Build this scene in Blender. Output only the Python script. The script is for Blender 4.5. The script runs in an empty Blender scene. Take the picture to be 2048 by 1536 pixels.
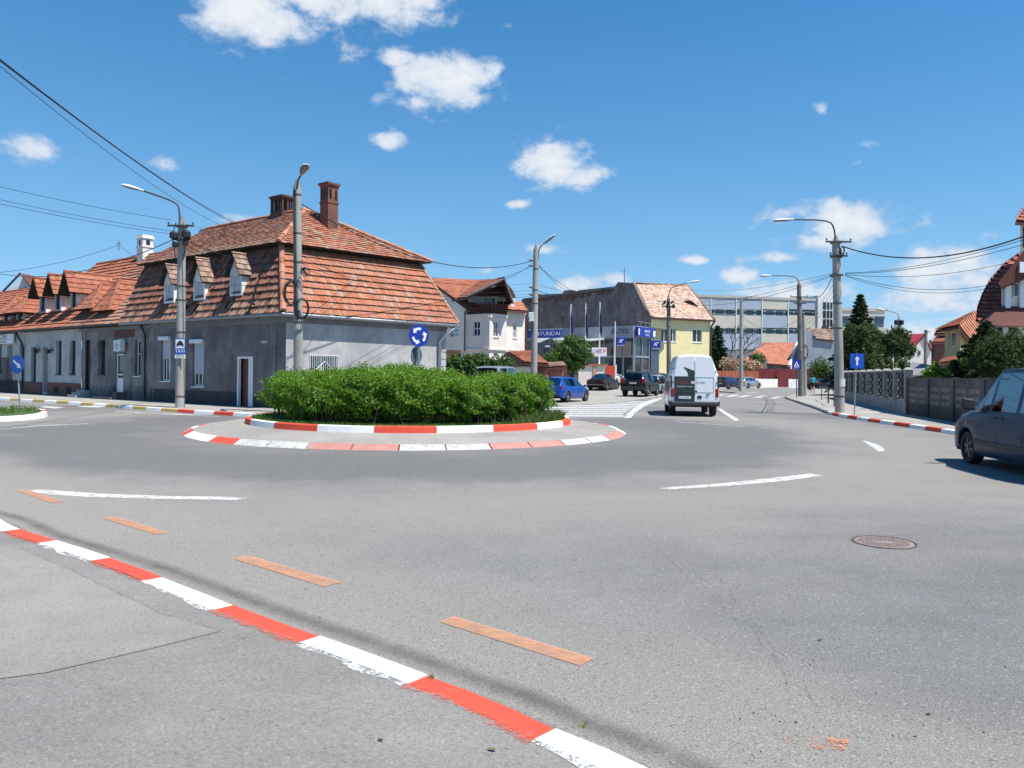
import bpy, math, random
import numpy as np
from mathutils import Vector, Matrix
random.seed(7)
SC = bpy.context.scene
COL = SC.collection
# ------------------------------------------------------------------ camera
F = 1540.0; H = 1.62; ROLL = math.radians(0.6)
cr, sr = math.cos(ROLL), math.sin(ROLL)
cam = bpy.data.cameras.new("camera"); camo = bpy.data.objects.new("camera", cam); COL.objects.link(camo)
cam.sensor_width = 36.0; cam.lens = 36.0 * F / 2048.0
cam.shift_y = -20.0 / 2048.0
cam.clip_start = 0.05; cam.clip_end = 4000
camo.matrix_world = Matrix(((cr, -sr, 0, 0), (0, 0, -1, 0), (sr, cr, 0, H), (0, 0, 0, 1)))
SC.camera = camo
# ------------------------------------------------------------------ sun and sky
SUN = Vector((0.85, -0.527, 0)).normalized(); EL = math.radians(64)
sd = Vector((SUN.x * math.cos(EL), SUN.y * math.cos(EL), math.sin(EL)))
sl = bpy.data.lights.new("sun", 'SUN'); sl.energy = 5.0; sl.angle = math.radians(0.53); sl.color = (1.0, 0.955, 0.89)
so = bpy.data.objects.new("sun", sl); COL.objects.link(so)
so.rotation_euler = (-sd).to_track_quat('-Z', 'Y').to_euler(); so.location = (20, -10, 60)
SC.view_settings.view_transform = 'Standard'; SC.view_settings.look = 'None'
SC.view_settings.exposure = 0.55; SC.view_settings.gamma = 1.0
W = bpy.data.worlds.new("World"); SC.world = W; W.use_nodes = True
nt = W.node_tree; nt.nodes.clear(); N = nt.nodes.new; L = nt.links.new
sky = N('ShaderNodeTexSky'); sky.sky_type = 'NISHITA'; sky.sun_disc = False
sky.sun_elevation = EL; sky.sun_rotation = math.atan2(SUN.x, SUN.y)
sky.air_density = 1.0; sky.dust_density = 0.0; sky.ozone_density = 3.5; sky.altitude = 0
hs = N('ShaderNodeHueSaturation'); hs.inputs['Saturation'].default_value = 1.33; hs.inputs['Value'].default_value = 1.0
L(sky.outputs[0], hs.inputs['Color'])
bg1 = N('ShaderNodeBackground'); bg1.inputs[1].default_value = 0.111; tn = N('ShaderNodeMixRGB'); tn.blend_type = 'MULTIPLY'; tn.inputs[0].default_value = 1; tn.inputs[2].default_value = (.93, 1.05, 1.0, 1); L(hs.outputs[0], tn.inputs[1])
def mth(op, a, b=None, c=None, clamp=False):
    n = N('ShaderNodeMath'); n.operation = op; n.use_clamp = clamp
    for i, x in enumerate((a, b, c)):
        if x is None: continue
        if isinstance(x, (int, float)): n.inputs[i].default_value = x
        else: L(x, n.inputs[i])
    return n.outputs[0]
geo = N('ShaderNodeTexCoord'); sep = N('ShaderNodeSeparateXYZ'); L(geo.outputs['Generated'], sep.inputs[0])
sv = N('ShaderNodeCombineXYZ'); L(sep.outputs[0], sv.inputs[0]); L(sep.outputs[1], sv.inputs[1]); L(mth('ADD', mth('MULTIPLY', mth('MAXIMUM', sep.outputs[2], 0.0), .85), .10), sv.inputs[2])
nv = N('ShaderNodeVectorMath'); nv.operation = 'NORMALIZE'; L(sv.outputs[0], nv.inputs[0]); L(nv.outputs[0], sky.inputs[0])  # air seen from a little above the ground haze
hz = N('ShaderNodeMixRGB'); L(mth('MULTIPLY', mth('POWER', 2.718, mth('MULTIPLY', mth('MAXIMUM', sep.outputs[2], 0.0), -5.5)), .66), hz.inputs[0]); L(tn.outputs[0], hz.inputs[1]); hz.inputs[2].default_value = (3.0, 4.5, 5.4, 1); L(hz.outputs[0], bg1.inputs[0])
az = mth('ARCTAN2', sep.outputs[0], sep.outputs[1]); el = mth('ARCSINE', sep.outputs[2])
# stretched noise in the sky's own angles
cmb = N('ShaderNodeCombineXYZ'); L(az, cmb.inputs[0]); L(mth('MULTIPLY', el, 1.5), cmb.inputs[1])
def wnoise(scale, detail, rough=.6, dist=0.0):
    n = N('ShaderNodeTexNoise'); n.inputs['Scale'].default_value = scale; n.inputs['Detail'].default_value = detail
    n.inputs['Roughness'].default_value = rough; n.inputs['Distortion'].default_value = dist; L(cmb.outputs[0], n.inputs['Vector']); return n.outputs['Fac']
nz = wnoise(24, 8, .58, .25); nz2 = wnoise(85, 6, .65); nz3 = wnoise(9, 4)
CL = [(495, 12, 125, 78, 1.12), (640, -10, 110, 60, 1.0), (790, -8, 110, 62, 1.05), (715, 90, 55, 40, .62), (525, 82, 75, 20, .7), (450, 55, 60, 30, .7),
      (885, 158, 105, 56, 1.1), (795, 112, 52, 26, .85), (840, 202, 90, 24, .7), (985, 135, 40, 40, .6), (775, 280, 50, 22, .9),
      (1105, 325, 72, 52, 1.1), (1165, 350, 60, 34, .85), (1160, 290, 30, 18, .7), (60, 300, 70, 28, .8), (328, 330, 38, 22, .7),
      (1690, 448, 100, 46, 1.1), (1580, 425, 75, 24, .7), (1650, 478, 95, 22, .8), (1900, 540, 120, 60, .95), (1880, 600, 150, 55, .8), (1960, 555, 90, 40, .7), (1840, 650, 190, 55, .72),
      (1480, 552, 50, 24, .9), (1540, 515, 70, 15, .75), (1390, 520, 36, 11, .75), (1030, 408, 32, 11, .7), (1095, 497, 70, 14, .6),
      (1160, 572, 60, 22, .9), (1560, 590, 150, 38, .82), (1745, 285, 34, 14, .62), (1640, 220, 22, 16, .42), (970, 545, 40, 14, .6),
      (490, 440, 55, 14, .55), (1230, 560, 40, 16, .65), (1300, 600, 160, 25, .45), (1000, 55, 30, 8, .4), (1910, 272, 14, 10, .45), (1715, 325, 22, 9, .45)]
acc = None
for (cx, cy, rx, ry, amp) in CL:
    u, v = cx - 1024, 748 - cy
    X = u * cr - v * sr; Z = u * sr + v * cr
    A0 = math.atan2(X, F); E0 = math.atan2(Z, math.hypot(X, F)); ra = .84 * rx / F * math.cos(A0) ** 2; re = .80 * ry / F * math.cos(E0)
    dx = mth('MULTIPLY', mth('SUBTRACT', az, A0), 1 / ra); dy = mth('MULTIPLY', mth('SUBTRACT', el, E0), 1 / re)
    r2 = mth('ADD', mth('MULTIPLY', dx, dx), mth('MULTIPLY', dy, dy))
    g = mth('MULTIPLY', mth('POWER', 2.718, mth('MULTIPLY', r2, -0.62)), amp)
    acc = g if acc is None else mth('MAXIMUM', acc, g)
dens = mth('ADD', acc, mth('ADD', mth('MULTIPLY', mth('SUBTRACT', nz, .5), 1.6), mth('MULTIPLY', mth('SUBTRACT', nz2, .5), .32)))
mr = N('ShaderNodeMapRange'); mr.interpolation_type = 'SMOOTHSTEP'; L(dens, mr.inputs['Value'])
mr.inputs['From Min'].default_value = .30; mr.inputs['From Max'].default_value = .82; mr.inputs['To Max'].default_value = .93
gate = mth('GREATER_THAN', acc, .06)
alpha = mth('MULTIPLY', mr.outputs[0], gate)
core = N('ShaderNodeMapRange'); L(mth('ADD', dens, mth('MULTIPLY', mth('SUBTRACT', nz3, .5), .5)), core.inputs['Value']); core.inputs['From Min'].default_value = .5; core.inputs['From Max'].default_value = 1.15
cmix = N('ShaderNodeMixRGB'); L(core.outputs[0], cmix.inputs[0]); cmix.inputs[1].default_value = (.63, .74, .88, 1); cmix.inputs[2].default_value = (.95, .97, 1.0, 1)
bg2 = N('ShaderNodeBackground'); L(cmix.outputs[0], bg2.inputs[0]); bg2.inputs[1].default_value = 0.66
mx = N('ShaderNodeMixShader'); L(alpha, mx.inputs[0]); L(bg1.outputs[0], mx.inputs[1]); L(bg2.outputs[0], mx.inputs[2])
wo = N('ShaderNodeOutputWorld'); L(mx.outputs[0], wo.inputs[0])
# ------------------------------------------------------------------ geometry helpers
def ray(px, py):
    u, v = px - 1024.0, 748.0 - py
    return (u * cr - v * sr) / F, (u * sr + v * cr) / F       # x/Y, (z-H)/Y
def G(px, py, z=0.0):
    a, b = ray(px, py); Y = (z - H) / b
    return Vector((a * Y, Y, z))
def P(px, py, Y):
    a, b = ray(px, py); return Vector((a * Y, Y, H + b * Y))
V = Vector
def v3(p, z=0): return Vector((p[0], p[1], z))
class Plane:                     # a vertical wall plane: s runs along it, n faces the street
    def __init__(s, o, d):
        s.o = Vector((o[0], o[1])); s.d = Vector((d[0], d[1])).normalized()
        n = Vector((s.d.y, -s.d.x))
        if n.dot(-s.o) < 0: n = -n
        s.n = n
    def px(s, px, py):
        a, b = ray(px, py); r = Vector((a, 1.0))
        Y = s.o.dot(s.n) / r.dot(s.n); q = r * Y
        return (q - s.o).dot(s.d), H + b * Y
    def w(s, u, z, off=0.0):
        q = s.o + s.d * u + s.n * off; return Vector((q.x, q.y, z))
    def rect(s, x0, y0, x1, y1):   # pixel box -> s0,s1,z0,z1
        ym = (y0 + y1) / 2; xm = (x0 + x1) / 2
        a = s.px(x0, ym)[0]; b = s.px(x1, ym)[0]; return min(a, b), max(a, b), s.px(xm, y1)[1], s.px(xm, y0)[1]
    def inset(s, k): return Plane(s.o - s.n * k, s.d) if True else None
class MB:
    def __init__(s): s.v = []; s.f = []; s.m = []; s.c = []
    def add(s, vs, fs, m=0, c=0.5):
        k = len(s.v); s.v += [tuple(p) for p in vs]
        for f in fs: s.f.append(tuple(k + i for i in f)); s.m.append(m); s.c.append(c)
    def quad(s, a, b, c, d, m=0, col=.5): s.add((a, b, c, d), ((0, 1, 2, 3),), m, col)
    def poly(s, pts, m=0, col=.5): s.add(pts, (tuple(range(len(pts))),), m, col)
    def hexa(s, p, m=0, c=.5):     # 8 corners: bottom 4, top 4
        s.add(p, ((3, 2, 1, 0), (4, 5, 6, 7), (0, 1, 5, 4), (1, 2, 6, 5), (2, 3, 7, 6), (3, 0, 4, 7)), m, c)
    def box(s, x0, y0, z0, x1, y1, z1, m=0, c=.5):
        s.hexa(((x0, y0, z0), (x1, y0, z0), (x1, y1, z0), (x0, y1, z0), (x0, y0, z1), (x1, y0, z1), (x1, y1, z1), (x0, y1, z1)), m, c)
    def pbox(s, pl, a, b, z0, z1, o0, o1, m=0, c=.5):  # box on a wall plane
        s.hexa((pl.w(a, z0, o0), pl.w(b, z0, o0), pl.w(b, z0, o1), pl.w(a, z0, o1), pl.w(a, z1, o0), pl.w(b, z1, o0), pl.w(b, z1, o1), pl.w(a, z1, o1)), m, c)
    def prism(s, pts, h, m=0, c=.5):   # pts = list of Vector (planar), h = Vector
        n = len(pts); a = [Vector(p) for p in pts]; b = [p + h for p in a]
        s.add(a + b, [tuple(range(n))[::-1], tuple(range(n, 2 * n))] + [(i, (i + 1) % n, n + (i + 1) % n, n + i) for i in range(n)], m, c)
    def tube(s, pts, r, n=8, m=0, c=.5, cap=True):
        pts = [Vector(p) for p in pts]; R = r if isinstance(r, (list, tuple)) else [r] * len(pts)
        vs = []; fs = []; up = None
        for i, p in enumerate(pts):
            t = (pts[min(i + 1, len(pts) - 1)] - pts[max(i - 1, 0)])
            if t.length < 1e-9: t = Vector((0, 0, 1))
            t.normalize()
            if up is None:
                up = Vector((0, 0, 1)) if abs(t.z) < .95 else Vector((1, 0, 0))
            a = up - t * up.dot(t)
            if a.length < 1e-6: a = Vector((1, 0, 0)) - t * t.x
            a.normalize(); up = a; b = t.cross(a)
            for k in range(n):
                q = 2 * math.pi * k / n; vs.append(p + (a * math.cos(q) + b * math.sin(q)) * R[i])
        for i in range(len(pts) - 1):
            for k in range(n):
                fs.append((i * n + k, i * n + (k + 1) % n, (i + 1) * n + (k + 1) % n, (i + 1) * n + k))
        if cap: fs.append(tuple(range(n))[::-1]); fs.append(tuple((len(pts) - 1) * n + k for k in range(n)))
        s.add(vs, fs, m, c)
    def cyl(s, p, q, r0, r1=None, n=12, m=0, c=.5): s.tube([p, q], [r0, r0 if r1 is None else r1], n, m, c)
    def lathe(s, o, axis, prof, n=16, m=0, c=.5, cap=True):   # prof: (radius, along)
        axis = Vector(axis).normalized(); a = axis.orthogonal().normalized(); b = axis.cross(a); o = Vector(o); vs = []; fs = []
        for (r, h) in prof:
            for k in range(n):
                q = 2 * math.pi * k / n; vs.append(o + axis * h + (a * math.cos(q) + b * math.sin(q)) * r)
        for i in range(len(prof) - 1):
            for k in range(n): fs.append((i * n + k, i * n + (k + 1) % n, (i + 1) * n + (k + 1) % n, (i + 1) * n + k))
        if cap: fs.append(tuple(range(n))[::-1]); fs.append(tuple((len(prof) - 1) * n + k for k in range(n)))
        s.add(vs, fs, m, c)
    def build(s, name, mats, parent=None, world=True, smooth=0, fix=True, bevel=0):
        if not s.f: return None
        if not isinstance(mats, (list, tuple)): mats = [mats]
        off = Vector((0, 0, 0))
        if parent is not None and world:
            p = parent
            while p is not None: off += p.location; p = p.parent
        me = bpy.data.meshes.new(name)
        vs = [(a[0] - off.x, a[1] - off.y, a[2] - off.z) for a in s.v] if world and parent is not None else s.v
        me.from_pydata(vs, [], s.f)
        me.polygons.foreach_set('material_index', s.m)
        for mm in mats: me.materials.append(mm)
        if len(set(s.c)) > 1:
            at = me.attributes.new('Col', 'FLOAT', 'FACE'); at.data.foreach_set('value', s.c)
        if fix:
            import bmesh
            bm = bmesh.new(); bm.from_mesh(me); bmesh.ops.recalc_face_normals(bm, faces=bm.faces); bm.to_mesh(me); bm.free()
        if smooth:
            me.polygons.foreach_set('use_smooth', [True] * len(me.polygons))
            me.set_sharp_from_angle(angle=math.radians(smooth))
        me.update()
        o = bpy.data.objects.new(name, me); COL.objects.link(o)
        if parent is not None: o.parent = parent
        if bevel:
            b = o.modifiers.new('b', 'BEVEL'); b.width = bevel; b.segments = 2; b.limit_method = 'ANGLE'; b.angle_limit = math.radians(50)
        return o
def tag(o, label, cat, group=None, kind=None):
    o['label'] = label; o['category'] = cat
    if group: o['group'] = group
    if kind: o['kind'] = kind
    return o
def thing(name, label, cat, loc=(0, 0, 0), rz=0, group=None):
    o = bpy.data.objects.new(name, None); COL.objects.link(o); o.location = loc; o.rotation_euler = (0, 0, rz); o.empty_display_size = .2
    return tag(o, label, cat, group)
def struct(o): o['kind'] = 'structure'; return o
def copy_tree(o, parent=None):
    c = o.copy(); COL.objects.link(c)
    if parent is not None: c.parent = parent
    for ch in list(o.children): copy_tree(ch, c)
    return c
def text_mb(txt, size, mat, name, parent, M4, depth=0.006, align='CENTER', sx=1.0):
    cu = bpy.data.curves.new(name, 'FONT'); cu.body = txt; cu.size = size; cu.extrude = depth; cu.align_x = align; cu.align_y = 'CENTER'; cu.resolution_u = 2
    t = bpy.data.objects.new(name + '_c', cu); COL.objects.link(t)
    dg = bpy.context.evaluated_depsgraph_get(); me = bpy.data.meshes.new_from_object(t.evaluated_get(dg))
    bpy.data.objects.remove(t); me.transform(Matrix.Diagonal((sx, 1, 1, 1))); me.transform(M4)
    if parent is not None:
        off = Vector((0, 0, 0)); p = parent
        while p is not None: off += p.location; p = p.parent
        me.transform(Matrix.Translation(-off)) if parent.rotation_euler.z == 0 else None
    me.materials.clear(); me.materials.append(mat)
    o = bpy.data.objects.new(name, me); COL.objects.link(o)
    if parent is not None: o.parent = parent
    return o
def plane_matrix(pl, s, z, off, tilt=0):     # x along wall as seen from the street, y up, z outward
    n = Vector((pl.n.x, pl.n.y, 0)); r = Vector((0, 0, 1)).cross(n); up = Vector((0, 0, 1)); o = pl.w(s, z, off)
    return Matrix(((r.x, up.x, n.x, o.x), (r.y, up.y, n.y, o.y), (r.z, up.z, n.z, o.z), (0, 0, 0, 1)))
# ------------------------------------------------------------------ materials
def lin(c):
    return tuple(((x / 255.0) / 12.92 if x / 255.0 <= .04045 else ((x / 255.0 + .055) / 1.055) ** 2.4) for x in c)
class NG:
    def __init__(s, name):
        s.mat = bpy.data.materials.new(name); s.mat.use_nodes = True; s.t = s.mat.node_tree; s.b = s.t.nodes['Principled BSDF']
        s.co = s.t.nodes.new('ShaderNodeTexCoord')
    def n(s, ty, **kw):
        x = s.t.nodes.new(ty)
        for k, v in kw.items():
            if k.startswith('_'): setattr(x, k[1:], v)
            else:
                k = k.replace('__', ' ')
                if hasattr(v, 'is_linked') or hasattr(v, 'links'): s.t.links.new(v, x.inputs[k])
                else: x.inputs[k].default_value = v
        return x
    def link(s, a, b): s.t.links.new(a, b)
    def vec(s, sc=(1, 1, 1)):
        m = s.n('ShaderNodeMapping', Scale=sc); s.link(s.co.outputs['Object'], m.inputs['Vector']); return m.outputs[0]
    def noise(s, scale, detail=4, rough=.6, sc=(1, 1, 1), dist=0):
        x = s.n('ShaderNodeTexNoise', Scale=scale, Detail=detail, Roughness=rough, Distortion=dist); s.link(s.vec(sc), x.inputs['Vector']); return x.outputs['Fac']
    def ramp(s, fac, stops):
        r = s.n('ShaderNodeValToRGB'); s.link(fac, r.inputs[0]); e = r.color_ramp.elements
        while len(e) < len(stops): e.new(.5)
        for i, (p, c) in enumerate(stops):
            e[i].position = p; e[i].color = (c[0], c[1], c[2], 1) if not isinstance(c, (int, float)) else (c, c, c, 1)
        return r.outputs[0]
    def mix(s, fac, a, b, mode='MIX'):
        x = s.n('ShaderNodeMixRGB', _blend_type=mode)
        for i, q in enumerate((fac, a, b)):
            if isinstance(q, (int, float)) : x.inputs[i].default_value = q if i == 0 else (q, q, q, 1)
            elif isinstance(q, tuple): x.inputs[i].default_value = (q[0], q[1], q[2], 1)
            else: s.link(q, x.inputs[i])
        return x.outputs[0]
    def math(s, op, a, b=0.0):
        x = s.n('ShaderNodeMath', _operation=op)
        for i, q in enumerate((a, b)):
            if isinstance(q, (int, float)): x.inputs[i].default_value = q
            else: s.link(q, x.inputs[i])
        return x.outputs[0]
    def bump(s, h, strength=.3, dist=.02):
        b = s.n('ShaderNodeBump', Strength=strength, Distance=dist); s.link(h, b.inputs['Height']); s.link(b.outputs[0], s.b.inputs['Normal'])
    def color(s, c):
        if isinstance(c, tuple): s.b.inputs['Base Color'].default_value = (c[0], c[1], c[2], 1)
        else: s.link(c, s.b.inputs['Base Color'])
    def rough(s, r): s.b.inputs['Roughness'].default_value = r
def mat(name, c, rough=.8, var=.2, scale=2.0, c2=None, metal=0, bump=0, fine=0, streak=False, spec=None):
    g = NG(name)
    if var or c2:
        n1 = g.noise(scale, 6, .65, (1, 1, .25) if streak else (1, 1, 1))
        c2 = c2 or tuple(x * (1 - var) for x in c); hi = tuple(min(1, x * (1 + var * .5)) for x in c)
        col = g.ramp(n1, [(.3, c2), (.55, c), (.75, hi)])
        if fine:
            n2 = g.noise(fine, 3, .6); col = g.mix(.35, col, g.ramp(n2, [(.35, .35), (.65, .68)]), 'OVERLAY')
        g.color(col)
    else: g.color(c)
    g.rough(rough); g.b.inputs['Metallic'].default_value = metal
    if spec is not None: g.b.inputs['Specular IOR Level'].default_value = spec
    if bump: g.bump(g.noise(fine or 30, 5, .6), bump, .02)
    return g.mat
def tilemat(name, stops, lichen=(.28, .27, .23), amt=.5, lscale=1.3, rough=.85):
    g = NG(name); at = g.n('ShaderNodeAttribute', _attribute_name='Col')
    c = g.ramp(at.outputs['Fac'], stops)
    lo = g.noise(lscale, 5, .7); fi = g.noise(14, 4, .7)
    m = g.math('MULTIPLY', g.ramp(lo, [(.42, 0.0), (.68, 1.0)]), g.ramp(fi, [(.35, 0.1), (.6, 1.0)]))
    c = g.mix(g.math('MULTIPLY', m, amt), c, lichen)
    c = g.mix(.3, c, g.ramp(g.noise(45, 3), [(.3, .3), (.7, .7)]), 'OVERLAY')
    g.color(c); g.rough(rough); g.bump(fi, .25, .01); return g.mat
def glassmat(name, c=(.02, .025, .03), rough=.04):
    g = NG(name); g.color(c); g.rough(rough); g.b.inputs['Specular IOR Level'].default_value = .8
    return g.mat
def carpaint(name, c, metal=.25, dirt=.12, coat=.5):
    g = NG(name); n1 = g.noise(3, 5, .6)
    dm = g.math('MULTIPLY', g.ramp(n1, [(.4, 0.0), (.75, 1.0)]), dirt)
    g.color(g.mix(dm, c, (.22, .2, .17))); g.rough(.32); g.b.inputs['Metallic'].default_value = metal
    g.b.inputs['Coat Weight'].default_value = coat; g.b.inputs['Coat Roughness'].default_value = .08; return g.mat
def tintglass(name, tint=(.25, .3, .3), op=.55):
    g = NG(name); tr = g.n('ShaderNodeBsdfTransparent', Color=(tint[0], tint[1], tint[2], 1)); gl = g.n('ShaderNodeBsdfGlossy', Roughness=.03)
    gl.inputs['Color'].default_value = (.9, .95, 1, 1)
    fr = g.n('ShaderNodeFresnel', IOR=1.6); m = g.n('ShaderNodeMixShader'); g.link(g.math('ADD', g.math('MULTIPLY', fr.outputs[0], .28), .02), m.inputs[0])
    g.link(tr.outputs[0], m.inputs[1]); g.link(gl.outputs[0], m.inputs[2]); g.link(m.outputs[0], g.t.nodes['Material Output'].inputs[0]); return g.mat
def leafmat(name, lo, mid, hi, trans=.35, rough=.5):
    g = NG(name); at = g.n('ShaderNodeAttribute', _attribute_name='Col')
    c = g.ramp(at.outputs['Fac'], [(0, lo), (.5, mid), (1, hi)])
    g.color(c); g.rough(rough); g.b.inputs['Specular IOR Level'].default_value = .35
    tl = g.n('ShaderNodeBsdfTranslucent'); g.link(g.mix(.5, c, (.25, .4, .03), 'MIX'), tl.inputs[0])
    m = g.n('ShaderNodeMixShader', Fac=trans); g.link(g.b.outputs[0], m.inputs[1]); g.link(tl.outputs[0], m.inputs[2]); g.link(m.outputs[0], g.t.nodes['Material Output'].inputs[0]); return g.mat
def asphalt(name, base, dust=(.27, .25, .215), dustamt=.6, grain=1.0, seed=0, dark=.8, traffic=False):
    g = NG(name)
    big = g.noise(.22, 5, .55, (1, 1, 1), .4); med = g.noise(1.1, 6, .65); st = g.noise(.5, 5, .6, (.35, 1.6, 1), .6)
    c = g.mix(g.ramp(big, [(.35, 0.0), (.65, 1.0)]), tuple(x * dark for x in base), base)
    c = g.mix(g.math('MULTIPLY', g.ramp(st, [(.42, 0.0), (.7, 1.0)]), dustamt), c, dust)
    c = g.mix(.35, c, g.ramp(med, [(.3, .32), (.7, .66)]), 'OVERLAY')
    if traffic:      # worn wheel paths circling the island, sandy deposits outside them and along the near kerb
        gg = g.n('ShaderNodeNewGeometry'); sp = g.n('ShaderNodeSeparateXYZ'); g.link(gg.outputs['Position'], sp.inputs[0]); x, y = sp.outputs[0], sp.outputs[1]
        ex = g.math('ADD', x, 2.85); ey = g.math('ADD', y, -22.1); r = g.math('SQRT', g.math('ADD', g.math('MULTIPLY', ex, ex), g.math('MULTIPLY', ey, ey)))
        r = g.math('ADD', r, g.math('MULTIPLY', g.math('ADD', g.noise(.35, 4, .6), -.5), 5.0)); rf = g.math('DIVIDE', r, 30.0)
        c = g.mix(g.ramp(rf, [(.19, .1), (.25, .75), (.33, .75), (.38, .1), (.55, 0.0), (.62, .35), (.72, 0.0)]), c, tuple(q * .66 for q in base))
        c = g.mix(g.ramp(rf, [(.345, 0.0), (.41, .62), (.47, .5), (.54, .0), (.66, .0), (.72, .3)]), c, dust)
        kd = g.math('ADD', g.math('MULTIPLY', g.math('ADD', x, 5.9), .663), g.math('MULTIPLY', g.math('ADD', y, -8.86), .749)); kd = g.math('ADD', kd, g.math('MULTIPLY', g.math('ADD', g.noise(.6, 4, .6), -.5), 1.6))
        c = g.mix(g.ramp(g.math('DIVIDE', kd, 4.0), [(.02, .75), (.28, .6), (.5, 0.0)]), c, dust)
    gr = g.noise(95, 5, .75); vo = g.n('ShaderNodeTexVoronoi', Scale=75.0); g.link(g.vec(), vo.inputs['Vector'])
    c = g.mix(.60 * grain, c, g.ramp(gr, [(.36, .12), (.5, .5), (.64, .86)]), 'OVERLAY')
    spk = g.n('ShaderNodeSeparateColor'); g.link(vo.outputs['Color'], spk.inputs[0])
    c = g.mix(g.math('MULTIPLY', g.math('GREATER_THAN', spk.outputs[0], .94), .22 * grain), c, (.5, .5, .47))
    c = g.mix(g.math('MULTIPLY', g.math('LESS_THAN', spk.outputs[1], .05), .4 * grain), c, (.05, .05, .05))
    g.color(c); g.rough(.9); g.b.inputs['Specular IOR Level'].default_value = .25
    g.bump(gr, .55 * grain, .012); return g.mat
def wornpaint(name, c, under=(.17, .17, .165), lo=.33, hi=.46, scale=9, alpha=False, maxop=1.0):
    g = NG(name); w = g.math('ADD', g.math('MULTIPLY', g.noise(scale, 8, .75), .6), g.math('MULTIPLY', g.noise(70, 4, .7), .4))
    f = g.math('MULTIPLY', g.ramp(w, [(lo, 0.0), (hi, 1.0)]), maxop)
    d = g.noise(2.5, 5, .6); cc = g.mix(g.ramp(d, [(.35, 0.0), (.75, .35)]), c, tuple(x * .72 for x in c))
    g.rough(.8); g.bump(g.noise(90, 4, .7), .3, .008)
    if alpha: g.color(cc); g.link(f, g.b.inputs['Alpha'])
    else: g.color(g.mix(f, under, cc))
    return g.mat
M = {}
M['asphalt'] = asphalt('asphalt', (.186, .183, .178), (.262, .243, .212), .35, traffic=True)
M['walk'] = asphalt('pavement_asphalt', (.226, .214, .199), (.285, .262, .228), .45, .6)
M['walk_light'] = asphalt('pavement_worn', (.262, .248, .228), (.30, .28, .25), .5, .6)
M['walk_far'] = asphalt('pavement_far', (.33, .315, .28), (.38, .35, .3), .5, .6)
M['apron'] = asphalt('apron_asphalt', (.31, .29, .265), (.35, .32, .275), .6, 1.0)
M['hatchground'] = asphalt('hatch_ground', (.2, .2, .195), (.25, .235, .21), .4, .6)
M['earth'] = mat('earth', (.09, .075, .05), .95, .4, 3, fine=20, bump=.5)
M['grassbase'] = mat('grass_base', (.06, .10, .025), .95, .5, 4, fine=25, bump=.5)
M['kwhite'] = wornpaint('kerb_white_paint', (.78, .78, .76), (.3, .3, .28), .33, .41)
M['kred'] = wornpaint('kerb_red_paint', (.66, .07, .035), (.36, .25, .2), .32, .41)
M['kred2'] = wornpaint('kerb_faded_red', (.47, .17, .13), (.36, .27, .23), .36, .56, 6)
M['kwhite2'] = wornpaint('kerb_faded_white', (.55, .55, .51), (.29, .28, .26), .40, .56, 6)
M['kyellow'] = wornpaint('kerb_yellow_paint', (.5, .36, .12), (.33, .3, .24), .3, .45)
M['kstone'] = mat('kerb_stone', (.28, .27, .25), .9, .3, 4, fine=40, bump=.4)
M['roadwhite'] = wornpaint('road_white_paint', (.66, .66, .63), (.2, .2, .2), .39, .53, 7, True, .92)
M['roadorange'] = wornpaint('road_orange_paint', (.60, .29, .16), (.2, .2, .2), .22, .60, 7, True, .78)
M['orangebits'] = wornpaint('road_orange_remnant', (.6, .22, .1), (.2, .2, .2), .5, .58, 5, True, .8)
M['tyremark'] = wornpaint('tyre_mark', (.06, .062, .065), (.2, .2, .2), .30, .70, 2, True, .17)
M['seam'] = wornpaint('asphalt_seam', (.10, .095, .08), (.2, .2, .2), .48, .64, 6, True, .5)
M['joint'] = mat('dark_joint', (.04, .038, .035), .95, .3, 8)
# ------------------------------------------------------------------ ground, roads, pavements
def sheet(name, pts, z, m, kind='structure'):
    mb = MB(); mb.poly([Vector((p[0], p[1], z)) for p in pts], 0); o = mb.build(name, m, fix=False)
    if o.data.polygons[0].normal.z < 0: o.data.flip_normals()
    o['kind'] = kind; return o
sheet('ground', [(-900, -60), (900, -60), (900, 1500), (-900, 1500)], -0.03, M['earth'])
sheet('road', [(-90, -6), (60, -6), (70, 190), (-90, 190)], 0.0, M['asphalt'])
def slab(name, pts, z0, z1, m):
    mb = MB(); n = len(pts); zz = z1 if callable(z1) else (lambda p: z1)
    a = [Vector((p[0], p[1], z0)) for p in pts]; b = [Vector((p[0], p[1], zz(p))) for p in pts]
    mb.add(a + b, [tuple(range(n, 2 * n))] + [(i, (i + 1) % n, n + (i + 1) % n, n + i) for i in range(n)])
    return struct(mb.build(name, m))
def offset_line(pts, d):
    r = []
    for i, p in enumerate(pts):
        t = (pts[min(i + 1, len(pts) - 1)] - pts[max(i - 1, 0)]); t = Vector((t.x, t.y)).normalized(); r.append(Vector((p[0] - t.y * d, p[1] + t.x * d)))
    return r
def resample(pts, step):
    out = [pts[0].copy()]; 
    for a, b in zip(pts, pts[1:]):
        n = max(1, int(round((b - a).length / step)))
        for k in range(1, n + 1): out.append(a.lerp(b, k / n))
    return out
def smoothline(pts, it=2):
    pts = [Vector((p[0], p[1])) for p in pts]
    for _ in range(it):
        q = [pts[0]]
        for a, b in zip(pts, pts[1:]): q += [a.lerp(b, .25), a.lerp(b, .75)]
        q.append(pts[-1]); pts = q
    return pts
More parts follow.
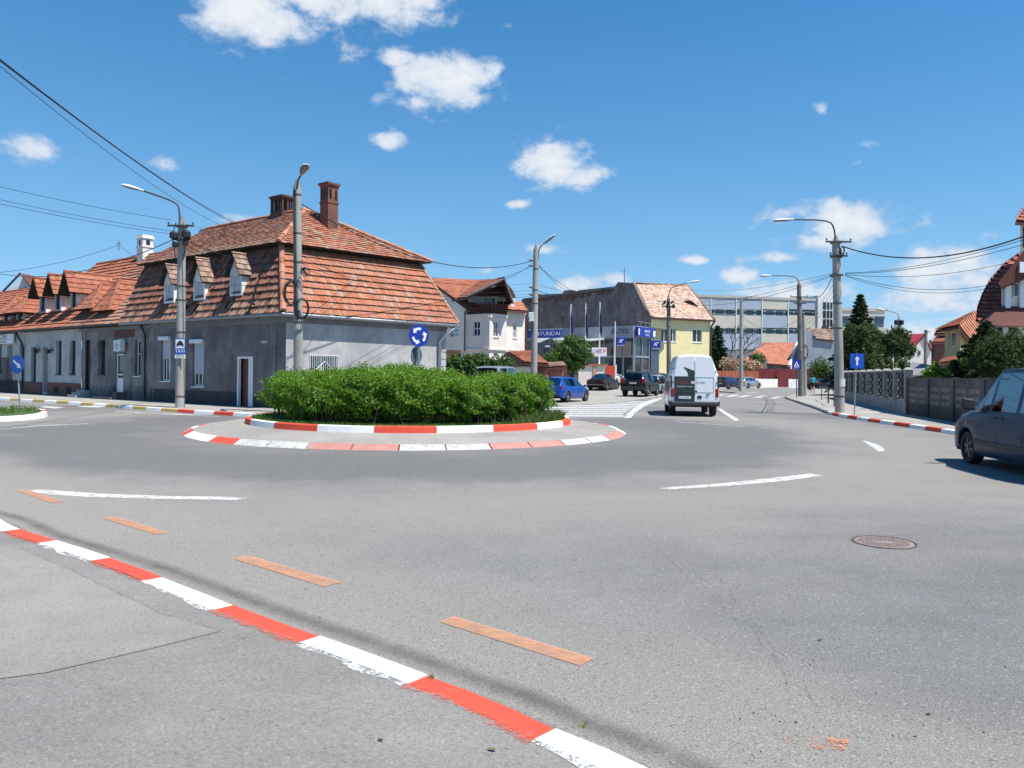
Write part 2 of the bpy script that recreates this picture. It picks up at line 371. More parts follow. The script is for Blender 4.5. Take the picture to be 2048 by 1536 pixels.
def kerb(name, outer, width, h0, h1, cols, seglen, mats, closed=False, batter=.03, joint=.015):
    """outer: 2D polyline on the road side; the kerb body lies to its left (positive) or right (negative width)"""
    mb = MB(); pts = outer if not closed else outer + [outer[0]]
    cum = [0.0]
    for a, b in zip(pts, pts[1:]): cum.append(cum[-1] + (b - a).length)
    tot = cum[-1]
    def at(d):
        d = max(0, min(tot, d))
        for i in range(len(cum) - 1):
            if d <= cum[i + 1] + 1e-9:
                f = (d - cum[i]) / max(1e-9, cum[i + 1] - cum[i]); t = (pts[i + 1] - pts[i]).normalized(); return pts[i].lerp(pts[i + 1], f), Vector((-t.y, t.x))
        return pts[-1], Vector((0, 1))
    segs = seglen if isinstance(seglen, list) else None; d = 0; k = 0
    rr = random.Random(3)
    while d < tot - 1e-4:
        Ln = (segs[k % len(segs)] if segs else seglen); e = min(tot, d + Ln); c = cols[k % len(cols)]; ns = max(1, int((e - d) / .25)); jz = rr.uniform(-.006, .006); jo = rr.uniform(-.006, .006)
        prev = None
        for i in range(ns + 1):
            q = d + joint / 2 + (e - d - joint) * i / ns; p, n = at(q)
            a = p + n * jo; b = p + n * (jo + batter * (1 if width > 0 else -1)); cc = p + n * width; hh = h1 + jz + rr.uniform(-.002, .002); bz = .018
            row = [Vector((a.x, a.y, h0)), Vector((b.x, b.y, hh - bz)), Vector(((b + n * .02 * (1 if width > 0 else -1)).x, (b + n * .02 * (1 if width > 0 else -1)).y, hh)), Vector((cc.x, cc.y, hh)), Vector((cc.x, cc.y, h0 - .01))]
            if prev:
                for j in range(4): mb.quad(prev[j], row[j], row[j + 1], prev[j + 1], c)
            else: mb.poly(row, c)
            prev = row
        mb.poly(prev, c); d = e; k += 1
    o = mb.build(name, mats, smooth=30); return struct(o)
KM = [M['kwhite'], M['kred'], M['kstone'], M['kwhite2'], M['kred2'], M['kyellow']]
# near pavement and its kerb (we stand on the pavement)
zp = 0.10
kin = [(-60, 1062), (0, 1062-8), (40, 1068), (115, 1086), (215, 1120), (320, 1160), (460, 1215), (645, 1285), (745, 1320), (855, 1368), (955, 1420), (1085, 1466), (1190, 1512), (1300, 1580), (1500, 1700)]
kro = [(-60, 1014), (0, 1030), (50, 1058), (125, 1080), (232, 1114), (338, 1152), (478, 1207), (655, 1270), (760, 1306), (868, 1346), (944, 1371), (1049, 1415), (1126, 1453), (1225, 1489), (1345, 1545), (1600, 1680)]
ro = [G(x, y, zp).xy for x, y in kro]; ri = [G(x, y, zp).xy for x, y in kin]
line = smoothline(ro, 1)
far = ro[0] + (ro[0] - ro[1]).normalized() * 25
line = [far] + line
# segment lengths measured along the photographed stones
marks = [(-60, 1014), (50, 1058), (125, 1080), (232, 1114), (338, 1152), (478, 1207), (655, 1270), (868, 1346), (1126, 1453), (1345, 1545)]
def dist_on(pts, q):
    best = (1e9, 0); c = 0
    for a, b in zip(pts, pts[1:]):
        l = (b - a).length; t = max(0, min(l, (q - a).dot((b - a) / l))) if l > 0 else 0; d = (a.lerp(b, t / l) - q).length
        if d < best[0]: best = (d, c + t)
        c += l
    return best[1]
dd = [dist_on(line, G(x, y, zp).xy) for x, y in marks[1:]]
lens = []; pd = 0
n0 = 20
lens = [dd[0] / n0] * n0 + [b - a for a, b in zip(dd, dd[1:])] + [1.0] * 8
cols = [(0 if (n0 - 1 - i) % 2 == 0 else 1) for i in range(n0)]
cols += [1 if i % 2 == 0 else 0 for i in range(len(lens) - n0)]
def overspill(mats_):
    d = 0; r5 = random.Random(9)
    for c_, L_ in zip(cols, lens):
        if d > dd[0] - 4:
            n_ = max(2, int(L_ / .12)); P_ = []; cum = 0
            for i in range(n_ + 1):
                q = d + L_ * i / n_; s_ = 0
                for a, b in zip(line, line[1:]):
                    l = (b - a).length
                    if s_ + l >= q: t = (b - a).normalized(); nn_ = Vector((t.y, -t.x)); p = a + t * (q - s_); P_.append((p + nn_ * .17, p + nn_ * (.20 + r5.uniform(.005, .05)))); break
                    s_ += l
            mb = MB()
            for (a, b), (e, f) in zip(P_, P_[1:]): mb.quad(V((a.x, a.y, zp + .0095)), V((e.x, e.y, zp + .0095)), V((f.x, f.y, zp + .0035)), V((b.x, b.y, zp + .0035)))
            if mb.f: struct(mb.build('kerb_paint_edge', mats_[c_], fix=False))
        d += L_
overspill([wornpaint('overspill_white', (.7, .7, .67), (.2, .2, .2), .44, .56, 16, True, .9), wornpaint('overspill_red', (.6, .12, .07), (.2, .2, .2), .46, .58, 16, True, .8)])
kerb('kerb', line, -.19, -.02, zp + .004, cols, lens, KM, joint=.004)
nearp = [Vector((p.x, p.y)) for p in offset_line(line, -.18)] + [Vector((8, -8)), Vector((-90, -8)), Vector((-90, 20))]
slab('pavement', nearp, -.02, zp, M['walk'])
# the lighter older strip of the near pavement, with its ragged seam
seam = [(-40, 1092), (40, 1098), (140, 1140), (240, 1190), (330, 1230), (440, 1262), (330, 1290), (200, 1320), (90, 1345), (-40, 1362)]
o = sheet('pavement_patch', [G(x, y, zp + .004).xy for x, y in seam] + [(-9, 5.2)], zp + .004, M['walk_light'])
mb = MB(); rr = random.Random(5)
def ribbon(mb, pts, w, z, m=0, jit=0):
    pts = [Vector((p[0], p[1])) for p in pts]; L1 = offset_line(pts, w / 2); L2 = offset_line(pts, -w / 2)
    for i in range(len(pts) - 1):
        j = [rr.uniform(-jit, jit) for _ in range(4)]
        mb.quad(Vector((L1[i].x, L1[i].y, z)), Vector((L1[i + 1].x, L1[i + 1].y, z)), Vector((L2[i + 1].x, L2[i + 1].y, z)), Vector((L2[i].x, L2[i].y, z)), m)
sp = [G(x, y, zp).xy for x, y in seam]
def jag(pts, step, amp):
    q = resample([Vector(p) for p in pts], step); return [p + Vector((rr.uniform(-amp, amp), rr.uniform(-amp, amp))) for p in q]
ribbon(mb, jag(sp[1:6], .12, .012), .022, zp + .008); ribbon(mb, jag(sp[5:10], .1, .006), .012, zp + .008)
struct(mb.build('pavement_seam', M['seam'], fix=False))
# tyre-blackened strip beside the near kerb
mb = MB()
for k_, w_ in enumerate((.20, .14, .09, .045)): mb = MB(); ribbon(mb, offset_line(line, .27), w_, .004 + .002 * k_); struct(mb.build('tyre_mark', M['tyremark'], fix=False))
for k_, w_ in enumerate((.08, .04)): mb = MB(); ribbon(mb, offset_line(line, .09), w_, .004 + .002 * k_); struct(mb.build('tyre_mark', M['tyremark'], fix=False))
mb = MB()
# roundabout: sloped apron between two painted kerbs
RC = Vector((-2.85, 22.1)); RO, RI = 6.1, 4.55
def circ(c, r, n=96, a0=0, a1=2 * math.pi): return [Vector((c[0] + r * math.cos(a0 + (a1 - a0) * i / n), c[1] + r * math.sin(a0 + (a1 - a0) * i / n))) for i in range(n if a1 - a0 > 6.28 else n + 1)]
oc = [Vector((RC.x + RO * math.cos(a), RC.y + RO * math.sin(a))) for a in [-math.pi * 1.0 + i * 2 * math.pi / 120 for i in range(120)]]
per = 2 * math.pi * RO / 38
kerb('roundabout_kerb', oc, .30, -.02, .105, [1, 0, 1, 0, 0, 1, 3, 3, 4, 4, 3, 3, 4, 4, 3, 3, 4, 4, 0, 0, 1, 0], per, KM, closed=True, batter=.2, joint=.03)
mb = MB(); n = 96
for i in range(n):
    a, b = 2 * math.pi * i / n, 2 * math.pi * (i + 1) / n
    for (r0, z0, r1, z1) in ((RO - .28, .098, (RO + RI) / 2, .19), ((RO + RI) / 2, .19, RI - .05, .245)):
        mb.quad((RC.x + r0 * math.cos(a), RC.y + r0 * math.sin(a), z0), (RC.x + r0 * math.cos(b), RC.y + r0 * math.sin(b), z0), (RC.x + r1 * math.cos(b), RC.y + r1 * math.sin(b), z1), (RC.x + r1 * math.cos(a), RC.y + r1 * math.sin(a), z1))
struct(mb.build('roundabout_apron', M['apron'], smooth=60))
ic = [Vector((RC.x + RI * math.cos(a), RC.y + RI * math.sin(a))) for a in [-math.pi * 1.02 + i * 2 * math.pi / 120 for i in range(120)]]
kerb('island_kerb', ic, .16, .2, .395, [0, 1, 0, 1, 0, 1, 0, 1], 2 * math.pi * RI / 20, KM, closed=True, batter=.03, joint=.012)
mb = MB()
for i in range(n):
    a, b = 2 * math.pi * i / n, 2 * math.pi * (i + 1) / n; r = RI - .15
    mb.add([(RC.x, RC.y, .5), (RC.x + r * math.cos(a), RC.y + r * math.sin(a), .36), (RC.x + r * math.cos(b), RC.y + r * math.sin(b), .36)], [(0, 1, 2)])
struct(mb.build('island_soil', M['grassbase'], smooth=60))
# left traffic island
li = [G(x, y, 0).xy for x, y in ((-260, 846), (-40, 845), (40, 842), (88, 837), (99, 831), (88, 826), (40, 823), (-40, 826), (-260, 830))]
li = smoothline(li, 1)
kerb('traffic_island_kerb', li, .2, -.02, .16, [0, 0, 0, 0, 0, 0, 1, 0, 1, 0, 1], 1.1, KM)
lin2 = offset_line(li, .19); slab('traffic_island', lin2, 0, .15, M['grassbase'])
# left pavement (along the old houses) and kerb
lk = [G(x, y, 0).xy for x, y in ((-500, 776), (-200, 786), (0, 800), (100, 806), (215, 814), (350, 825), (470, 832), (535, 837), (570, 838), (600, 835))]
lk2 = [Vector((-4.8, 31.5)), Vector((0.8, 37.6)), Vector((2.4, 39.6))]
lk = smoothline(lk + lk2, 1)
ks = [0, 5] * 19 
tot = sum((b - a).length for a, b in zip(lk, lk[1:]))
dR = dist_on(lk, G(350, 825).xy)
nn = int(dR / 1.2)
cols = [0 if i % 2 == 0 else 5 for i in range(nn)] + [1, 0] * 4 + [2] * 40
kerb('left_kerb', lk, .2, -.02, .125, cols, [dR / nn] * nn + [1.15] * 60, KM)
slab('left_pavement', offset_line(lk, .19) + [Vector((2, 60)), Vector((-90, 120))], -.02, .12, M['walk_far'])
# parking apron before the car dealer: rises gently away from us
APZ = [(38, .02), (46, .06), (54, .17), (65, .29), (72, .62), (110, .75)]
def lerp_tab(t, x):
    for a, b in zip(t, t[1:]):
        if x <= b[0]: return a[1] + (b[1] - a[1]) * max(0, (x - a[0])) / (b[0] - a[0])
    return t[-1][1]
def apz(p): return lerp_tab(APZ, p[1] if not isinstance(p, (int, float)) else p)
XL = [(39.5, 2.2), (42, -1.0), (50, -12), (110, -14)]; XR = [(39.5, 2.6), (44, 5.8), (50, 8.6), (56, 11.0), (62, 13.7), (74, 18), (84, 22), (110, 30)]
mb = MB(); ys = [39.5, 40.5, 42, 44, 46, 50, 54, 56, 60, 62, 65, 68, 72, 74, 80, 84, 92, 110]
for y0, y1 in zip(ys, ys[1:]):
    a, b, c, d = lerp_tab(XL, y0), lerp_tab(XR, y0), lerp_tab(XR, y1), lerp_tab(XL, y1)
    mb.quad((a, y0, apz(y0)), (b, y0, apz(y0)), (c, y1, apz(y1)), (d, y1, apz(y1))); mb.quad((b, y0, apz(y0)), (b, y0, -.02), (c, y1, -.02), (c, y1, apz(y1)))
struct(mb.build('parking_area', M['walk_far'], smooth=60))
# right pavement
rk = [G(x, y, 0).xy for x, y in ((2260, 905), (2048, 888), (1915, 871), (1830, 857), (1760, 847), (1690, 836), (1655, 829), (1630, 818), (1600, 808), (1577, 800), (1568, 796), (1575, 793), (1600, 789))]
far_r = [G(1625, 782, 0).xy, G(1640, 776, 0).xy, Vector((52, 130)), Vector((80, 190))]
rk = [Vector((11.4, 1.0))] + smoothline(rk + far_r, 1)
dA = dist_on(rk, G(1912, 871, 0).xy); dB = dist_on(rk, G(1650, 828, 0).xy)
nA = max(1, int(dA / 1.1)); nB = 11
cols = [(1 if (nA - i) % 2 else 0) for i in range(nA)] + [(0 if i % 2 == 0 else 1) for i in range(nB)] + [2] * 200
kerb('right_kerb', rk, -.2, -.02, .125, cols, [dA / nA] * nA + [(dB - dA) / nB] * nB + [1.0] * 200, KM)
slab('right_pavement', offset_line(rk, -.19) + [Vector((120, 190)), Vector((60, 1))], -.02, .12, M['walk_far'])
# far pavement on the other side of the right road
fp = [Vector((21.5, 74.2)), *[G(x, y, 0).xy for x, y in ((1440, 782), (1500, 780), (1560, 777), (1640, 772))], Vector((66, 128)), Vector((60, 170)), Vector((10, 150))]
slab('far_pavement', fp, -.02, .12, M['walk_far'])
# ------------------------------------------------------------------ road markings (sheets 4 mm up)
def marking(name, pxs, m, z=.004):
    mb = MB(); mb.poly([G(x, y, z) for x, y in pxs]); o = mb.build(name, m, fix=False)
    if o.data.polygons[0].normal.z < 0: o.data.flip_normals()
    return struct(o)
def arcmark(pxs, w, m='roadwhite', z=.004):
    mb = MB(); ribbon(mb, smoothline([G(x, y, z).xy for x, y in pxs], 2), w, z); return struct(mb.build('road_marking', M[m], fix=False))
marking('road_marking', [(55, 982), (78, 979), (200, 987), (330, 992), (440, 993), (497, 996), (470, 1000), (300, 997), (180, 994), (100, 989)], M['roadwhite'])
marking('road_marking', [(1318, 976), (1450, 966), (1560, 954), (1620, 947), (1646, 951), (1560, 963), (1450, 972), (1340, 979)], M['roadwhite'])
marking('road_marking', [(1724, 881), (1740, 884), (1760, 891), (1771, 901), (1757, 903), (1745, 894)], M['roadwhite'])
arcmark([(-60, 863), (0, 857.5), (90, 851), (175, 847)], .16)
arcmark([(1348, 843), (1420, 848), (1492, 853)], .11)
marking('road_marking', [(1434, 818), (1441, 817), (1479, 840), (1470, 842)], M['roadwhite'])
marking('road_marking', [(1320, 795), (1326, 797), (1290, 812), (1270, 826), (1262, 836), (1248, 836), (1256, 826), (1278, 809), (1300, 800)], M['roadwhite'], .008)
mb = MB()
HY = [833.6, 829.0, 824.8, 820.8, 817.0, 813.4, 810.0, 806.9, 804.2, 801.8]
for i in range(9):                    # hatched zone beside the blue car
    t = i / 9; y = HY[i]; xr = [1252, 1258, 1264, 1272, 1282, 1292, 1302, 1308][min(7, int(t * 8))]
    a, b = G(1085, y - 1.2, .007), G(xr, y, .007); dd_ = V((0, .62 * (G(1200, HY[i + 1]).y - G(1200, y).y), 0)); mb.quad(a, b, b + dd_, a + dd_)
struct(mb.build('hatched_marking', M['roadwhite'], fix=False))
sheet('hatched_ground', [G(x, y, .002).xy for x, y in ((1060, 838), (1254, 837), (1264, 824), (1300, 803), (1318, 796), (1100, 800))], .001, M['hatchground'])
mb = MB()
for (x0, x1, y) in ((1418, 1452, 790.5), (1448, 1480, 791.3), (1471, 1504, 792.2), (1503, 1535, 793.2), (1536, 1566, 794.8)):
    mb.poly([G(x0, y + 1.6, .004), G(x0 + 15, y + 2.2, .004), G(x1 + 2, y - 1.4, .004), G(x1 - 13, y - 1.9, .004)])
struct(mb.build('zebra_crossing', M['roadwhite'], fix=False))
arcmark([(1492, 786.5), (1515, 784.2)], .25)
for (a, b, c, d) in (((170, 811.5), (215, 812), (200, 815), (150, 813.5)), ((90, 812), (130, 815), (110, 817), (80, 814)), ((200, 817.5), (300, 827), (420, 829), (330, 829))):
    marking('road_marking', [a, b, c, d], M['roadwhite'])
arcmark([(230, 822), (330, 828.5), (440, 833)], .12)
for q in ([(30, 981), (60, 980), (128, 1003), (105, 1006)], [(204, 1036), (232, 1032), (337, 1065), (310, 1068)], [(466, 1117), (498, 1111), (684, 1164), (648, 1173)], [(878, 1243), (908, 1232), (1188, 1316), (1160, 1331)]):
    marking('orange_road_marking', q, M['roadorange'], .006)
marking('orange_road_marking', [(1560, 1478), (1580, 1465), (1700, 1480), (1690, 1500), (1600, 1495)], M['orangebits'], .006)
# cracks in the carriageway
mb = MB()
ribbon(mb, jag([G(x, y).xy for x, y in ((1380, 1140), (1430, 1200), (1480, 1260))], .12, .03), .012, .005)
ribbon(mb, jag([G(x, y).xy for x, y in ((1210, 842), (1225, 848), (1240, 853))], .3, .05), .03, .005)
ribbon(mb, jag([G(x, y).xy for x, y in ((0, 905), (130, 888), (250, 878))], .4, .03), .02, .005)
struct(mb.build('road_crack', M['seam'], fix=False)); mb = MB()
ribbon(mb, smoothline([G(x, y).xy for x, y in ((1540, 798), (1552, 806), (1546, 817), (1530, 824))], 2), .14, .005)
ribbon(mb, smoothline([G(x, y).xy for x, y in ((1520, 797), (1548, 806), (1590, 818), (1640, 832))], 2), .14, .009)
struct(mb.build('tyre_mark', M['tyremark'], fix=False))
for pts_ in (((1420, 1130), (1470, 1200), (1540, 1290), (1600, 1370), (1640, 1420)), ((1500, 1250), (1560, 1330), (1590, 1400)), ((620, 1010), (760, 1030), (900, 1080)), ((1240, 1030), (1330, 1110), (1400, 1180)), ((1860, 960), (1960, 1000), (2048, 1010))):
    mb = MB(); ribbon(mb, jag([G(x, y).xy for x, y in pts_], .09, .022), .016, .006); struct(mb.build('road_crack', M['seam'], fix=False))
mb = MB(); r7 = random.Random(21)          # gravel grains, bark bits and litter specks lying on the asphalt
for i in range(260):
    y_ = 900 + 640 * r7.random() ** .8; x_ = r7.uniform(0, 2048); c = G(x_, y_, 0)
    if r7.random() < .25: c = G(r7.gauss(1590, 90), r7.uniform(1230, 1530), 0)
    s_ = .002 + .007 * r7.random() ** 2.5; a_ = r7.uniform(0, 6.28); k_ = r7.uniform(.3, 1); u_ = V((math.cos(a_), math.sin(a_), 0)) * s_; w_ = V((-math.sin(a_), math.cos(a_), 0)) * s_ * k_; t_ = V((0, 0, .004 + s_ * .5)); b_ = V((0, 0, .001))
    mb.add([c - u_ + b_, c - w_ + b_, c + u_ + b_, c + w_ + b_, c + t_], [(0, 1, 4), (1, 2, 4), (2, 3, 4), (3, 0, 4)], 0 if r7.random() < .6 else 1)
o = mb.build('road_grit', [M['joint'], M['kstone']]); tag(o, 'loose grit and tiny litter specks scattered over the asphalt', 'grit', kind='stuff')
# manhole cover
M['iron'] = mat('rusty_iron', (.27, .21, .185), .7, .3, 12, fine=60, bump=.4)
M['iron_dk'] = mat('dark_iron', (.12, .09, .08), .8, .3, 12)
c = G(1768, 1085, 0); mh = thing('manhole_cover', 'round rusty cast iron manhole cover set in the asphalt', 'manhole cover', (c.x, c.y, 0))
mb = MB(); R = .27
mb.lathe((c.x, c.y, -.02), (0, 0, 1), [(R + .03, 0), (R + .03, .028), (R + .01, .028), (R + .01, .02)], 40); mb.build('rim', M['iron_dk'], mh)
mb = MB(); mb.lathe((c.x, c.y, -.02), (0, 0, 1), [(R, 0), (R, .025)], 40)
for i in range(-9, 10):
    for j in range(-9, 10):
        x, y = i * .028 + (.007 if j % 2 else -.007), j * .028
        if .09 < math.hypot(x, y) < R - .03 or (abs(y) > .05 and math.hypot(x, y) < R - .03): mb.box(c.x + x - .009, c.y + y - .006, .004, c.x + x + .009, c.y + y + .006, .009)
mb.build('lid', M['iron'], mh, fix=False)
# dry leaves and twigs lying about
M['dryleaf'] = mat('dry_leaf', (.16, .13, .05), .8, .4, 30); M['twig'] = mat('twig', (.05, .04, .03), .9, .2, 30)
def leaf_on_ground(px, py, s, z, m, label, rot):
    c = G(px, py, z); mb = MB(); n = 5
    for k in range(n):
        t0, t1 = k / n, (k + 1) / n; w0, w1 = math.sin(math.pi * t0) * s * .45, math.sin(math.pi * t1) * s * .45
        def q(t, w): 
            x, y = (t - .5) * s * 2, w; return (c.x + x * math.cos(rot) - y * math.sin(rot), c.y + x * math.sin(rot) + y * math.cos(rot), z + .004 + .5 * s * abs(t - .5) + abs(w) * .4)
        mb.quad(q(t0, -w0), q(t1, -w1), q(t1, 0), q(t0, 0)); mb.quad(q(t0, 0), q(t1, 0), q(t1, w1), q(t0, w0))
    tag(mb.build('fallen_leaf', m, fix=False), label, 'leaf')
leaf_on_ground(984, 1502, .022, zp, M['dryleaf'], 'curled yellow-brown dry leaf lying on the near pavement', -.4)
leaf_on_ground(761, 1482, .016, zp, M['twig'], 'small blackened leaf lying on the near pavement left of the curled one', -.5)
leaf_on_ground(1640, 1282, .02, 0, M['twig'], 'small dark leaf lying alone on the carriageway right of centre', -.2)
leaf_on_ground(1857, 1430, .018, 0, M['twig'], 'dark dry leaf lying on the carriageway towards the lower right', .2)
# ------------------------------------------------------------------ foliage helpers
def leaves(mb, pts, nrm, size, rnd, jit=.9, aspect=1.7, col=None):
    """rhombus leaves; appended as vertex arrays for speed"""
    n = len(pts); r = rnd
    d = nrm + r.normal(0, jit, (n, 3)); d /= np.linalg.norm(d, axis=1)[:, None] + 1e-9
    a = np.cross(d, r.normal(0, 1, (n, 3))); a /= np.linalg.norm(a, axis=1)[:, None] + 1e-9
    b = np.cross(d, a); s = size * r.uniform(.6, 1.3, n)[:, None]
    q = np.stack([pts - a * s * aspect * .5, pts - b * s * .5, pts + a * s * aspect * .5, pts + b * s * .5], 1)
    mb['v'].append(q.reshape(-1, 3)); mb['c'].append(r.uniform(0, 1, n) if col is None else col)
def leaf_obj(name, mb, m, parent=None, origin=(0, 0, 0)):
    v = np.concatenate(mb['v']); c = np.concatenate(mb['c']); n = len(c); v = v - np.array(origin)
    me = bpy.data.meshes.new(name); me.vertices.add(4 * n); me.vertices.foreach_set('co', v.astype(np.float32).ravel())
    me.loops.add(4 * n); me.loops.foreach_set('vertex_index', np.arange(4 * n, dtype=np.int32)); me.polygons.add(n)
    me.polygons.foreach_set('loop_start', np.arange(0, 4 * n, 4, dtype=np.int32)); me.polygons.foreach_set('loop_total', np.full(n, 4, dtype=np.int32))
    me.update(calc_edges=True); at = me.attributes.new('Col', 'FLOAT', 'FACE'); at.data.foreach_set('value', c.astype(np.float32)); me.materials.append(m)
    o = bpy.data.objects.new(name, me); COL.objects.link(o)
    if parent is not None: o.parent = parent
    return o
def blob_points(c, r, n, rnd, shell=.45, lump=.25, seed=0):
    d = rnd.normal(0, 1, (n, 3)); d /= np.linalg.norm(d, axis=1)[:, None]
    f = 1 + lump * (np.sin(d[:, 0] * 5.1 + seed) * np.sin(d[:, 1] * 4.3 + seed * 2) + .6 * np.sin(d[:, 2] * 9 + d[:, 0] * 7 + seed))
    rad = (1 - shell * rnd.uniform(0, 1, n) ** 1.6) * f
    return np.array(c) + d * rad[:, None] * np.array(r), d
M['leaf_hedge'] = leafmat('hedge_leaf', (.018, .060, .006), (.072, .185, .011), (.21, .37, .03), .42)
M['leaf_dark'] = leafmat('dark_leaf', (.010, .024, .007), (.022, .045, .011), (.042, .07, .018), .2, .75)
M['leaf_mid'] = leafmat('mid_leaf', (.02, .06, .012), (.05, .11, .02), (.10, .18, .04), .3)
M['leaf_conifer'] = leafmat('conifer_needle', (.010, .028, .014), (.02, .045, .022), (.035, .07, .035), .1)
M['leaf_thuja'] = leafmat('thuja_leaf', (.02, .05, .012), (.04, .08, .018), (.06, .11, .03), .15)
M['grass'] = leafmat('grass_blade', (.04, .10, .015), (.08, .18, .025), (.17, .26, .05), .35)
M['drygrass'] = leafmat('dry_grass', (.14, .16, .05), (.24, .24, .09), (.3, .3, .14), .3)
M['weed'] = leafmat('weed', (.06, .11, .025), (.12, .17, .05), (.22, .25, .10), .35)
M['bark'] = mat('bark', (.07, .055, .04), .95, .35, 6, fine=25, bump=.6, streak=True)
# roundabout hedge: one dense privet mass of many lumps, bare stems showing low down
hg = thing('hedge', 'dense bright green clipped privet hedge filling the roundabout island', 'hedge', (RC.x, RC.y, .4))
rn = np.random.default_rng(11); L0 = {'v': [], 'c': []}
def hill(x, y): # height of the hedge top above the road
    return 1.43 + .09 * math.sin(x * 1.9 + 1) + .07 * math.sin(y * 2.1 + x) + .12 * math.exp(-((x + 4.3) / 2.0) ** 2) - .26 * math.exp(-((x + 6.7) / 1.0) ** 2) - .1 * math.exp(-((x + 1.4) / .5) ** 2) - .10 * math.exp(-((x - .6) / 1.2) ** 2)
lumps = []
for ring, (rr_, k) in enumerate(((3.32, 17), (2.3, 11), (1.0, 5))):
    for i in range(k):
        a = 2 * math.pi * i / k + ring * .3; x = RC.x + rr_ * math.cos(a) + rn.uniform(-.15, .15); y = RC.y + rr_ * math.sin(a) + rn.uniform(-.15, .15)
        h = hill(x, y); lumps.append((x, y, h))
for j, (x, y, h) in enumerate(lumps):
    outer = j < 17
    p, d = blob_points((x, y, .45 + (h - .45) * .54), (.74 + rn.uniform(-.1, .16), .74 + rn.uniform(-.1, .16), (h - .45) * .56), 9800 if outer else 5200, rn, .45, .26, j)
    keep = (p[:, 2] > .40 + rn.uniform(0, .16, len(p))) & ~((p[:, 2] < .62) & (rn.uniform(0, 1, len(p)) < .5)); p, d = p[keep], d[keep]
    leaves(L0, p, d + np.array((0, 0, .35)), .041, rn, .8, 1.9, np.clip(rn.uniform(0, .7, len(p)) + .35 * (np.sin(p[:, 0] * 3.1 + p[:, 1] * 2.2) * .5 + .5), 0, 1))
    # upright young shoots on the top
    m = 170; a = rn.uniform(0, 2 * math.pi, m); r = .75 * np.sqrt(rn.uniform(0, 1, m)); sx = x + r * np.cos(a); sy = y + r * np.sin(a); top = .45 + (h - .45) * (.54 + .50 * np.sqrt(np.clip(1 - (r / .9) ** 2, 0, 1)))
    for q in range(7):
        hh = q * .026 * rn.uniform(.2, 1.7, m); pts = np.stack([sx + rn.normal(0, .015, m), sy + rn.normal(0, .015, m), top + hh], 1)
        leaves(L0, pts, np.tile((0, 0, .2), (m, 1)), .036, rn, 1, 2.0, rn.uniform(.55, 1, m))
leaf_obj('foliage', L0, M['leaf_hedge'], hg, hg.location)
mb = MB()
for i in range(260):
    a = random.uniform(0, 6.28); r = 3.9 * math.sqrt(random.uniform(.2, 1)); x, y = RC.x + r * math.cos(a), RC.y + r * math.sin(a)
    mb.tube([(x, y, .36), (x + random.uniform(-.12, .12), y + random.uniform(-.12, .12), .7), (x + random.uniform(-.3, .3), y + random.uniform(-.3, .3), 1.25)], [.016, .012, .006], 5)
mb.build('stems', M['bark'], hg)
# grass and weeds round the hedge and on the traffic island
def grass_patch(name, pts, hmin, hmax, wd, m, label, seed=1, zf=None):
    r = np.random.default_rng(seed); n = len(pts); pts = np.array(pts); hh = r.uniform(hmin, hmax, n); a = r.uniform(0, 6.28, n); t = r.normal(0, .35, (n, 2)) * hh[:, None]
    w = wd * r.uniform(.6, 1.4, n); dx = np.stack([np.cos(a) * w, np.sin(a) * w, np.zeros(n)], 1); tip = pts + np.stack([t[:, 0], t[:, 1], hh], 1); midp = pts + np.stack([t[:, 0] * .35, t[:, 1] * .35, hh * .55], 1)
    q = np.stack([pts - dx, pts + dx, midp + dx * .8, tip], 1).reshape(-1, 3)
    mbx = {'v': [q], 'c': [r.uniform(0, 1, n)]}
    o = leaf_obj(name, mbx, m); tag(o, label, 'grass', kind='stuff'); return o
pts = []
for i in range(16000):
    a = random.uniform(0, 6.28); r = RI - .18 - abs(random.gauss(0, .45)); 
    if r < 2.8: continue
    pts.append((RC.x + r * math.cos(a), RC.y + r * math.sin(a), .36))
grass_patch('grass', pts, .02, .10, .006, M['grass'], 'short green grass and weeds round the foot of the roundabout hedge', 3)
pts = []
for i in range(1800):
    a = random.gauss(-.28, .2); r = RI - .25 - abs(random.gauss(0, .4)); pts.append((RC.x + r * math.cos(a), RC.y + r * math.sin(a), .37))
grass_patch('tall_grass', pts, .08, .30, .004, M['weed'], 'taller pale weeds at the right end of the roundabout hedge', 4)
pts = []
lo, hi_ = G(-240, 840, .15), G(92, 832, .15)
for i in range(9000):
    t = random.uniform(0, 1); x = random.uniform(-30, -16); y = random.uniform(22, 32)
    px = 1024 + x / y * F
    c = (Vector((x, y)))
    # inside test against the island outline
    ins = False; q = lin2
    for j in range(len(q)):
        p1, p2 = q[j], q[(j + 1) % len(q)]
        if (p1.y > c.y) != (p2.y > c.y) and c.x < (p2.x - p1.x) * (c.y - p1.y) / (p2.y - p1.y) + p1.x: ins = not ins
    if ins: pts.append((x, y, .15))
if pts: grass_patch('island_grass', pts, .06, .22, .008, M['grass'], 'green grass growing on the small traffic island at the left', 5)
# beds of weeds in the kerb joint near the camera
pts = [(p[0] + random.gauss(0, .01), p[1] + random.gauss(0, .01), zp) for c_, k in (((865, 1356), 26), ((1165, 1455), 20), ((645, 1290), 12)) for p in [G(*c_, zp)] for _ in range(k)]
grass_patch('kerb_weeds', pts, .01, .035, .002, M['drygrass'], 'tiny weeds in the joints of the near kerb', 6)
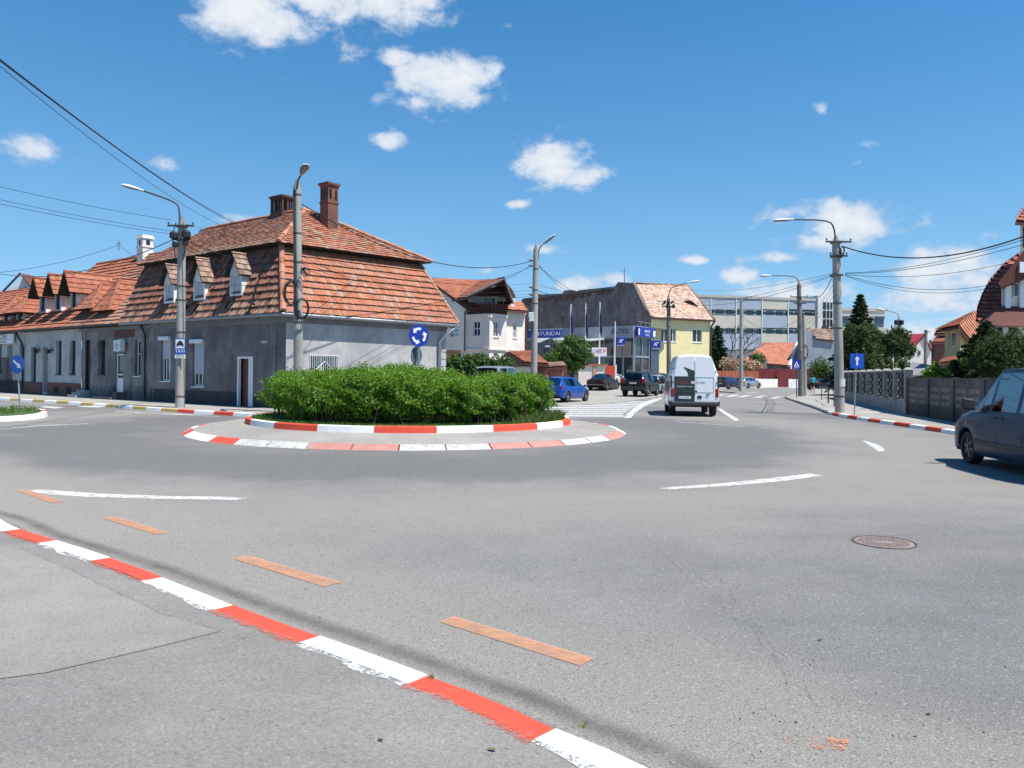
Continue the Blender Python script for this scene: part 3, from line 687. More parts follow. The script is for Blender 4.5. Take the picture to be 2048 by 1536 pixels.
# ------------------------------------------------------------------ building helpers
def tiles(mb, E0, E1, T1, T0, tw=.24, ch=.33, lift=.035, rib=.018, jit=.006, seed=0, miss=0, colf=None):
    """real overlapping roof tiles on the quad eave E0-E1, top T0-T1"""
    r = random.Random(seed); E0, E1, T0, T1 = map(Vector, (E0, E1, T0, T1)); u = (E1 - E0).normalized(); n = u.cross(T0 - E0).normalized()
    if n.z < 0: n = -n
    w = n.cross(u)
    if w.dot(T0 - E0) < 0: w = -w
    def uv(p): d = p - E0; return d.dot(u), d.dot(w)
    a0, a1, b1, b0 = uv(E0), uv(E1), uv(T1), uv(T0); Hh = max(b0[1], b1[1]); rows = max(1, int(math.ceil(Hh / ch)))
    for i in range(rows):
        v0, v1_ = i * ch, min((i + 1) * ch + ch * .12, Hh); vm = min((i + .5) * ch, Hh)
        f0 = min(1, vm / max(b0[1], .01)); f1 = min(1, vm / max(b1[1], .01)); L_ = a0[0] + (b0[0] - a0[0]) * f0; R_ = a1[0] + (b1[0] - a1[0]) * f1
        k0 = int(math.floor(L_ / tw)); k1 = int(math.ceil(R_ / tw))
        wob = r.uniform(-.006, .006)
        for k in range(k0, k1):
            s0, s1 = max(L_, k * tw), min(R_, (k + 1) * tw)
            if s1 - s0 < .02: continue
            sm = (s0 + s1) / 2; vt = b0[1] + (b1[1] - b0[1]) * min(1, max(0, (sm - b0[0]) / max(.01, b1[0] - b0[0]))) if abs(b1[0] - b0[0]) > .01 else Hh
            if v0 > vt - .02: continue
            v1 = min(v1_, vt)
            if miss and r.random() < miss: continue
            c = r.random() if colf is None else colf(r, s0, v0, Hh)
            h0 = lift + r.uniform(-jit, jit) + wob; h1 = .006 + r.uniform(0, jit * .5); sl_ = r.uniform(-jit, jit); dv = r.uniform(-.012, .012)
            prof = [(0, 0), (.12, rib), (.38, -.002), (.62, rib * .9), (.88, -.002), (1, 0)] if rib > 0 else [(0, 0), (1, 0)]
            top = [];bot = []; lip = []
            for (t, hr) in prof:
                s = s0 + (s1 - s0) * t; hb = h0 + hr + sl_ * (t - .5)
                bot.append(E0 + u * s + w * (v0 + dv) + n * hb); top.append(E0 + u * s + w * v1 + n * (h1 + hr)); lip.append(E0 + u * s + w * (v0 + dv + .004) + n * (hb - .03))
            m = len(prof); fs = []
            for q in range(m - 1): fs.append((q, q + 1, m + q + 1, m + q)); fs.append((2 * m + q, 2 * m + q + 1, q + 1, q))
            mb.add(bot + top + lip, fs, 0, c)
def ridge_tiles(mb, a, b, r0=.11, step=.36, seed=1, c0=.2, c1=.8):
    a, b = Vector(a), Vector(b); d = (b - a); n = max(1, int(d.length / step)); d.normalize(); side = d.cross(Vector((0, 0, 1))).normalized(); up = side.cross(d).normalized(); rr = random.Random(seed)
    for i in range(n):
        p0 = a + (b - a) * (i / n); p1 = a + (b - a) * ((i + 1.12) / n); vs = []; ra = r0 * rr.uniform(.95, 1.05); c = rr.uniform(c0, c1); j = rr.uniform(-.01, .01)
        for (p, ra_) in ((p0, ra), (p1, ra * .86)):
            for k in range(7):
                q = math.pi * k / 6; vs.append(p + side * math.cos(q) * ra_ + up * (math.sin(q) * ra_ + j))
        mb.add(vs, [(k, k + 1, 8 + k, 7 + k) for k in range(6)] + [tuple(range(7))[::-1]], 0, c)
def wall(mb, pl, s0, s1, z0, z1, holes=(), depth=.18, m=0, mr=None, off=0.0):
    """wall sheet with real openings and reveals"""
    mr = m if mr is None else mr; S = sorted({s0, s1, *[h[0] for h in holes], *[h[1] for h in holes]}); Z = sorted({z0, z1, *[h[2] for h in holes], *[h[3] for h in holes]})
    S = [x for x in S if s0 - 1e-6 <= x <= s1 + 1e-6]; Z = [x for x in Z if z0 - 1e-6 <= x <= z1 + 1e-6]
    for i in range(len(S) - 1):
        for j in range(len(Z) - 1):
            cs, cz = (S[i] + S[i + 1]) / 2, (Z[j] + Z[j + 1]) / 2
            if any(h[0] < cs < h[1] and h[2] < cz < h[3] for h in holes): continue
            mb.quad(pl.w(S[i], Z[j], off), pl.w(S[i + 1], Z[j], off), pl.w(S[i + 1], Z[j + 1], off), pl.w(S[i], Z[j + 1], off), m)
    for h in holes:
        a, b, c, d = h[:4]
        for (p, q) in (((a, c), (b, c)), ((b, c), (b, d)), ((b, d), (a, d)), ((a, d), (a, c))):
            mb.quad(pl.w(p[0], p[1], off), pl.w(q[0], q[1], off), pl.w(q[0], q[1], off - depth), pl.w(p[0], p[1], off - depth), mr)
def window(pl, r, parent, frame='pvc', glass='glass', depth=.13, fw=.06, mull=1, trans=0, sill=True, name='window', curtain=False):
    a, b, c, d = r; mb = MB(); o = -depth
    for q in ((a, a + fw, c, d), (b - fw, b, c, d), (a + fw, b - fw, c, c + fw), (a + fw, b - fw, d - fw, d)): mb.pbox(pl, *q, o - .05, o)
    for k in range(mull):
        s = a + (b - a) * (k + 1) / (mull + 1); mb.pbox(pl, s - fw * .45, s + fw * .45, c + fw, d - fw, o - .045, o - .004)
    for t in ([trans] if not isinstance(trans, (list, tuple)) else trans):
        if t: z = c + (d - c) * t; mb.pbox(pl, a + fw, b - fw, z - fw * .4, z + fw * .4, o - .04, o - .006)
    f = mb.build(name, M[frame], parent)
    g = MB(); g.quad(pl.w(a + fw * .5, c + fw * .5, o - .03), pl.w(b - fw * .5, c + fw * .5, o - .03), pl.w(b - fw * .5, d - fw * .5, o - .03), pl.w(a + fw * .5, d - fw * .5, o - .03)); g.build('pane', M[glass], f)
    if sill: k = MB(); k.pbox(pl, a - .05, b + .05, c - .05, c - .003, -depth, .05); k.build('sill', M[frame], f)
    return f
def gutter(pts, m, parent, r=.075, drop=None):
    mb = MB(); pts = [Vector(p) for p in pts]; mb.tube(pts, r, 8); mb.build('gutter', m, parent, smooth=50)
def pipe(pts, r, m, parent, name='downpipe'):
    mb = MB(); mb.tube(pts, r, 8); return mb.build(name, m, parent, smooth=50)
# ------------------------------------------------------------------ materials for the houses
T_or = [(0, (.18, .062, .034)), (.3, (.31, .095, .045)), (.6, (.40, .13, .062)), (.85, (.46, .185, .10)), (1, (.36, .26, .18))]
T_br = [(0, (.085, .04, .028)), (.3, (.18, .068, .042)), (.6, (.27, .10, .06)), (.85, (.36, .155, .095)), (1, (.30, .21, .145))]
T_ol = [(0, (.13, .08, .06)), (.35, (.24, .14, .10)), (.7, (.33, .21, .15)), (1, (.40, .30, .22))]
M['tile_or'] = tilemat('tile_orange', T_or, (.29, .24, .19), .9, 2.2)
M['tile_br'] = tilemat('tile_brown', T_br, (.21, .18, .145), .8, 2.0)
M['tile_old'] = tilemat('tile_old', T_ol, (.2, .2, .16), .6, 1.0)
M['tile_new'] = tilemat('tile_new', [(0, (.38, .13, .07)), (.5, (.46, .175, .10)), (1, (.55, .23, .13))], (.3, .2, .15), .3, 1)
M['tile_pale'] = tilemat('tile_pale', [(0, (.30, .17, .12)), (.4, (.48, .30, .22)), (.8, (.6, .42, .32)), (1, (.30, .27, .22))], (.35, .33, .26), .5, .5)
M['tile_red'] = tilemat('tile_red', [(0, (.25, .078, .042)), (.5, (.32, .105, .056)), (1, (.39, .145, .08))], (.3, .16, .11), .3, 1)
M['tile_mar'] = tilemat('tile_maroon', [(0, (.10, .028, .022)), (.5, (.16, .045, .032)), (1, (.23, .07, .045))], (.2, .1, .08), .3, 1)
def plaster(name, c, dark, lite, low=.0):
    g = NG(name); n1 = g.noise(.55, 6, .65); n2 = g.noise(1.4, 7, .7, (1, 1, .35), .5); n3 = g.noise(5, 6, .7)
    col = g.ramp(n1, [(.32, dark), (.5, c), (.72, lite)]); col = g.mix(g.ramp(n2, [(.48, 0.0), (.62, .8)]), col, dark); col = g.mix(g.math('MULTIPLY', g.ramp(n2, [(.30, 1.0), (.42, 0.0)]), .75), col, lite)
    col = g.mix(.25, col, g.ramp(n3, [(.3, .3), (.7, .7)]), 'OVERLAY')
    sep = g.n('ShaderNodeSeparateXYZ'); gg = g.n('ShaderNodeNewGeometry'); g.link(gg.outputs['Position'], sep.inputs[0])
    damp = g.n('ShaderNodeMapRange'); g.link(g.math('ADD', sep.outputs[2], g.math('MULTIPLY', n3, -.7)), damp.inputs['Value']); damp.inputs['From Min'].default_value = .15; damp.inputs['From Max'].default_value = .45; damp.inputs['To Min'].default_value = low; damp.inputs['To Max'].default_value = 0
    col = g.mix(damp.outputs[0], col, tuple(x * .35 for x in dark))
    g.color(col); g.rough(.92); g.bump(g.noise(25, 6, .7), .3, .01); return g.mat
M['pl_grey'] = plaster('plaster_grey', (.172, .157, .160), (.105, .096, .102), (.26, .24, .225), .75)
M['pl_grey_sun'] = M['pl_grey_lit'] = plaster('plaster_grey_sunlit', (.42, .405, .40), (.33, .32, .32), (.50, .48, .47), .5)  # same house plaster, sunlight on the side facade put into a lighter colour
M['pl_mid'] = plaster('plaster_patchy', (.23, .222, .212), (.105, .10, .10), (.38, .36, .33), .6)
M['pl_white'] = plaster('plaster_offwhite', (.42, .44, .44), (.33, .34, .34), (.52, .53, .52), .2)
M['plinth_dk'] = mat('plinth_dark', (.045, .047, .055), .9, .4, 2, fine=20, bump=.3)
M['plinth_br'] = mat('plinth_brown', (.13, .055, .045), .8, .25, 2)
M['trim_grey'] = mat('trim_grey', (.2, .205, .22), .9, .25, 2)
M['whitewash'] = plaster('whitewash', (.80, .79, .76), (.6, .59, .56), (.86, .85, .83), 0)
M['pvc'] = mat('white_pvc', (.74, .75, .76), .4, .06, 5)
M['shutter'] = mat('roller_shutter', (.46, .48, .52), .5, .08, 3)
M['oldwood'] = mat('old_window_wood', (.08, .065, .055), .8, .35, 9)
M['doorbrown'] = mat('brown_door', (.14, .05, .035), .55, .25, 5, streak=True)
M['zinc'] = mat('weathered_zinc', (.29, .31, .33), .5, .2, 5, metal=.6)
M['glass'] = glassmat('window_glass'); M['glass_blue'] = glassmat('blue_glass', (.06, .10, .14), .05)
M['brick'] = None
def brickmat(name, c1, c2, mort, sc=5.0, wall_axis=False, soot=.4):
    g = NG(name); br = g.n('ShaderNodeTexBrick', Scale=sc, Color1=(*c1, 1), Color2=(*c2, 1), Mortar=(*mort, 1)); br.inputs['Mortar Size'].default_value = .018; br.inputs['Row Height'].default_value = .38; br.inputs['Brick Width'].default_value = 1.2
    sp = g.n('ShaderNodeSeparateXYZ'); g.link(g.co.outputs['Object'], sp.inputs[0]); cb = g.n('ShaderNodeCombineXYZ'); g.link(g.math('ADD', sp.outputs[0], sp.outputs[1]), cb.inputs[0]); g.link(sp.outputs[2], cb.inputs[1]); g.link(cb.outputs[0], br.inputs['Vector'])
    n = g.noise(1.6, 6, .7); c = g.mix(g.math('MULTIPLY', g.ramp(n, [(.4, 0.0), (.7, 1.0)]), soot), br.outputs[0], (.05, .035, .03)); g.color(c); g.rough(.92); g.bump(br.outputs['Fac'], -.5, .01); return g.mat
M['brick'] = brickmat('chimney_brick', (.17, .06, .04), (.25, .10, .065), (.10, .09, .08), 2.6, soot=.7)
M['brick_dk'] = brickmat('sooty_brick', (.10, .045, .035), (.16, .07, .05), (.07, .06, .055), 2.6, soot=.8)
M['black'] = mat('black_rubber', (.015, .015, .016), .6, 0); M['void'] = mat('dark_interior', (.012, .011, .010), .9, 0)
M['cablemat'] = mat('cable_black', (.012, .012, .014), .5, 0)
# ------------------------------------------------------------------ corner house
C0 = Vector((-9.06, 30.4)); dl = Vector((-.789, .615)).normalized(); dr = Vector((.72, .69)).normalized()
def cp(l, r, z): q = C0 + dl * l + dr * r; return Vector((q.x, q.y, z))
TR = 13.7; WR = 9.0; ZE = 3.92; ZB = 6.86; ZR = 9.29; BA = 2.0; BB = 1.2; BC = .55
ch = thing('corner_house', 'grey plastered corner house with orange tiled mansard roof and two brick chimneys', 'house', (C0.x, C0.y, 0))
wi = .40
PLl = Plane(C0 + dl * wi + dr * wi, dl); PLr = Plane(C0 + dl * wi + dr * wi, dr)
def Lr(x0, y0, x1, y1): return PLl.rect(x0, y0, x1, y1)
hl1, hl2, hd = Lr(322, 680, 341, 762), Lr(385, 686, 408, 773), Lr(475, 713, 506, 813)
hd = (hd[0], hd[1], .12, hd[3]); hr1 = PLr.rect(621, 711, 674, 752)
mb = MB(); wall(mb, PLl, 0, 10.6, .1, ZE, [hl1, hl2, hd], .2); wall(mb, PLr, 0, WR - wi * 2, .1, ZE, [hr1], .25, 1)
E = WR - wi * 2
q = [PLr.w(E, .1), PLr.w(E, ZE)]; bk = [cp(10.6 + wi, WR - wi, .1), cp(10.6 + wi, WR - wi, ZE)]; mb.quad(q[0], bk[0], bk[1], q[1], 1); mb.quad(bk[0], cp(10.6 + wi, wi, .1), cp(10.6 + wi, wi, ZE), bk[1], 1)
mb.build('wall', [M['pl_grey'], M['pl_grey_lit']], ch)
mb = MB(); mb.pbox(PLl, 0.3, hd[0] - .1, .1, .62, 0, .02); mb.pbox(PLl, hd[1] + .1, 10.5, .1, .72, 0, .02); mb.pbox(PLr, .2, E, .1, .6, 0, .02); mb.build('plinth', M['plinth_dk'], ch)
# moulded cornice under the eaves, pilaster and panel at the corner
mb = MB()
for (z0, z1, o) in ((ZE - .32, ZE - .2, .06), (ZE - .2, ZE - .1, .14), (ZE - .1, ZE - .02, .24)):
    mb.pbox(PLl, -o, 10.6, z0, z1, 0, o); mb.pbox(PLr, 0, E, z0, z1, 0, o)
mb.build('cornice', M['trim_grey'], ch)
mb = MB(); a = PLl.px(543, 700)[0]; b = PLl.px(553, 700)[0]; mb.pbox(PLl, min(a, b), max(a, b), .5, PLl.px(548, 665)[1], 0, .05); mb.build('pilaster', M['pl_mid'], ch)
mb = MB(); a, b, c, d = Lr(519, 637, 539, 685); 
for q in ((a, a + .04, c, d), (b - .04, b, c, d), (a + .04, b - .04, c, c + .04), (a + .04, b - .04, d - .04, d)): mb.pbox(PLl, *q, 0, .02)
mb.build('panel_moulding', M['trim_grey'], ch)
mb = MB(); a, b, c, d = Lr(523, 682, 535, 686); mb.pbox(PLl, a, b, c, d, 0, .02); mb.build('name_plate', M['pvc'], ch)
for hh, zs in ((hl1, 718), (hl2, 748)):
    f = window(PLl, hh, ch, 'pvc', 'glass', .12, .07, 2, 0); zb = PLl.px(395, zs)[1]; mb = MB(); a, b = hh[0], hh[1]; z = hh[3]
    while z > zb: mb.pbox(PLl, a + .03, b - .03, max(zb, z - .055), z - .006, -.085, -.06); z -= .06
    mb.pbox(PLl, a + .03, b - .03, zb, hh[3], -.09, -.083)
    mb.build('roller_shutter', M['shutter'], f); mb = MB(); mb.pbox(PLl, a - .05, b + .08, hh[3] - .02, hh[3] + .17, .003, .15); mb.build('shutter_box', M['pvc'], f, bevel=.03)
dr_ = MB(); a, b, c, d = hd; dr_.pbox(PLl, a, b, d - .09, d, -.1, .02); dr_.pbox(PLl, a, a + .09, c, d - .09, -.1, .02); dr_.pbox(PLl, b - .09, b, c, d - .09, -.1, .02); do = dr_.build('door', M['pvc'], ch)
mb = MB(); mb.pbox(PLl, a + .09, a + .09 + (b - a) * .36, c, d - .09, -.16, -.1); mb.build('door_leaf', M['pvc'], do); mb = MB(); mb.pbox(PLl, a + .09, b - .09, c, d - .09, -.3, -.19); mb.build('inner_leaf', M['doorbrown'], do)
f = window(PLr, hr1, ch, 'pvc', 'glass', .22, .05, 1, 0); a, b, c, d = hr1; mb = MB(); n = 15
for i in range(n + 1): s = a - .03 + (b - a + .06) * i / n; mb.tube([PLr.w(s, c - .05, .05), PLr.w(s, d + .02, .05)], .011, 5)
for z in (c - .04, d): mb.tube([PLr.w(a - .05, z, .05), PLr.w(b + .05, z, .05)], .014, 5)
mid = (a + b) / 2; mb.tube([PLr.w(a + .2, c + .25, .07), PLr.w(mid, d - .25, .07), PLr.w(b - .2, c + .25, .07)], .02, 5)
mb.build('window_grille', M['pvc'], f)
# quoins at the far right corner
mb = MB(); z = .6
for i in range(9): mb.pbox(PLr, E - (.42 if i % 2 else .28), E + .01, z, z + .3, 0, .03); z += .34
mb.build('quoins', M['pl_grey_lit'], ch)
gutter([cp(TR, 0, ZE + .02), cp(0, 0, ZE - .02), cp(0, WR, ZE - .04), cp(.6, WR + .05, ZE - .04)], M['zinc'], ch, .085)
pw = PLr.w(E - .25, 3.0, .14); pipe([cp(0, WR - .1, ZE - .08), PLr.w(E - .05, ZE - .35, .35), PLr.w(E - .45, 3.1, .12), PLr.w(E - .45, .2, .12)], .07, M['zinc'], ch)
x, z = PLl.px(293, 700); pipe([PLl.w(x, ZE - .1, .3), PLl.w(x, ZE - .55, .08), PLl.w(x, .2, .08)], .05, M['cablemat'], ch)
# lower mansard
B0, BL, BR = cp(BA, BB, ZB), cp(TR, BB, ZB), cp(BA, WR - BC, ZB)
sub = MB(); e = .03
sub.quad(cp(0, 0, ZE), cp(TR, 0, ZE), BL, B0); sub.quad(cp(0, 0, ZE), cp(0, WR, ZE), BR, B0); sub.quad(cp(0, WR, ZE), cp(TR, WR, ZE), cp(TR, WR - BC, ZB), BR); sub.quad(cp(0, 0, ZE), cp(TR, 0, ZE), cp(TR, WR, ZE), cp(0, WR, ZE)); sub.quad(cp(TR, 0, ZE), cp(TR, WR, ZE), cp(TR, WR - BC, ZB), cp(TR, BB, ZB))
# boards between the two roofs
UB = .18; U = lambda l, r, z: cp(l, r, z)
o_ = .42; zu = ZB + .12
u0, uL, uR, uRL = cp(BA - o_, BB - o_, zu), cp(TR, BB - o_, zu), cp(BA - o_, WR - BC + o_, zu), cp(TR, WR - BC + o_, zu)
AP, RL = cp(5.1, 4.4, ZR), cp(TR, 4.4, ZR)
sub.quad(cp(BA, BB, ZB - .02), cp(TR, BB, ZB - .02), cp(TR, BB, zu), cp(BA, BB, zu)); sub.quad(cp(BA, BB, ZB - .02), cp(BA, WR - BC, ZB - .02), cp(BA, WR - BC, zu), cp(BA, BB, zu))
sub.quad(u0, uL, uRL, uR); sub.poly([u0, uR, AP]); sub.quad(u0, uL, RL, AP); sub.quad(uR, uRL, RL, AP); sub.poly([uL, uRL, RL])
M['roofboard'] = mat('dark_roof_board', (.035, .028, .024), .9, .3, 4)
sub.build('roof_boards', M['roofboard'], ch)
mb = MB(); mb2 = MB()
def cmix_(r, s, v, h): return min(1, max(0, r.gauss(.6, .14)) if r.random() > .06 else 1.0)
def cbr(r, s, v, h):
    if v < .6 and r.random() < .45: return r.uniform(.9, 1.0)
    return min(.97, max(0, r.gauss(.45, .2))) if r.random() > .08 else r.uniform(0, .15)
tiles(mb, cp(0, 0, ZE + .03), cp(0, WR, ZE + .03), BR, B0, .205, .345, .08, .022, .008, 3, 0.001, cmix_); mb.build('side_roof', M['tile_or'], ch)
tiles(mb2, cp(0, 0, ZE + .03), cp(TR, 0, ZE + .03), BL, B0, .205, .345, .085, .024, .014, 4, 0.005, cbr); mb2.build('front_roof', M['tile_br'], ch)
mb = MB(); tiles(mb, u0, uL, RL, AP, .2, .22, .05, .014, .010, 5, .002, cbr); tiles(mb, uR, uRL, RL, AP, .3, .4, .03, 0, .006, 6); mb.build('upper_roof', M['tile_br'], ch)
mb = MB(); tiles(mb, u0, uR, AP, AP, .2, .22, .05, .014, .009, 7, .002, lambda r, s, v, h: min(1, max(0, r.gauss(.5, .2))) if r.random() > .12 else 1.0); mb.build('upper_side_roof', M['tile_or'], ch)
mb = MB(); tiles(mb, cp(0, WR, ZE + .03), cp(3, WR, ZE + .03), cp(3, WR - BC, ZB), BR, .3, .4, .03, 0, .006, 8)
ridge_tiles(mb, cp(0, 0, ZE + .12), B0 + V((0, 0, .06)), .13, .4, 2, .35, .9); ridge_tiles(mb, cp(0, WR, ZE + .08), BR + V((0, 0, .05)), .1, .4, 3, .5, 1)
ridge_tiles(mb, u0 + V((0, 0, .04)), AP + V((0, 0, .03)), .12, .38, 4, .4, 1); ridge_tiles(mb, uR + V((0, 0, .04)), AP + V((0, 0, .03)), .12, .38, 5, .6, 1); ridge_tiles(mb, RL + V((0, 0, .03)), AP + V((0, 0, .03)), .12, .38, 6, .6, 1)
mb.build('ridge_tiles', M['tile_or'], ch)
# chimneys
def chimney(parent, x, y, w, d, z0, z1, m, kind, rot=None, name='chimney'):
    mb = MB(); mc = MB(); a = Vector((dl.x, dl.y)); b = Vector((dr.x, dr.y)); b = Vector((-a.y, a.x)) * -1 
    def hx(hw, hd, za, zb, M_, hw2=None, hd2=None, cx=0, cy=0):
        hw2 = hw if hw2 is None else hw2; hd2 = hd if hd2 is None else hd2; pts = []
        for (p, q, z) in ((hw, hd, za), (hw2, hd2, zb)):
            for sx, sy in ((-1, -1), (1, -1), (1, 1), (-1, 1)): o = Vector((x, y)) + a * (sx * p + cx) + b * (sy * q + cy); pts.append(Vector((o.x, o.y, z)))
        M_.hexa(pts)
    w /= 2; d /= 2
    if kind == 'brick':
        hx(w * .86, d * .86, z0, z1 - .95, mb); hx(w * .94, d * .94, z1 - .95, z1 - .87, mb); hx(w * .86, d * .86, z1 - .87, z1 - .78, mb)
        for sx in (-1, -.33, .33, 1):
            for sy in (-1, 1): hx(w * .12, d * .12, z1 - .78, z1 - .32, mb, cx=sx * w * .74, cy=sy * d * .74)
        for sx in (-1, 1): hx(w * .12, d * .3, z1 - .78, z1 - .32, mb, cx=sx * w * .74)
        hx(w * .5, d * .5, z1 - .78, z1 - .3, mc); hx(w * .86, d * .86, z1 - .32, z1 - .2, mb); hx(w * .86, d * .86, z1 - .2, z1 - .09, mb, w * 1.03, d * 1.03); hx(w * 1.1, d * 1.1, z1 - .09, z1, mb)
    elif kind == 'low':
        hx(w * .9, d * .9, z0, z1 - .72, mb); hx(w * .9, d * .9, z1 - .22, z1 - .1, mb); hx(w * 1.03, d * 1.03, z1 - .1, z1, mb)
        for sx in (-1, -.34, .34, 1):
            for sy in (-1, 0, 1):
                if abs(sx) == 1 or sy != 0: hx(w * .11, d * .13, z1 - .72, z1 - .22, mb, cx=sx * w * .78, cy=sy * d * .76)
    else:
        hx(w * .85, d * .85, z0, z1 - .75, mb); hx(w * .95, d * .95, z1 - .75, z1 - .66, mb); hx(w * .85, d * .85, z1 - .66, z1 - .22, mb); hx(w, d, z1 - .22, z1 - .06, mb, w * .9, d * .9); hx(w * .8, d * .8, z1 - .06, z1, mb)
        for s in (-1, 1): hx(w * .16, d * .1, z1 - .6, z1 - .32, mc, cx=0, cy=s * d * .8); hx(w * .06, d * .3, z1 - .6, z1 - .32, mc, cx=s * w * .83, cy=0)
    c = mb.build(name, M[m], parent)
    mc.build('flue', M['void'], c) if mc.f else None
    return c
q = P(658, 440, 36.0); chimney(ch, q.x, q.y, .68, .68, 7.2, 10.42, 'brick', 'brick')
q = P(564, 430, 37.6); chimney(ch, q.x, q.y, 1.05, .75, 8.6, 10.15, 'brick_dk', 'low')
q = P(413, 470, 42.3); chimney(ch, q.x, q.y, .7, .6, 7.9, 9.35, 'pl_mid', 'plain')
# mortar flashing where the brick chimney meets the roof, two vent holes and the hatch rod on the front slope
x, z = PLl.px(525, 560); mb = MB(); mb.tube([cp(x + wi, .5, 6.3), cp(x + wi, -.05, 4.4)], .03, 6); mb.tube([cp(x + wi - .25, -.1, 4.35), cp(x + wi + .3, -.02, 4.5)], .05, 5); mb.build('lightning_rod', M['cablemat'], ch)
# dormers
def dormer(parent, pl, r, zpk, deep, wallm, tm, frame='pvc', mull=0, over=.12, wall_pad=.10, gab=.25, hip=False, cheek=None, glass='glass', name='dormer', zc=None, tw=.2, chh=.2, front='whitewash', wfull=None):
    """box dormer: front at pl, cheeks running back into the main slope"""
    a, b, c, d = r; hole = (a, b, c, d); a0, b0 = a - wall_pad, b + wall_pad; c0 = c - .08 if zc is None else zc; ev = d + .07; m = (a + b) / 2
    mb = MB(); wall(mb, pl, a0, b0, c0, ev, [hole], .1, 0)
    mb.quad(pl.w(a0, c0), pl.w(a0, c0, -deep), pl.w(a0, ev, -deep), pl.w(a0, ev), 1); mb.quad(pl.w(b0, c0), pl.w(b0, c0, -deep), pl.w(b0, ev, -deep), pl.w(b0, ev), 1)
    if not hip: mb.poly([pl.w(a0, ev), pl.w(b0, ev), pl.w(m, zpk - .06)], 0)
    dm = mb.build(name, [M[front], M[cheek or wallm]], parent)
    window(pl, hole, dm, frame, glass, .08, .05, mull, 0, False)
    t = MB(); k = MB(); A, B_ = a0 - over, b0 + over; zo = ev - over * (zpk - ev) / (m - a0) * .8; fo = gab
    pk = pl.w(m, zpk, fo if not hip else -.5 * (b0 - a0)); pkb = pl.w(m, zpk, -deep)
    L0_, L1_ = pl.w(A, zo, fo), pl.w(A, zo, -deep); R0_, R1_ = pl.w(B_, zo, fo), pl.w(B_, zo, -deep)
    k.quad(L0_, L1_, pkb, pk); k.quad(R0_, R1_, pkb, pk)
    dn = V((0, 0, -.04)); k.quad(L0_ + dn, L1_ + dn, pkb + dn, pk + dn); k.quad(R0_ + dn, R1_ + dn, pkb + dn, pk + dn)
    if hip: k.poly([L0_, R0_, pk]); k.quad(L0_ + dn, R0_ + dn, R1_ + dn, L1_ + dn)
    k.build('roof_boards', M['roofboard'], dm)
    tiles(t, L1_, L0_, pk, pkb, tw, chh, .05, .012, .005, 1); tiles(t, R0_, R1_, pkb, pk, tw, chh, .05, .012, .005, 2)
    if hip: tiles(t, L0_, R0_, pk, pk, tw, chh, .025, .01, .005, 3); ridge_tiles(t, L0_, pk, .06, .25, 3); ridge_tiles(t, R0_, pk, .06, .25, 4)
    ridge_tiles(t, pk, pkb, .07, .28, 5)
    t.build('dormer_roof', M[tm], dm)
    return dm
PD = Plane(C0 + dl * wi + dr * .26, dl)
for (x0, y0, x1, y1, pk_) in ((462, 548, 481, 588, 507), (389, 562, 407, 597, 517), (330, 567, 346, 603, 530)):
    r_ = PD.rect(x0, y0, x1, y1); zp_ = PD.px((x0 + x1) / 2, pk_)[1]; dormer(ch, PD, r_, zp_, 1.3, 'whitewash', 'tile_old', 'pvc', 0, .1, .09, .2, glass='shutter', chh=.28, tw=.24)
# ------------------------------------------------------------------ the row of old houses further left
def Lrow(x0, y0, x1, y1): return PLl.rect(x0, y0, x1, y1)
def sx(px, py=700): return PLl.px(px, py)[0]
def rowpt(s, off, z): q = PLl.o + PLl.d * s - PLl.n * off; return Vector((q.x, q.y, z))
SB0, SC0, SD0, SE = 10.6, sx(163), sx(46), 48.0
ZR2 = 8.55; RD = 4.3
def roof_slope(parent, s0, s1, ze, zr, tm, seed, tw=.24, chh=.36, matb='roofboard', eo=.42, name='roof', colf=None, gable=None):
    b = MB(); q = [rowpt(s0, -eo, ze), rowpt(s1, -eo, ze), rowpt(s1, RD, zr), rowpt(s0, RD, zr)]
    b.quad(*q); b.quad(rowpt(s0, RD, zr), rowpt(s1, RD, zr), rowpt(s1, 2 * RD, ze), rowpt(s0, 2 * RD, ze)); b.quad(rowpt(s0, -eo, ze - .05), rowpt(s1, -eo, ze - .05), rowpt(s1, 0, ze - .05), rowpt(s0, 0, ze - .05))
    b.build('roof_boards', M[matb], parent); t = MB(); tiles(t, q[0], q[1], q[2], q[3], tw, chh, .07, .016, .008, seed, 0, colf); ridge_tiles(t, q[3], q[2], .1, .4, seed); t.build(name, M[tm], parent)
# house B: patchy grey facade
hb = thing('grey_row_house', 'patchy grey plaster row house with wall air conditioner and white glazed door', 'house', (*rowpt(SB0, 0, 0).xy, 0))
hB = [Lrow(195, 680, 210, 749), Lrow(269, 680, 280, 752), Lrow(230, 678, 246, 778), Lrow(167, 680, 180, 772)]
hB[2] = (hB[2][0], hB[2][1], .35, hB[2][3]); hB[3] = (hB[3][0], hB[3][1], .5, hB[3][3])
mb = MB(); wall(mb, PLl, SB0, SC0, .1, ZE, hB, .22, 0, off=-.02); mb.quad(rowpt(SC0, .02, .1), rowpt(SC0, 8, .1), rowpt(SC0, 8, ZE), rowpt(SC0, .02, ZE)); mb.quad(rowpt(SB0, 8, .1), rowpt(SC0, 8, .1), rowpt(SC0, 8, ZE), rowpt(SB0, 8, ZE)); mb.build('wall', M['pl_mid'], hb)
window(PLl, hB[0], hb, 'oldwood', 'glass', .2, .05, 1, .7); window(PLl, hB[1], hb, 'pvc', 'glass', .16, .05, 0, .62)
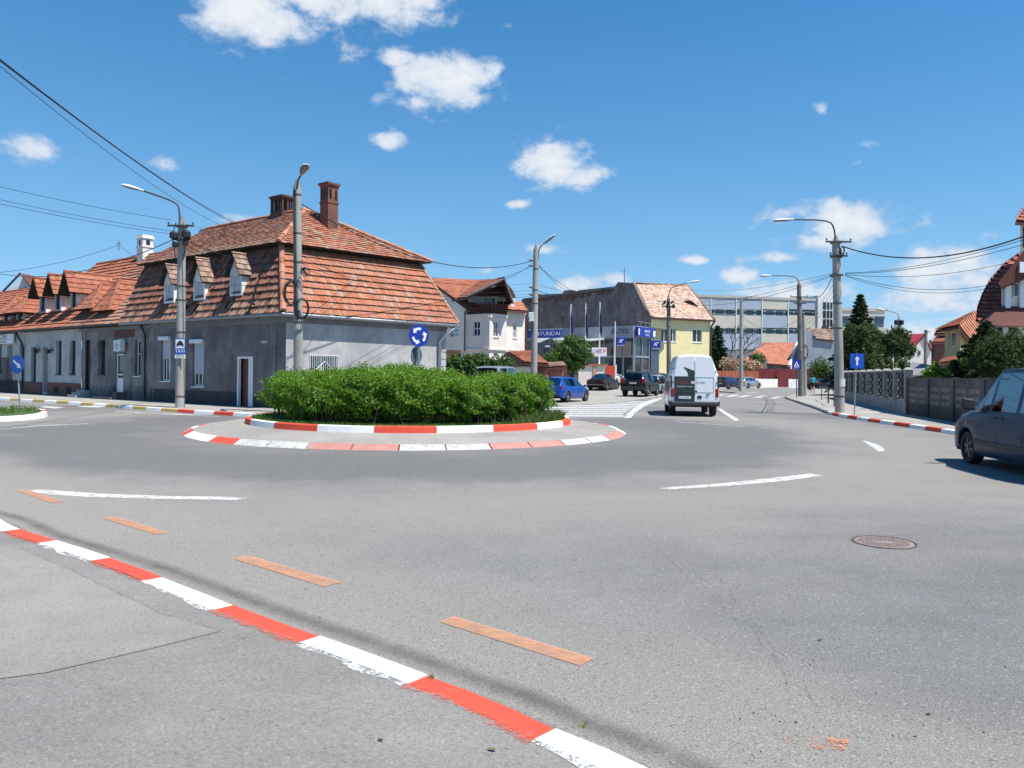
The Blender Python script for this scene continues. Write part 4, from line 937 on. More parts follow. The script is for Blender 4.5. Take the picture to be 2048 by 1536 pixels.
f = window(PLl, hB[2], hb, 'pvc', 'glass', .1, .09, 0, [.36, .72], False, 'door'); mb = MB(); a, b, c, d = hB[2]; mb.pbox(PLl, a + .08, b - .08, c, c + .85, -.12, -.1); mb.build('door_panel', M['pvc'], f)
mb = MB(); a, b, c, d = hB[3]; mb.pbox(PLl, a, b, c, d, -.22, -.18); mb.pbox(PLl, a + .1, b - .1, c + .1, c + 1.0, -.18, -.165); mb.pbox(PLl, a + .1, b - .1, c + 1.1, d - .1, -.18, -.165); mb.build('door', M['oldwood'], hb)
mb = MB(); mb.pbox(PLl, SB0 + .2, hB[2][0] - .15, .1, .75, -.02, .04); mb.pbox(PLl, hB[2][1] + .1, hB[3][0] - .1, .1, .75, -.02, .04); mb.build('plinth', M['pl_mid'], hb)
mb = MB(); mb.pbox(PLl, SB0, SC0, ZE - .25, ZE - .08, -.02, .15); mb.pbox(PLl, SC0 - .5, SC0 - .2, .1, ZE - .25, -.02, .03); mb.build('cornice', M['trim_grey'], hb)
mb = MB(); a, b, c, d = Lrow(229, 655, 268, 675); mb.pbox(PLl, a, b, c, d, -.018, .01); mb.build('brown_panel', M['plinth_br'], hb)
acr = Lrow(240, 681, 257, 705); ac = thing('air_conditioner', 'white outdoor air conditioner unit mounted on the patchy grey facade', 'air conditioner', PLl.w(acr[0], acr[2], 0))
mb = MB(); mb.pbox(PLl, acr[0] + .1, acr[1] - .1, acr[2] + .05, acr[3], .12, .38); mb.build('casing', M['pvc'], ac, bevel=.02)
mb = MB(); cc = PLl.w((acr[0] + acr[1]) / 2, (acr[2] + acr[3]) / 2, .385); mb.lathe(cc, (PLl.n.x, PLl.n.y, 0), [(.2, 0), (.2, .012), (.05, .012)], 20); mb.build('fan_grille', M['shutter'], ac)
mb = MB(); mb.pbox(PLl, acr[0] + .2, acr[0] + .25, acr[2] - .08, acr[2] - .002, -.02, .4); mb.pbox(PLl, acr[1] - .05, acr[1], acr[2] - .08, acr[2] - .002, -.02, .4); mb.build('bracket', M['zinc'], ac)
sH = TR - wi
roof_slope(hb, sH, SC0 + 1.2, ZE + .02, ZR2, 'tile_br', 21, .22, .3, colf=lambda r, s, v, h: (r.uniform(.75, 1) if s < 2.5 + v * .2 else min(1, max(0, r.gauss(.6, .2)))))
gw = MB(); gw.poly([rowpt(sH + 4.6, RD + .35, 7.1), rowpt(sH + 1.0, RD + .3, 8.75), rowpt(sH + 1.0, RD + .2, 8.3), rowpt(sH + 3.8, RD - 1.3, 6.9)]); 
# steps and bench
st = thing('stone_steps', 'worn pale stone steps below the grey row house door', 'steps', PLl.w(hB[3][0], .12, .3)); mb = MB()
for i in range(3): mb.pbox(PLl, hB[3][0] - .1, hB[3][1] + .15, .12 + i * .13, .12 + (i + 1) * .13, .0 + .002, .75 - i * .22)
mb.build('treads', M['pl_white'], st)
st = thing('concrete_steps', 'low concrete steps with side block below the white glazed door', 'steps', PLl.w(hB[2][0], .12, .3)); mb = MB(); a, b = hB[2][0] - .3, hB[2][1] + .9
mb.pbox(PLl, a, b, .12, .24, .045, .75); mb.pbox(PLl, a + .1, b - .6, .24, .36, .045, .45); mb.pbox(PLl, a - .2, a - .003, .12, .5, .045, .6); mb.build('treads', M['pl_mid'], st)
# house C: off-white facade, brown plinth
hc = thing('offwhite_row_house', 'off-white row house with brown plinth and gabled dormers in a tiled roof', 'house', (*rowpt(SC0, 0, 0).xy, 0))
hC = [Lrow(112, 681, 123, 749), Lrow(139, 681, 151, 749), Lrow(85, 694, 96, 770), Lrow(62, 694, 72, 767)]
hC[2] = (hC[2][0], hC[2][1], .3, hC[2][3])
mb = MB(); wall(mb, PLl, SC0, SD0, .1, ZE, hC, .2, 0); mb.build('wall', M['pl_white'], hc)
for r_ in (hC[0], hC[1], hC[3]): window(PLl, r_, hc, 'oldwood', 'glass', .16, .05, 1, .7)
mb = MB(); a, b, c, d = hC[2]; mb.pbox(PLl, a, b, c, d, -.2, -.15); mb.pbox(PLl, a + .12, b - .12, c + .15, c + 1.0, -.15, -.135); mb.pbox(PLl, a + .12, b - .12, c + 1.1, d - .15, -.15, -.135); mb.build('door', M['trim_grey'], hc)
mb = MB(); mb.pbox(PLl, SC0 + .02, hC[2][0] - .02, .1, .85, .003, .05); mb.pbox(PLl, hC[2][1] + .02, SD0, .1, .85, .003, .05)
for px_ in (113, 140): a = sx(px_); 
mb.build('plinth', M['plinth_br'], hc)
for px_ in (114, 139): mb = MB(); a = sx(px_, 785); mb.pbox(PLl, a - .3, a + .3, .25, .62, .05, .06); mb.build('cellar_vent', M['void'], hc)
mb = MB(); mb.pbox(PLl, SC0, SD0, ZE - .22, ZE - .08, 0, .15); mb.build('cornice', M['pl_white'], hc)
for px_ in (77, 103): l_ = MB(); a = sx(px_); z_ = PLl.px(px_, 700)[1]; l_.pbox(PLl, a - .28, a + .28, z_ - .03, z_ + .03, .003, .3); l_.pbox(PLl, a - .12, a + .12, z_ - .2, z_ - .03, .1, .26); l_.build('wall_lamp', M['cablemat'], hc)
roof_slope(hc, SC0 + 1.2, SD0, ZE + .02, ZR2, 'tile_red', 22, .24, .36)
PDc = Plane(rowpt(0, .55, 0).xy, dl)
for (x0, y0, x1, y1, pk_) in ((81, 586, 90, 623, 557), (111, 580, 120, 619, 550), (143, 575, 152, 615, 544)):
    r_ = PDc.rect(x0, y0, x1, y1); dormer(hc, PDc, r_, PDc.px((x0 + x1) / 2, pk_)[1], 3.6, 'whitewash', 'tile_red', 'oldwood', 0, .3, .16, .55, cheek='whitewash', chh=.34, tw=.24, front='pl_white')
for (x0, y0, x1, y1, pk_) in ((181, 597, 190, 628, 566), (219, 592, 227, 623, 555)):
    r_ = PDc.rect(x0, y0, x1, y1); dormer(hc, PDc, r_, PDc.px((x0 + x1) / 2, pk_)[1], 3.6, 'whitewash', 'tile_red', 'oldwood', 0, .55, .22, .6, hip=True, cheek='whitewash', chh=.34, tw=.24, front='pl_white')
# white verge wall standing up between the two roofs + white chimney + aerial
mb = MB(); s_ = SC0 - 1.0; a_, b_ = rowpt(sx(300) + 3.4, 2.1, 6.35), rowpt(sx(318) + 3.2, RD + .1, 8.45)
q = [rowpt(SC0 + 1.15, 1.6, 5.9), rowpt(SC0 + 1.15, RD, 8.75), rowpt(SC0 + 1.15, RD, 8.4), rowpt(SC0 + 1.15, 2.4, 5.9)]
mb.prism([rowpt(SC0 + 1.1, 2.1, 6.3), rowpt(SC0 + 1.1, RD, 8.62), rowpt(SC0 + 1.1, 2 * RD - 2.1, 6.3)], v3(dl * .25)); mb.build('verge_wall', M['whitewash'], hc)
q = P(290, 500, 46.5); chimney(hc, q.x, q.y, .85, .75, 7.2, 9.75, 'whitewash', 'plain')
q = rowpt(sx(238), RD + .2, 0); mb = MB(); Y_ = q.y; t_ = P(238, 482, Y_); mb.tube([(t_.x, t_.y, 8.3), t_], .035, 6); mb.tube([t_ + V((-.15, 0, -.15)), t_ + V((.15, 0, -.15))], .02, 5); mb.build('aerial_mast', M['zinc'], hc)
# house D: pizzeria with sign
hd_ = thing('pizza_shop_house', 'off-white shop house at the left edge with pale sign board and iron grille', 'house', (*rowpt(SD0, 0, 0).xy, 0))
hD = [Lrow(39, 687, 46, 740), Lrow(14, 690, 25, 775), Lrow(-14, 689, 4, 746), Lrow(-60, 690, -40, 770)]
mb = MB(); wall(mb, PLl, SD0, SE, .1, ZE, hD, .2, 0); mb.quad(rowpt(SE, 0, .1), rowpt(SE, 8, .1), rowpt(SE, 8, ZE), rowpt(SE, 0, ZE)); mb.build('wall', M['pl_white'], hd_)
for r_ in hD[:1] + hD[2:]: window(PLl, r_, hd_, 'oldwood', 'glass', .16, .06, 1, .7)
mb = MB(); a, b, c, d = hD[1]; mb.pbox(PLl, a, b, c, d, -.2, -.15); mb.build('door', M['pl_mid'], hd_)
mb = MB(); mb.pbox(PLl, SD0, SE, .1, .9, .003, .04); mb.build('plinth', M['plinth_dk'], hd_)
mb = MB(); a, b = sx(28), sx(8)
for i in range(12): s_ = a + (b - a) * i / 11; mb.tube([PLl.w(s_, .5, .3), PLl.w(s_, 2.3, .3)], .02, 4)
mb.tube([PLl.w(a, 2.3, .3), PLl.w(b, 2.3, .3)], .03, 4); mb.tube([PLl.w(a, .6, .3), PLl.w(b, .6, .3)], .03, 4); mb.build('iron_grille', M['cablemat'], hd_)
roof_slope(hd_, SD0, SE, ZE + .02, 7.6, 'tile_red', 23, .24, .36)
for (x0, y0, x1, y1, pk_) in ((8, 617, 18, 647, 590), (35, 613, 46, 646, 585)):
    r_ = PDc.rect(x0, y0, x1, y1); dormer(hd_, PDc, r_, PDc.px((x0 + x1) / 2, pk_)[1], 3.2, 'whitewash', 'tile_red', 'oldwood', 0, .5, .2, .55, hip=True, cheek='whitewash', chh=.34, tw=.24, front='pl_white')
gutter([rowpt(SE, -.44, ZE), rowpt(sH, -.44, ZE)], M['cablemat'], hc, .06)
x = sx(46); pipe([PLl.w(x, ZE - .05, .42), PLl.w(x - .2, ZE - .6, .2), PLl.w(x - .2, 3.0, .08), PLl.w(x - .2, .4, .08)], .06, M['cablemat'], hd_)
sg = thing('shop_sign', 'pale rectangular sign board with dark lettering on the house at the left edge', 'sign', PLl.w(sx(20), 3, .2)); r_ = Lrow(-8, 669, 33, 688)
mb = MB(); mb.pbox(PLl, *r_, .1, .2); mb.build('board', M['pvc'], sg); M['lettergrey'] = mat('grey_lettering', (.12, .13, .15), .6, 0)
sc_ = (r_[0] + r_[1]) / 2; text_mb('PIZZERIA', .42, M['lettergrey'], 'lettering', sg, plane_matrix(PLl, sc_, r_[2] + .42, .203), .002, sx=.9); text_mb('RESTAURANT', .2, M['lettergrey'], 'lettering', sg, plane_matrix(PLl, sc_, r_[2] + .12, .203), .002)
mb = MB(); mb.pbox(PLl, r_[0] + .05, r_[1] - .05, r_[2] + .24, r_[2] + .26, .201, .205); mb.build('sign_line', M['lettergrey'], sg)
# gabled house peeping out behind at the far left
hg_ = thing('background_gable_house', 'peeling white gable with maroon roof behind the row at the far left', 'house', (-42, 62, 0)); Yb = 62.0
def wp(px, py, Y=Yb): return P(px, py, Y)
mb = MB(); q = [wp(-30, 700), wp(70, 700), wp(70, 577), wp(48, 551), wp(2, 596), wp(-30, 600)]; mb.prism(q, V((.0, 6, 0))); mb.build('wall', M['whitewash'], hg_)
mb = MB(); tiles(mb, wp(-90, 612) + V((0, -.4, 0)), wp(2, 590) + V((0, -.4, 0)), wp(48, 547) + V((0, -.4, 0)), wp(-30, 552) + V((0, 6, 0)), .3, .4, .03, .01, .006, 9); tiles(mb, wp(72, 580) + V((0, -.4, 0)), wp(72, 580) + V((0, 6, 0)), wp(48, 548) + V((0, 6, 0)), wp(48, 548) + V((0, -.4, 0)), .3, .4, .03, .01, .006, 9)
mb.build('roof', M['tile_mar'], hg_)
mb = MB(); mb.tube([wp(0, 598) + V((0, -.45, 0)), wp(48, 548) + V((0, -.45, 0)), wp(74, 580) + V((0, -.45, 0))], .1, 6); mb.build('verge_board', M['plinth_br'], hg_)
# ------------------------------------------------------------------ street poles, lamps, signs
M['conc'] = mat('pole_concrete', (.34, .33, .30), .9, .3, 2.2, fine=35, bump=.3, streak=True)
M['conc_dk'] = mat('pole_concrete_dark', (.2, .185, .17), .9, .35, 2, fine=35, bump=.3, streak=True)
M['galv'] = mat('galvanised_steel', (.45, .46, .47), .45, .15, 8, metal=.7)
M['lampshell'] = mat('lamp_shell', (.62, .63, .62), .5, .15, 6); M['lampglass'] = mat('lamp_glass', (.12, .115, .10), .25, .1, 9)
M['steel_dk'] = mat('dark_steel', (.06, .055, .055), .6, .2, 6)
M['insul'] = mat('insulator', (.05, .035, .03), .3, 0)
def lamp_head(parent, p, q, w=.17, up=None):
    p, q = Vector(p), Vector(q); d = (q - p); Ln = d.length; d.normalize(); s = d.cross(Vector((0, 0, 1))).normalized(); u = s.cross(d)
    st = [(0, .3, .35), (.12, .45, .5), (.4, .8, .9), (.7, 1.0, 1.0), (.92, .8, .75), (1, .35, .4)]; top = MB(); g = MB(); rows = []
    for (t, a, b) in st: rows.append([p + d * Ln * t + s * (w * a * math.cos(k * math.pi / 8)) + u * (w * .6 * b * math.sin(k * math.pi / 8)) for k in range(9)])
    for r0, r1 in zip(rows, rows[1:]):
        for k in range(8): top.quad(r0[k], r1[k], r1[k + 1], r0[k + 1])
    top.poly(rows[0]); top.poly(rows[-1]); top.quad(rows[0][0], rows[0][8], rows[1][8], rows[1][0])
    h = top.build('lamp_head', M['lampshell'], parent, smooth=50)
    rows = []
    for (t, a, b) in st[1:]: rows.append([p + d * Ln * t + s * (w * .93 * a * math.cos(k * math.pi / 6)) - u * (w * .38 * b * math.sin(k * math.pi / 6)) for k in range(7)])
    for r0, r1 in zip(rows, rows[1:]):
        for k in range(6): g.quad(r0[k], r1[k], r1[k + 1], r0[k + 1])
    g.build('lamp_glass', M['lampglass'], h, smooth=50)
def pole(label, pb, zt, r0, r1, arm=None, head=None, hw=.17, cross=(), bands=(), m='conc', armr=.035, name='street_lamp', cat='street lamp', n=18, group=None, lean=0.0):
    """pb base point, arm: points, head:(p,q), cross: (z, left, right, depth)"""
    t = thing(name, label, cat, pb, 0, group); top = V((pb.x + lean, pb.y, zt)); mb = MB(); mb.tube([pb, pb.lerp(top, .5), top], [r0, (r0 + r1) / 2, r1], n); mb.build('pole', M[m], t, smooth=50)
    if arm:
        mb = MB(); mb.tube(smoothline3(arm), armr, 8); mb.build('arm', M['steel_dk'], t, smooth=50)
        mb = MB(); mb.cyl(V((top.x, top.y, zt - .01)), V((top.x, top.y, zt + .28)), r1 * .95, armr * 1.3, 10); mb.build('pole_cap', M['conc_dk'], t, smooth=50)
    if head: lamp_head(t, head[0], head[1], hw)
    for (z, l, r, kn) in cross:
        x = top.x; mb = MB(); mb.box(x - l, pb.y - r1 - .06, z - .035, x + r, pb.y - r1 - .001, z + .035); mb.box(x - r1 - .02, pb.y - r1 - .002, z - .05, x + r1 + .02, pb.y + r1 + .02, z + .05); c = mb.build('crossarm', M['steel_dk'], t)
        for k in range(kn):
            s = -l + .04 + (l + r - .08) * k / max(1, kn - 1)
            if abs(s) < r1 + .05: continue
            mb = MB(); mb.lathe((x + s, pb.y - r1 - .03, z + .036), (0, 0, 1), [(.012, 0), (.012, .03), (.035, .04), (.04, .08), (.02, .11)], 8); mb.build('insulator', M['insul'], c)
    mb = None
    for z in bands: mb = MB(); mb.lathe((pb.x + lean * (z - pb.z) / (zt - pb.z), pb.y, z), (0, 0, 1), [(r0 + (r1 - r0) * (z / zt) + .012, 0), (r0 + (r1 - r0) * (z / zt) + .012, .05)], n); mb.build('clamp', M['steel_dk'], t)
    return t
def smoothline3(pts, it=2):
    pts = [Vector(p) for p in pts]
    for _ in range(it):
        q = [pts[0]]
        for a, b in zip(pts, pts[1:]): q += [a.lerp(b, .25), a.lerp(b, .75)]
        q.append(pts[-1]); pts = q
    return pts
def disc(mb, c, ax, r, th, m=0, n=32): mb.lathe(Vector(c), ax, [(r, 0), (r, th)], n, m)
def signbase(name, label, cat, c, r, theta, zb):
    """round or square sign facing direction theta (0 = straight to the camera side), returns thing and local frame"""
    t = thing(name, label, cat, (c.x, c.y, zb)); n = Vector((math.sin(theta), -math.cos(theta), 0)); rt = Vector((0, 0, 1)).cross(n); return t, n, rt
M['s_blue'] = mat('sign_blue', (.012, .09, .46), .4, .06, 8); M['s_blue2'] = mat('sign_blue_dark', (.010, .035, .30), .4, .06, 8); M['s_white'] = mat('sign_white', (.78, .78, .78), .45, .04, 8); M['s_back'] = mat('sign_back', (.13, .135, .14), .5, .15, 9); M['s_black'] = mat('sign_black', (.02, .02, .02), .5, 0)
def flat(mb, c, rt, up, n, pts, off, th=.003):
    mb.prism([c + rt * x + up * y + n * off for x, y in pts], n * th)
UP = Vector((0, 0, 1))
# -- lamp post with the taxi sign
Y = 31.2; b = P(360, 815, Y); b.z = .12; top = P(359, 447, Y)
tp = pole('concrete street lamp on the left pavement carrying the blue taxi sign', b, top.z, .185, .15, [P(359, 450, Y - .1), P(359, 415, Y - .1), P(349, 403, Y - .1), P(285, 381, Y - .1)], (P(288, 382, Y - .1), P(243, 370, Y - .1)), .16, [(P(359, 453, Y).z, .50, .56, 4), (P(359, 480, Y).z, .32, .42, 3)], (P(0, 790, Y).z, P(0, 662, Y).z, P(0, 598, Y).z, P(0, 570, Y).z))
mb = MB()
for (px, py, r) in ((348, 470, .17), (372, 468, .18), (350, 488, .12), (371, 486, .11)): c = P(px, py, Y - .3); mb.lathe(c - V((0, 0, r)), (0, 0, 1), [(r * .4, 0), (r, r * .3), (r, r * 1.4), (r * .5, r * 1.9)], 10)
mb.build('junction_boxes', M['black'], tp)
mb = MB()
for (px, q) in ((352, 344), (366, 375)): mb.tube(smoothline3([P(px, 445, Y - .25), P(q, 470, Y - .3), P(px, 520, Y - .25)]), .018, 5)
mb.build('drop_wires', M['cablemat'], tp)
t, n, rt = signbase('taxi_sign', 'blue and white taxi stand sign strapped to the concrete street lamp', 'sign', P(360, 696, Y - .22), 0, -.12, P(360, 720, Y).z)
c = P(360.5, 692.5, Y - .24); w = 11.2 / F * Y; h = 15.7 / F * Y
mb = MB(); flat(mb, c, rt, UP, n, [(-w, -h), (w, -h), (w, h), (-w, h)], 0, .012); mb.build('panel', M['s_blue'], t)
mb = MB(); flat(mb, c, rt, UP, n, [(-w * .84, -h * .25), (w * .84, -h * .25), (w * .84, h * .88), (-w * .84, h * .88)], .0125); mb.build('white_field', M['s_white'], t)
mb = MB(); cc = c + UP * (h * .28); k = w * .65
flat(mb, cc, rt, UP, n, [(-k, -.06), (k, -.06), (k, .01), (k * .8, .03), (k * .62, .10), (-k * .62, .10), (-k * .8, .03), (-k, .01)], .016); flat(mb, cc, rt, UP, n, [(-.045, .105), (.045, .105), (.035, .135), (-.035, .135)], .016); flat(mb, cc, rt, UP, n, [(-k, -.11), (-k + .05, -.11), (-k + .05, -.061), (-k, -.061)], .016); flat(mb, cc, rt, UP, n, [(k - .05, -.11), (k, -.11), (k, -.061), (k - .05, -.061)], .016); mb.build('car_pictogram', M['s_black'], t)
M4 = Matrix(((rt.x, 0, n.x, 0), (rt.y, 0, n.y, 0), (0, 1, 0, 0), (0, 0, 0, 1))); M4.translation = c - UP * (h * .62) + n * .0135
text_mb('TAXI', .19, M['s_white'], 'lettering', t, M4, .002)
mb = MB(); c2 = P(360.5, 713, Y - .24); flat(mb, c2, rt, UP, n, [(-w, -.075), (w, -.075), (w, .075), (-w, .075)], 0, .01); mb.build('lower_panel', M['s_white'], t)
M4b = M4.copy(); M4b.translation = c2 + UP * .034 + n * .0105; text_mb('REZERVAT', .07, M['s_black'], 'lettering', t, M4b, .001)
M4b = M4.copy(); M4b.translation = c2 - UP * .034 + n * .0105; text_mb('ZILNIC 0-24', .07, M['s_black'], 'lettering', t, M4b, .001)
# -- pole at the building corner behind the hedge
Y = 28.3; b = P(598, 800, Y); b.z = .12; top = P(594, 374, Y)
tp = pole('tall concrete street lamp before the corner house, lamp pointing at the viewer', b, top.z, .185, .14, [P(594, 378, Y - .1), P(595, 362, Y - .25), P(602, 350, Y - .7)], (P(602, 351, Y - .7), P(613, 329, Y - 1.7)), .15, [], (P(0, 385, Y).z, P(0, 462, Y).z, P(0, 520, Y).z, P(0, 640, Y).z), lean=top.x - b.x)
mb = MB()
for (px, py, r) in ((592, 400, .0),): pass
mb = MB(); 
for k in range(5): mb.tube(smoothline3([P(587 + k, 380, Y - .2), P(586 + k * 1.5, 450, Y - .22), P(588 + k, 520, Y - .2), P(590 + k * 2, 640, Y - .2)]), .008, 4)
mb.build('drop_wires', M['cablemat'], tp)
def coil(label, px, py, Y, r, k=7, tilt=.3, seed=1, sq=.7):
    c = P(px, py, Y); t = thing('cable_coil', label, 'cable coil', c); rr = random.Random(seed)
    mb = MB()
    for i in range(k):
        a = rr.uniform(-.15, .15) + tilt; rd = r * rr.uniform(.85, 1.05); o = V((rr.uniform(-.02, .02), rr.uniform(-.05, .05), rr.uniform(-.02, .02)))
        mb.tube([c + o + V((math.cos(q) * rd * sq, math.cos(q) * rd * math.sin(a), math.sin(q) * rd)) for q in [j * 2 * math.pi / 20 for j in range(21)]], .012, 5)
    mb.build('loops', M['cablemat'], t, smooth=60)
coil('coil of black cable hanging left of the pole before the corner house', 582, 586, Y - .2, .42, 9, .3, 2, .5); coil('lower coil of black cable strapped on the front of the pole before the corner house', 604, 617, Y - .3, .36, 8, .2, 3, .62); coil('small loop of thin cable right of the pole before the corner house', 610, 543, Y - .2, .16, 4, .2, 4, .9)
# -- middle pole with short lamp
Y = 42.5; b = P(1067, 770, Y); b.z = .04; top = P(1072, 499, Y)
tp = pole('concrete street lamp with short arm between the pink gate and the cream house', b, top.z, .19, .145, [P(1076, 520, Y - .05), P(1077, 500, Y - .05), P(1084, 490, Y - .05)], (P(1083, 491, Y - .05), P(1110, 470, Y - .3)), .16, [], (P(0, 528, Y).z, P(0, 570, Y).z, P(0, 597, Y).z), lean=top.x - b.x)
mb = MB(); c = P(1062, 634, Y - .2); mb.box(c.x - .14, c.y - .1, c.z - .25, c.x + .14, c.y + .1, c.z + .25); mb.build('connection_box', M['lampshell'], tp, bevel=.03)
coil('small loop of cable on the left of the short-armed lamp post', 1060, 652, Y - .25, .5, 5, .1, 5, .35)
mb = MB()
for z in (521, 532, 575, 590): c = P(1063, z, Y - .1); mb.lathe(c, (-1, 0, .2), [(.03, -.15), (.05, 0), (.03, .15)], 8)
mb.build('cable_anchors', M['steel_dk'], tp)
# -- right hand pole
Y = 33.0; b = P(1680, 825, Y); b.z = .12; top = P(1672, 484, Y)
tp = pole('long-armed concrete street lamp on the right pavement beside the one-way sign', b, top.z, .20, .16, [P(1671, 490, Y - .05), P(1669, 455, Y - .05), P(1657, 440, Y - .05), P(1583, 439, Y - .05)], (P(1588, 439, Y - .05), P(1547, 442, Y - .05)), .15, [(P(1672, 485, Y).z, .52, .58, 3), (P(1672, 513, Y).z, .34, .42, 2), (P(1672, 551, Y).z, .24, .24, 2)], (P(0, 776, Y).z, P(0, 590, Y).z, P(0, 640, Y).z), lean=top.x - b.x)
mb = MB(); mb.tube(smoothline3([P(1683, 492, Y - .2), P(1690, 498, Y - .25), P(1686, 510, Y - .25), P(1682, 516, Y - .2)]), .03, 6); mb.tube([P(1680, 495, Y - .3), P(1683, 515, Y - .3)], .05, 6); mb.build('cable_clamps', M['black'], tp)
mb = MB(); c = P(1677, 765, Y - .2); mb.lathe(V((b.x - .01, b.y, c.z - .18)), (0, 0, 1), [(.204, 0), (.204, .34)], 18); mb.build('pasted_notice', M['lampshell'], tp)
t, n, rt = signbase('one_way_sign', 'square blue sign with white upward arrow on a thin post by the fence', 'sign', P(1709, 830, 30.9), 0, .05, .12)
Y = 30.9; pb = P(1708.5, 830, Y); mb = MB(); mb.tube([V((pb.x, pb.y, .1)), P(1713.5, 706, Y)], .026, 8); mb.build('post', M['galv'], t, smooth=50)
c = P(1714, 722, Y - .05); w = 14.2 / F * Y; mb = MB(); flat(mb, c, rt, UP, n, [(-w, -w * 1.05), (w, -w * 1.05), (w, w * 1.05), (-w, w * 1.05)], 0, .01); mb.build('panel', M['s_blue'], t)
mb = MB(); a = w; flat(mb, c, rt, UP, n, [(-.13 * a, -.62 * a), (.13 * a, -.62 * a), (.13 * a, .25 * a), (.38 * a, .22 * a), (0, .66 * a), (-.38 * a, .22 * a), (-.13 * a, .25 * a)], .0105); mb.build('arrow', M['s_white'], t)
# -- further poles on the right
Y = 60; b = P(1602, 793, Y); b.z = .1; top = P(1598, 570, Y)
pole('brownish long-armed street lamp standing by the pedestrian crossing sign', b, top.z, .22, .16, [P(1598, 575, Y - .05), P(1597, 562, Y - .05), P(1590, 552, Y - .05), P(1540, 551, Y - .05)], (P(1543, 551, Y - .05), P(1520, 552, Y - .05)), .18, [(P(0, 580, Y).z + .1, .75, .65, 3), (P(0, 593, Y).z + .1, .45, .5, 2)], (P(0, 640, Y).z + .1, P(0, 690, Y).z + .1), m='conc_dk', lean=top.x - b.x)
Y = 62; b = P(1610, 790, Y); b.z = .1; top = P(1607, 630, Y)
tq = pole('shorter leaning utility pole close behind the brownish street lamp', b, top.z, .16, .13, None, None, .1, [], (P(0, 700, Y).z,), m='conc', name='utility_pole', cat='utility pole', lean=top.x - b.x)
coil('loops of cable on the shorter leaning utility pole', 1610, 703, Y - .2, .55, 6, .2, 6, .5)
Y = 80; b = P(1482, 760, Y); b.z = .1; top = P(1483, 602, Y)
pole('slim concrete street lamp rising behind the parked silver car', b, top.z, .22, .17, [P(1486, 605, Y), P(1488, 598, Y), P(1497, 594, Y)], (P(1496, 595, Y), P(1507, 590, Y)), .2, [], (P(0, 660, Y).z,), lean=top.x - b.x)
Y = 61; b = P(1338, 790, Y); b.z = .1; top = P(1337, 598, Y)
tq = pole('wooden-brown street lamp with tangled cables in front of the yellow house', b, top.z, .2, .15, [P(1338, 600, Y - .05), P(1338, 582, Y - .05), P(1346, 573, Y - .05), P(1378, 565, Y - .05)], (P(1374, 566, Y - .05), P(1399, 562, Y - .05)), .17, [(P(0, 600, Y).z, .55, .5, 3), (P(0, 622, Y).z, .4, .45, 3)], (P(0, 640, Y).z,), m='conc_dk', lean=top.x - b.x)
mb = MB(); rr = random.Random(4)
for k in range(12): c = P(1337 + rr.uniform(-12, 12), 608 + rr.uniform(-6, 8), Y - .25); mb.lathe(c, (rr.uniform(-1, 1), rr.uniform(-1, 1), .5), [(.04, -.12), (.09, 0), (.04, .12)], 7)
mb.build('cable_joints', M['black'], tq)
Y = 88; b = P(1799, 750, Y); b.z = .1; top = P(1798, 640, Y)
tq = pole('distant street lamp with transformer boxes between the round trees', b, top.z, .22, .18, [P(1798, 645, Y), P(1798, 630, Y), P(1790, 625, Y), P(1768, 620, Y)], (P(1771, 621, Y), P(1753, 618, Y)), .25, [(P(0, 651, Y).z, .45, .5, 3)], (), m='conc_dk', lean=top.x - b.x)
mb = MB()
for px in (1793, 1803): c = P(px, 645, Y - .3); mb.lathe(c - UP * .3, UP, [(.15, 0), (.25, .1), (.25, .5), (.15, .6)], 10)
mb.build('transformer_boxes', M['black'], tq)
for (px, py, Y_, lab) in ((1852, 660, 100, 'dark lattice utility pole far away near the red-roofed house'), (1861, 680, 125, 'smallest dark utility pole far away right of the lattice one')):
    b = P(px - 2, 752, Y_); b.z = .1; top = P(px, py, Y_); pole(lab, b, top.z, .24, .18, None, None, .1, [(top.z - .25, .4, .4, 2)], (), m='conc_dk', name='utility_pole', cat='utility pole', lean=top.x - b.x)
t, n, rt = signbase('pedestrian_sign', 'small blue square crossing sign with white triangle on its own post', 'sign', P(1593, 795, 56), 0, .15, .12)
Y = 56; pb = P(1593.5, 795, Y); mb = MB(); mb.tube([V((pb.x, pb.y, .1)), P(1593, 720, Y)], .035, 7); mb.build('post', M['steel_dk'], t)
c = P(1593, 728.5, Y - .06); w = 9.8 / F * Y; mb = MB(); flat(mb, c, rt, UP, n, [(-w, -w), (w, -w), (w, w), (-w, w)], 0, .012); mb.build('panel', M['s_blue2'], t)
mb = MB(); flat(mb, c, rt, UP, n, [(-w * .6, -w * .45), (w * .6, -w * .45), (0, w * .62)], .0125); mb.build('white_triangle', M['s_white'], t)
mb = MB(); cc = c - UP * .02; flat(mb, cc, rt, UP, n, [(-.09, -.11), (-.05, -.11), (0, .0), (.05, -.11), (.09, -.11), (.03, .06), (-.03, .06)], .016); flat(mb, cc, rt, UP, n, [(-.02, .065), (.02, .065), (.02, .1), (-.02, .1)], .016); mb.build('walking_figure', M['s_black'], t)
M4b = Matrix(((rt.x, 0, n.x, 0), (rt.y, 0, n.y, 0), (0, 1, 0, 0), (0, 0, 0, 1))); M4b.translation = c - UP * (w * .72) + n * .0125; text_mb('PIETONI', .11, M['s_white'], 'lettering', t, M4b, .001)
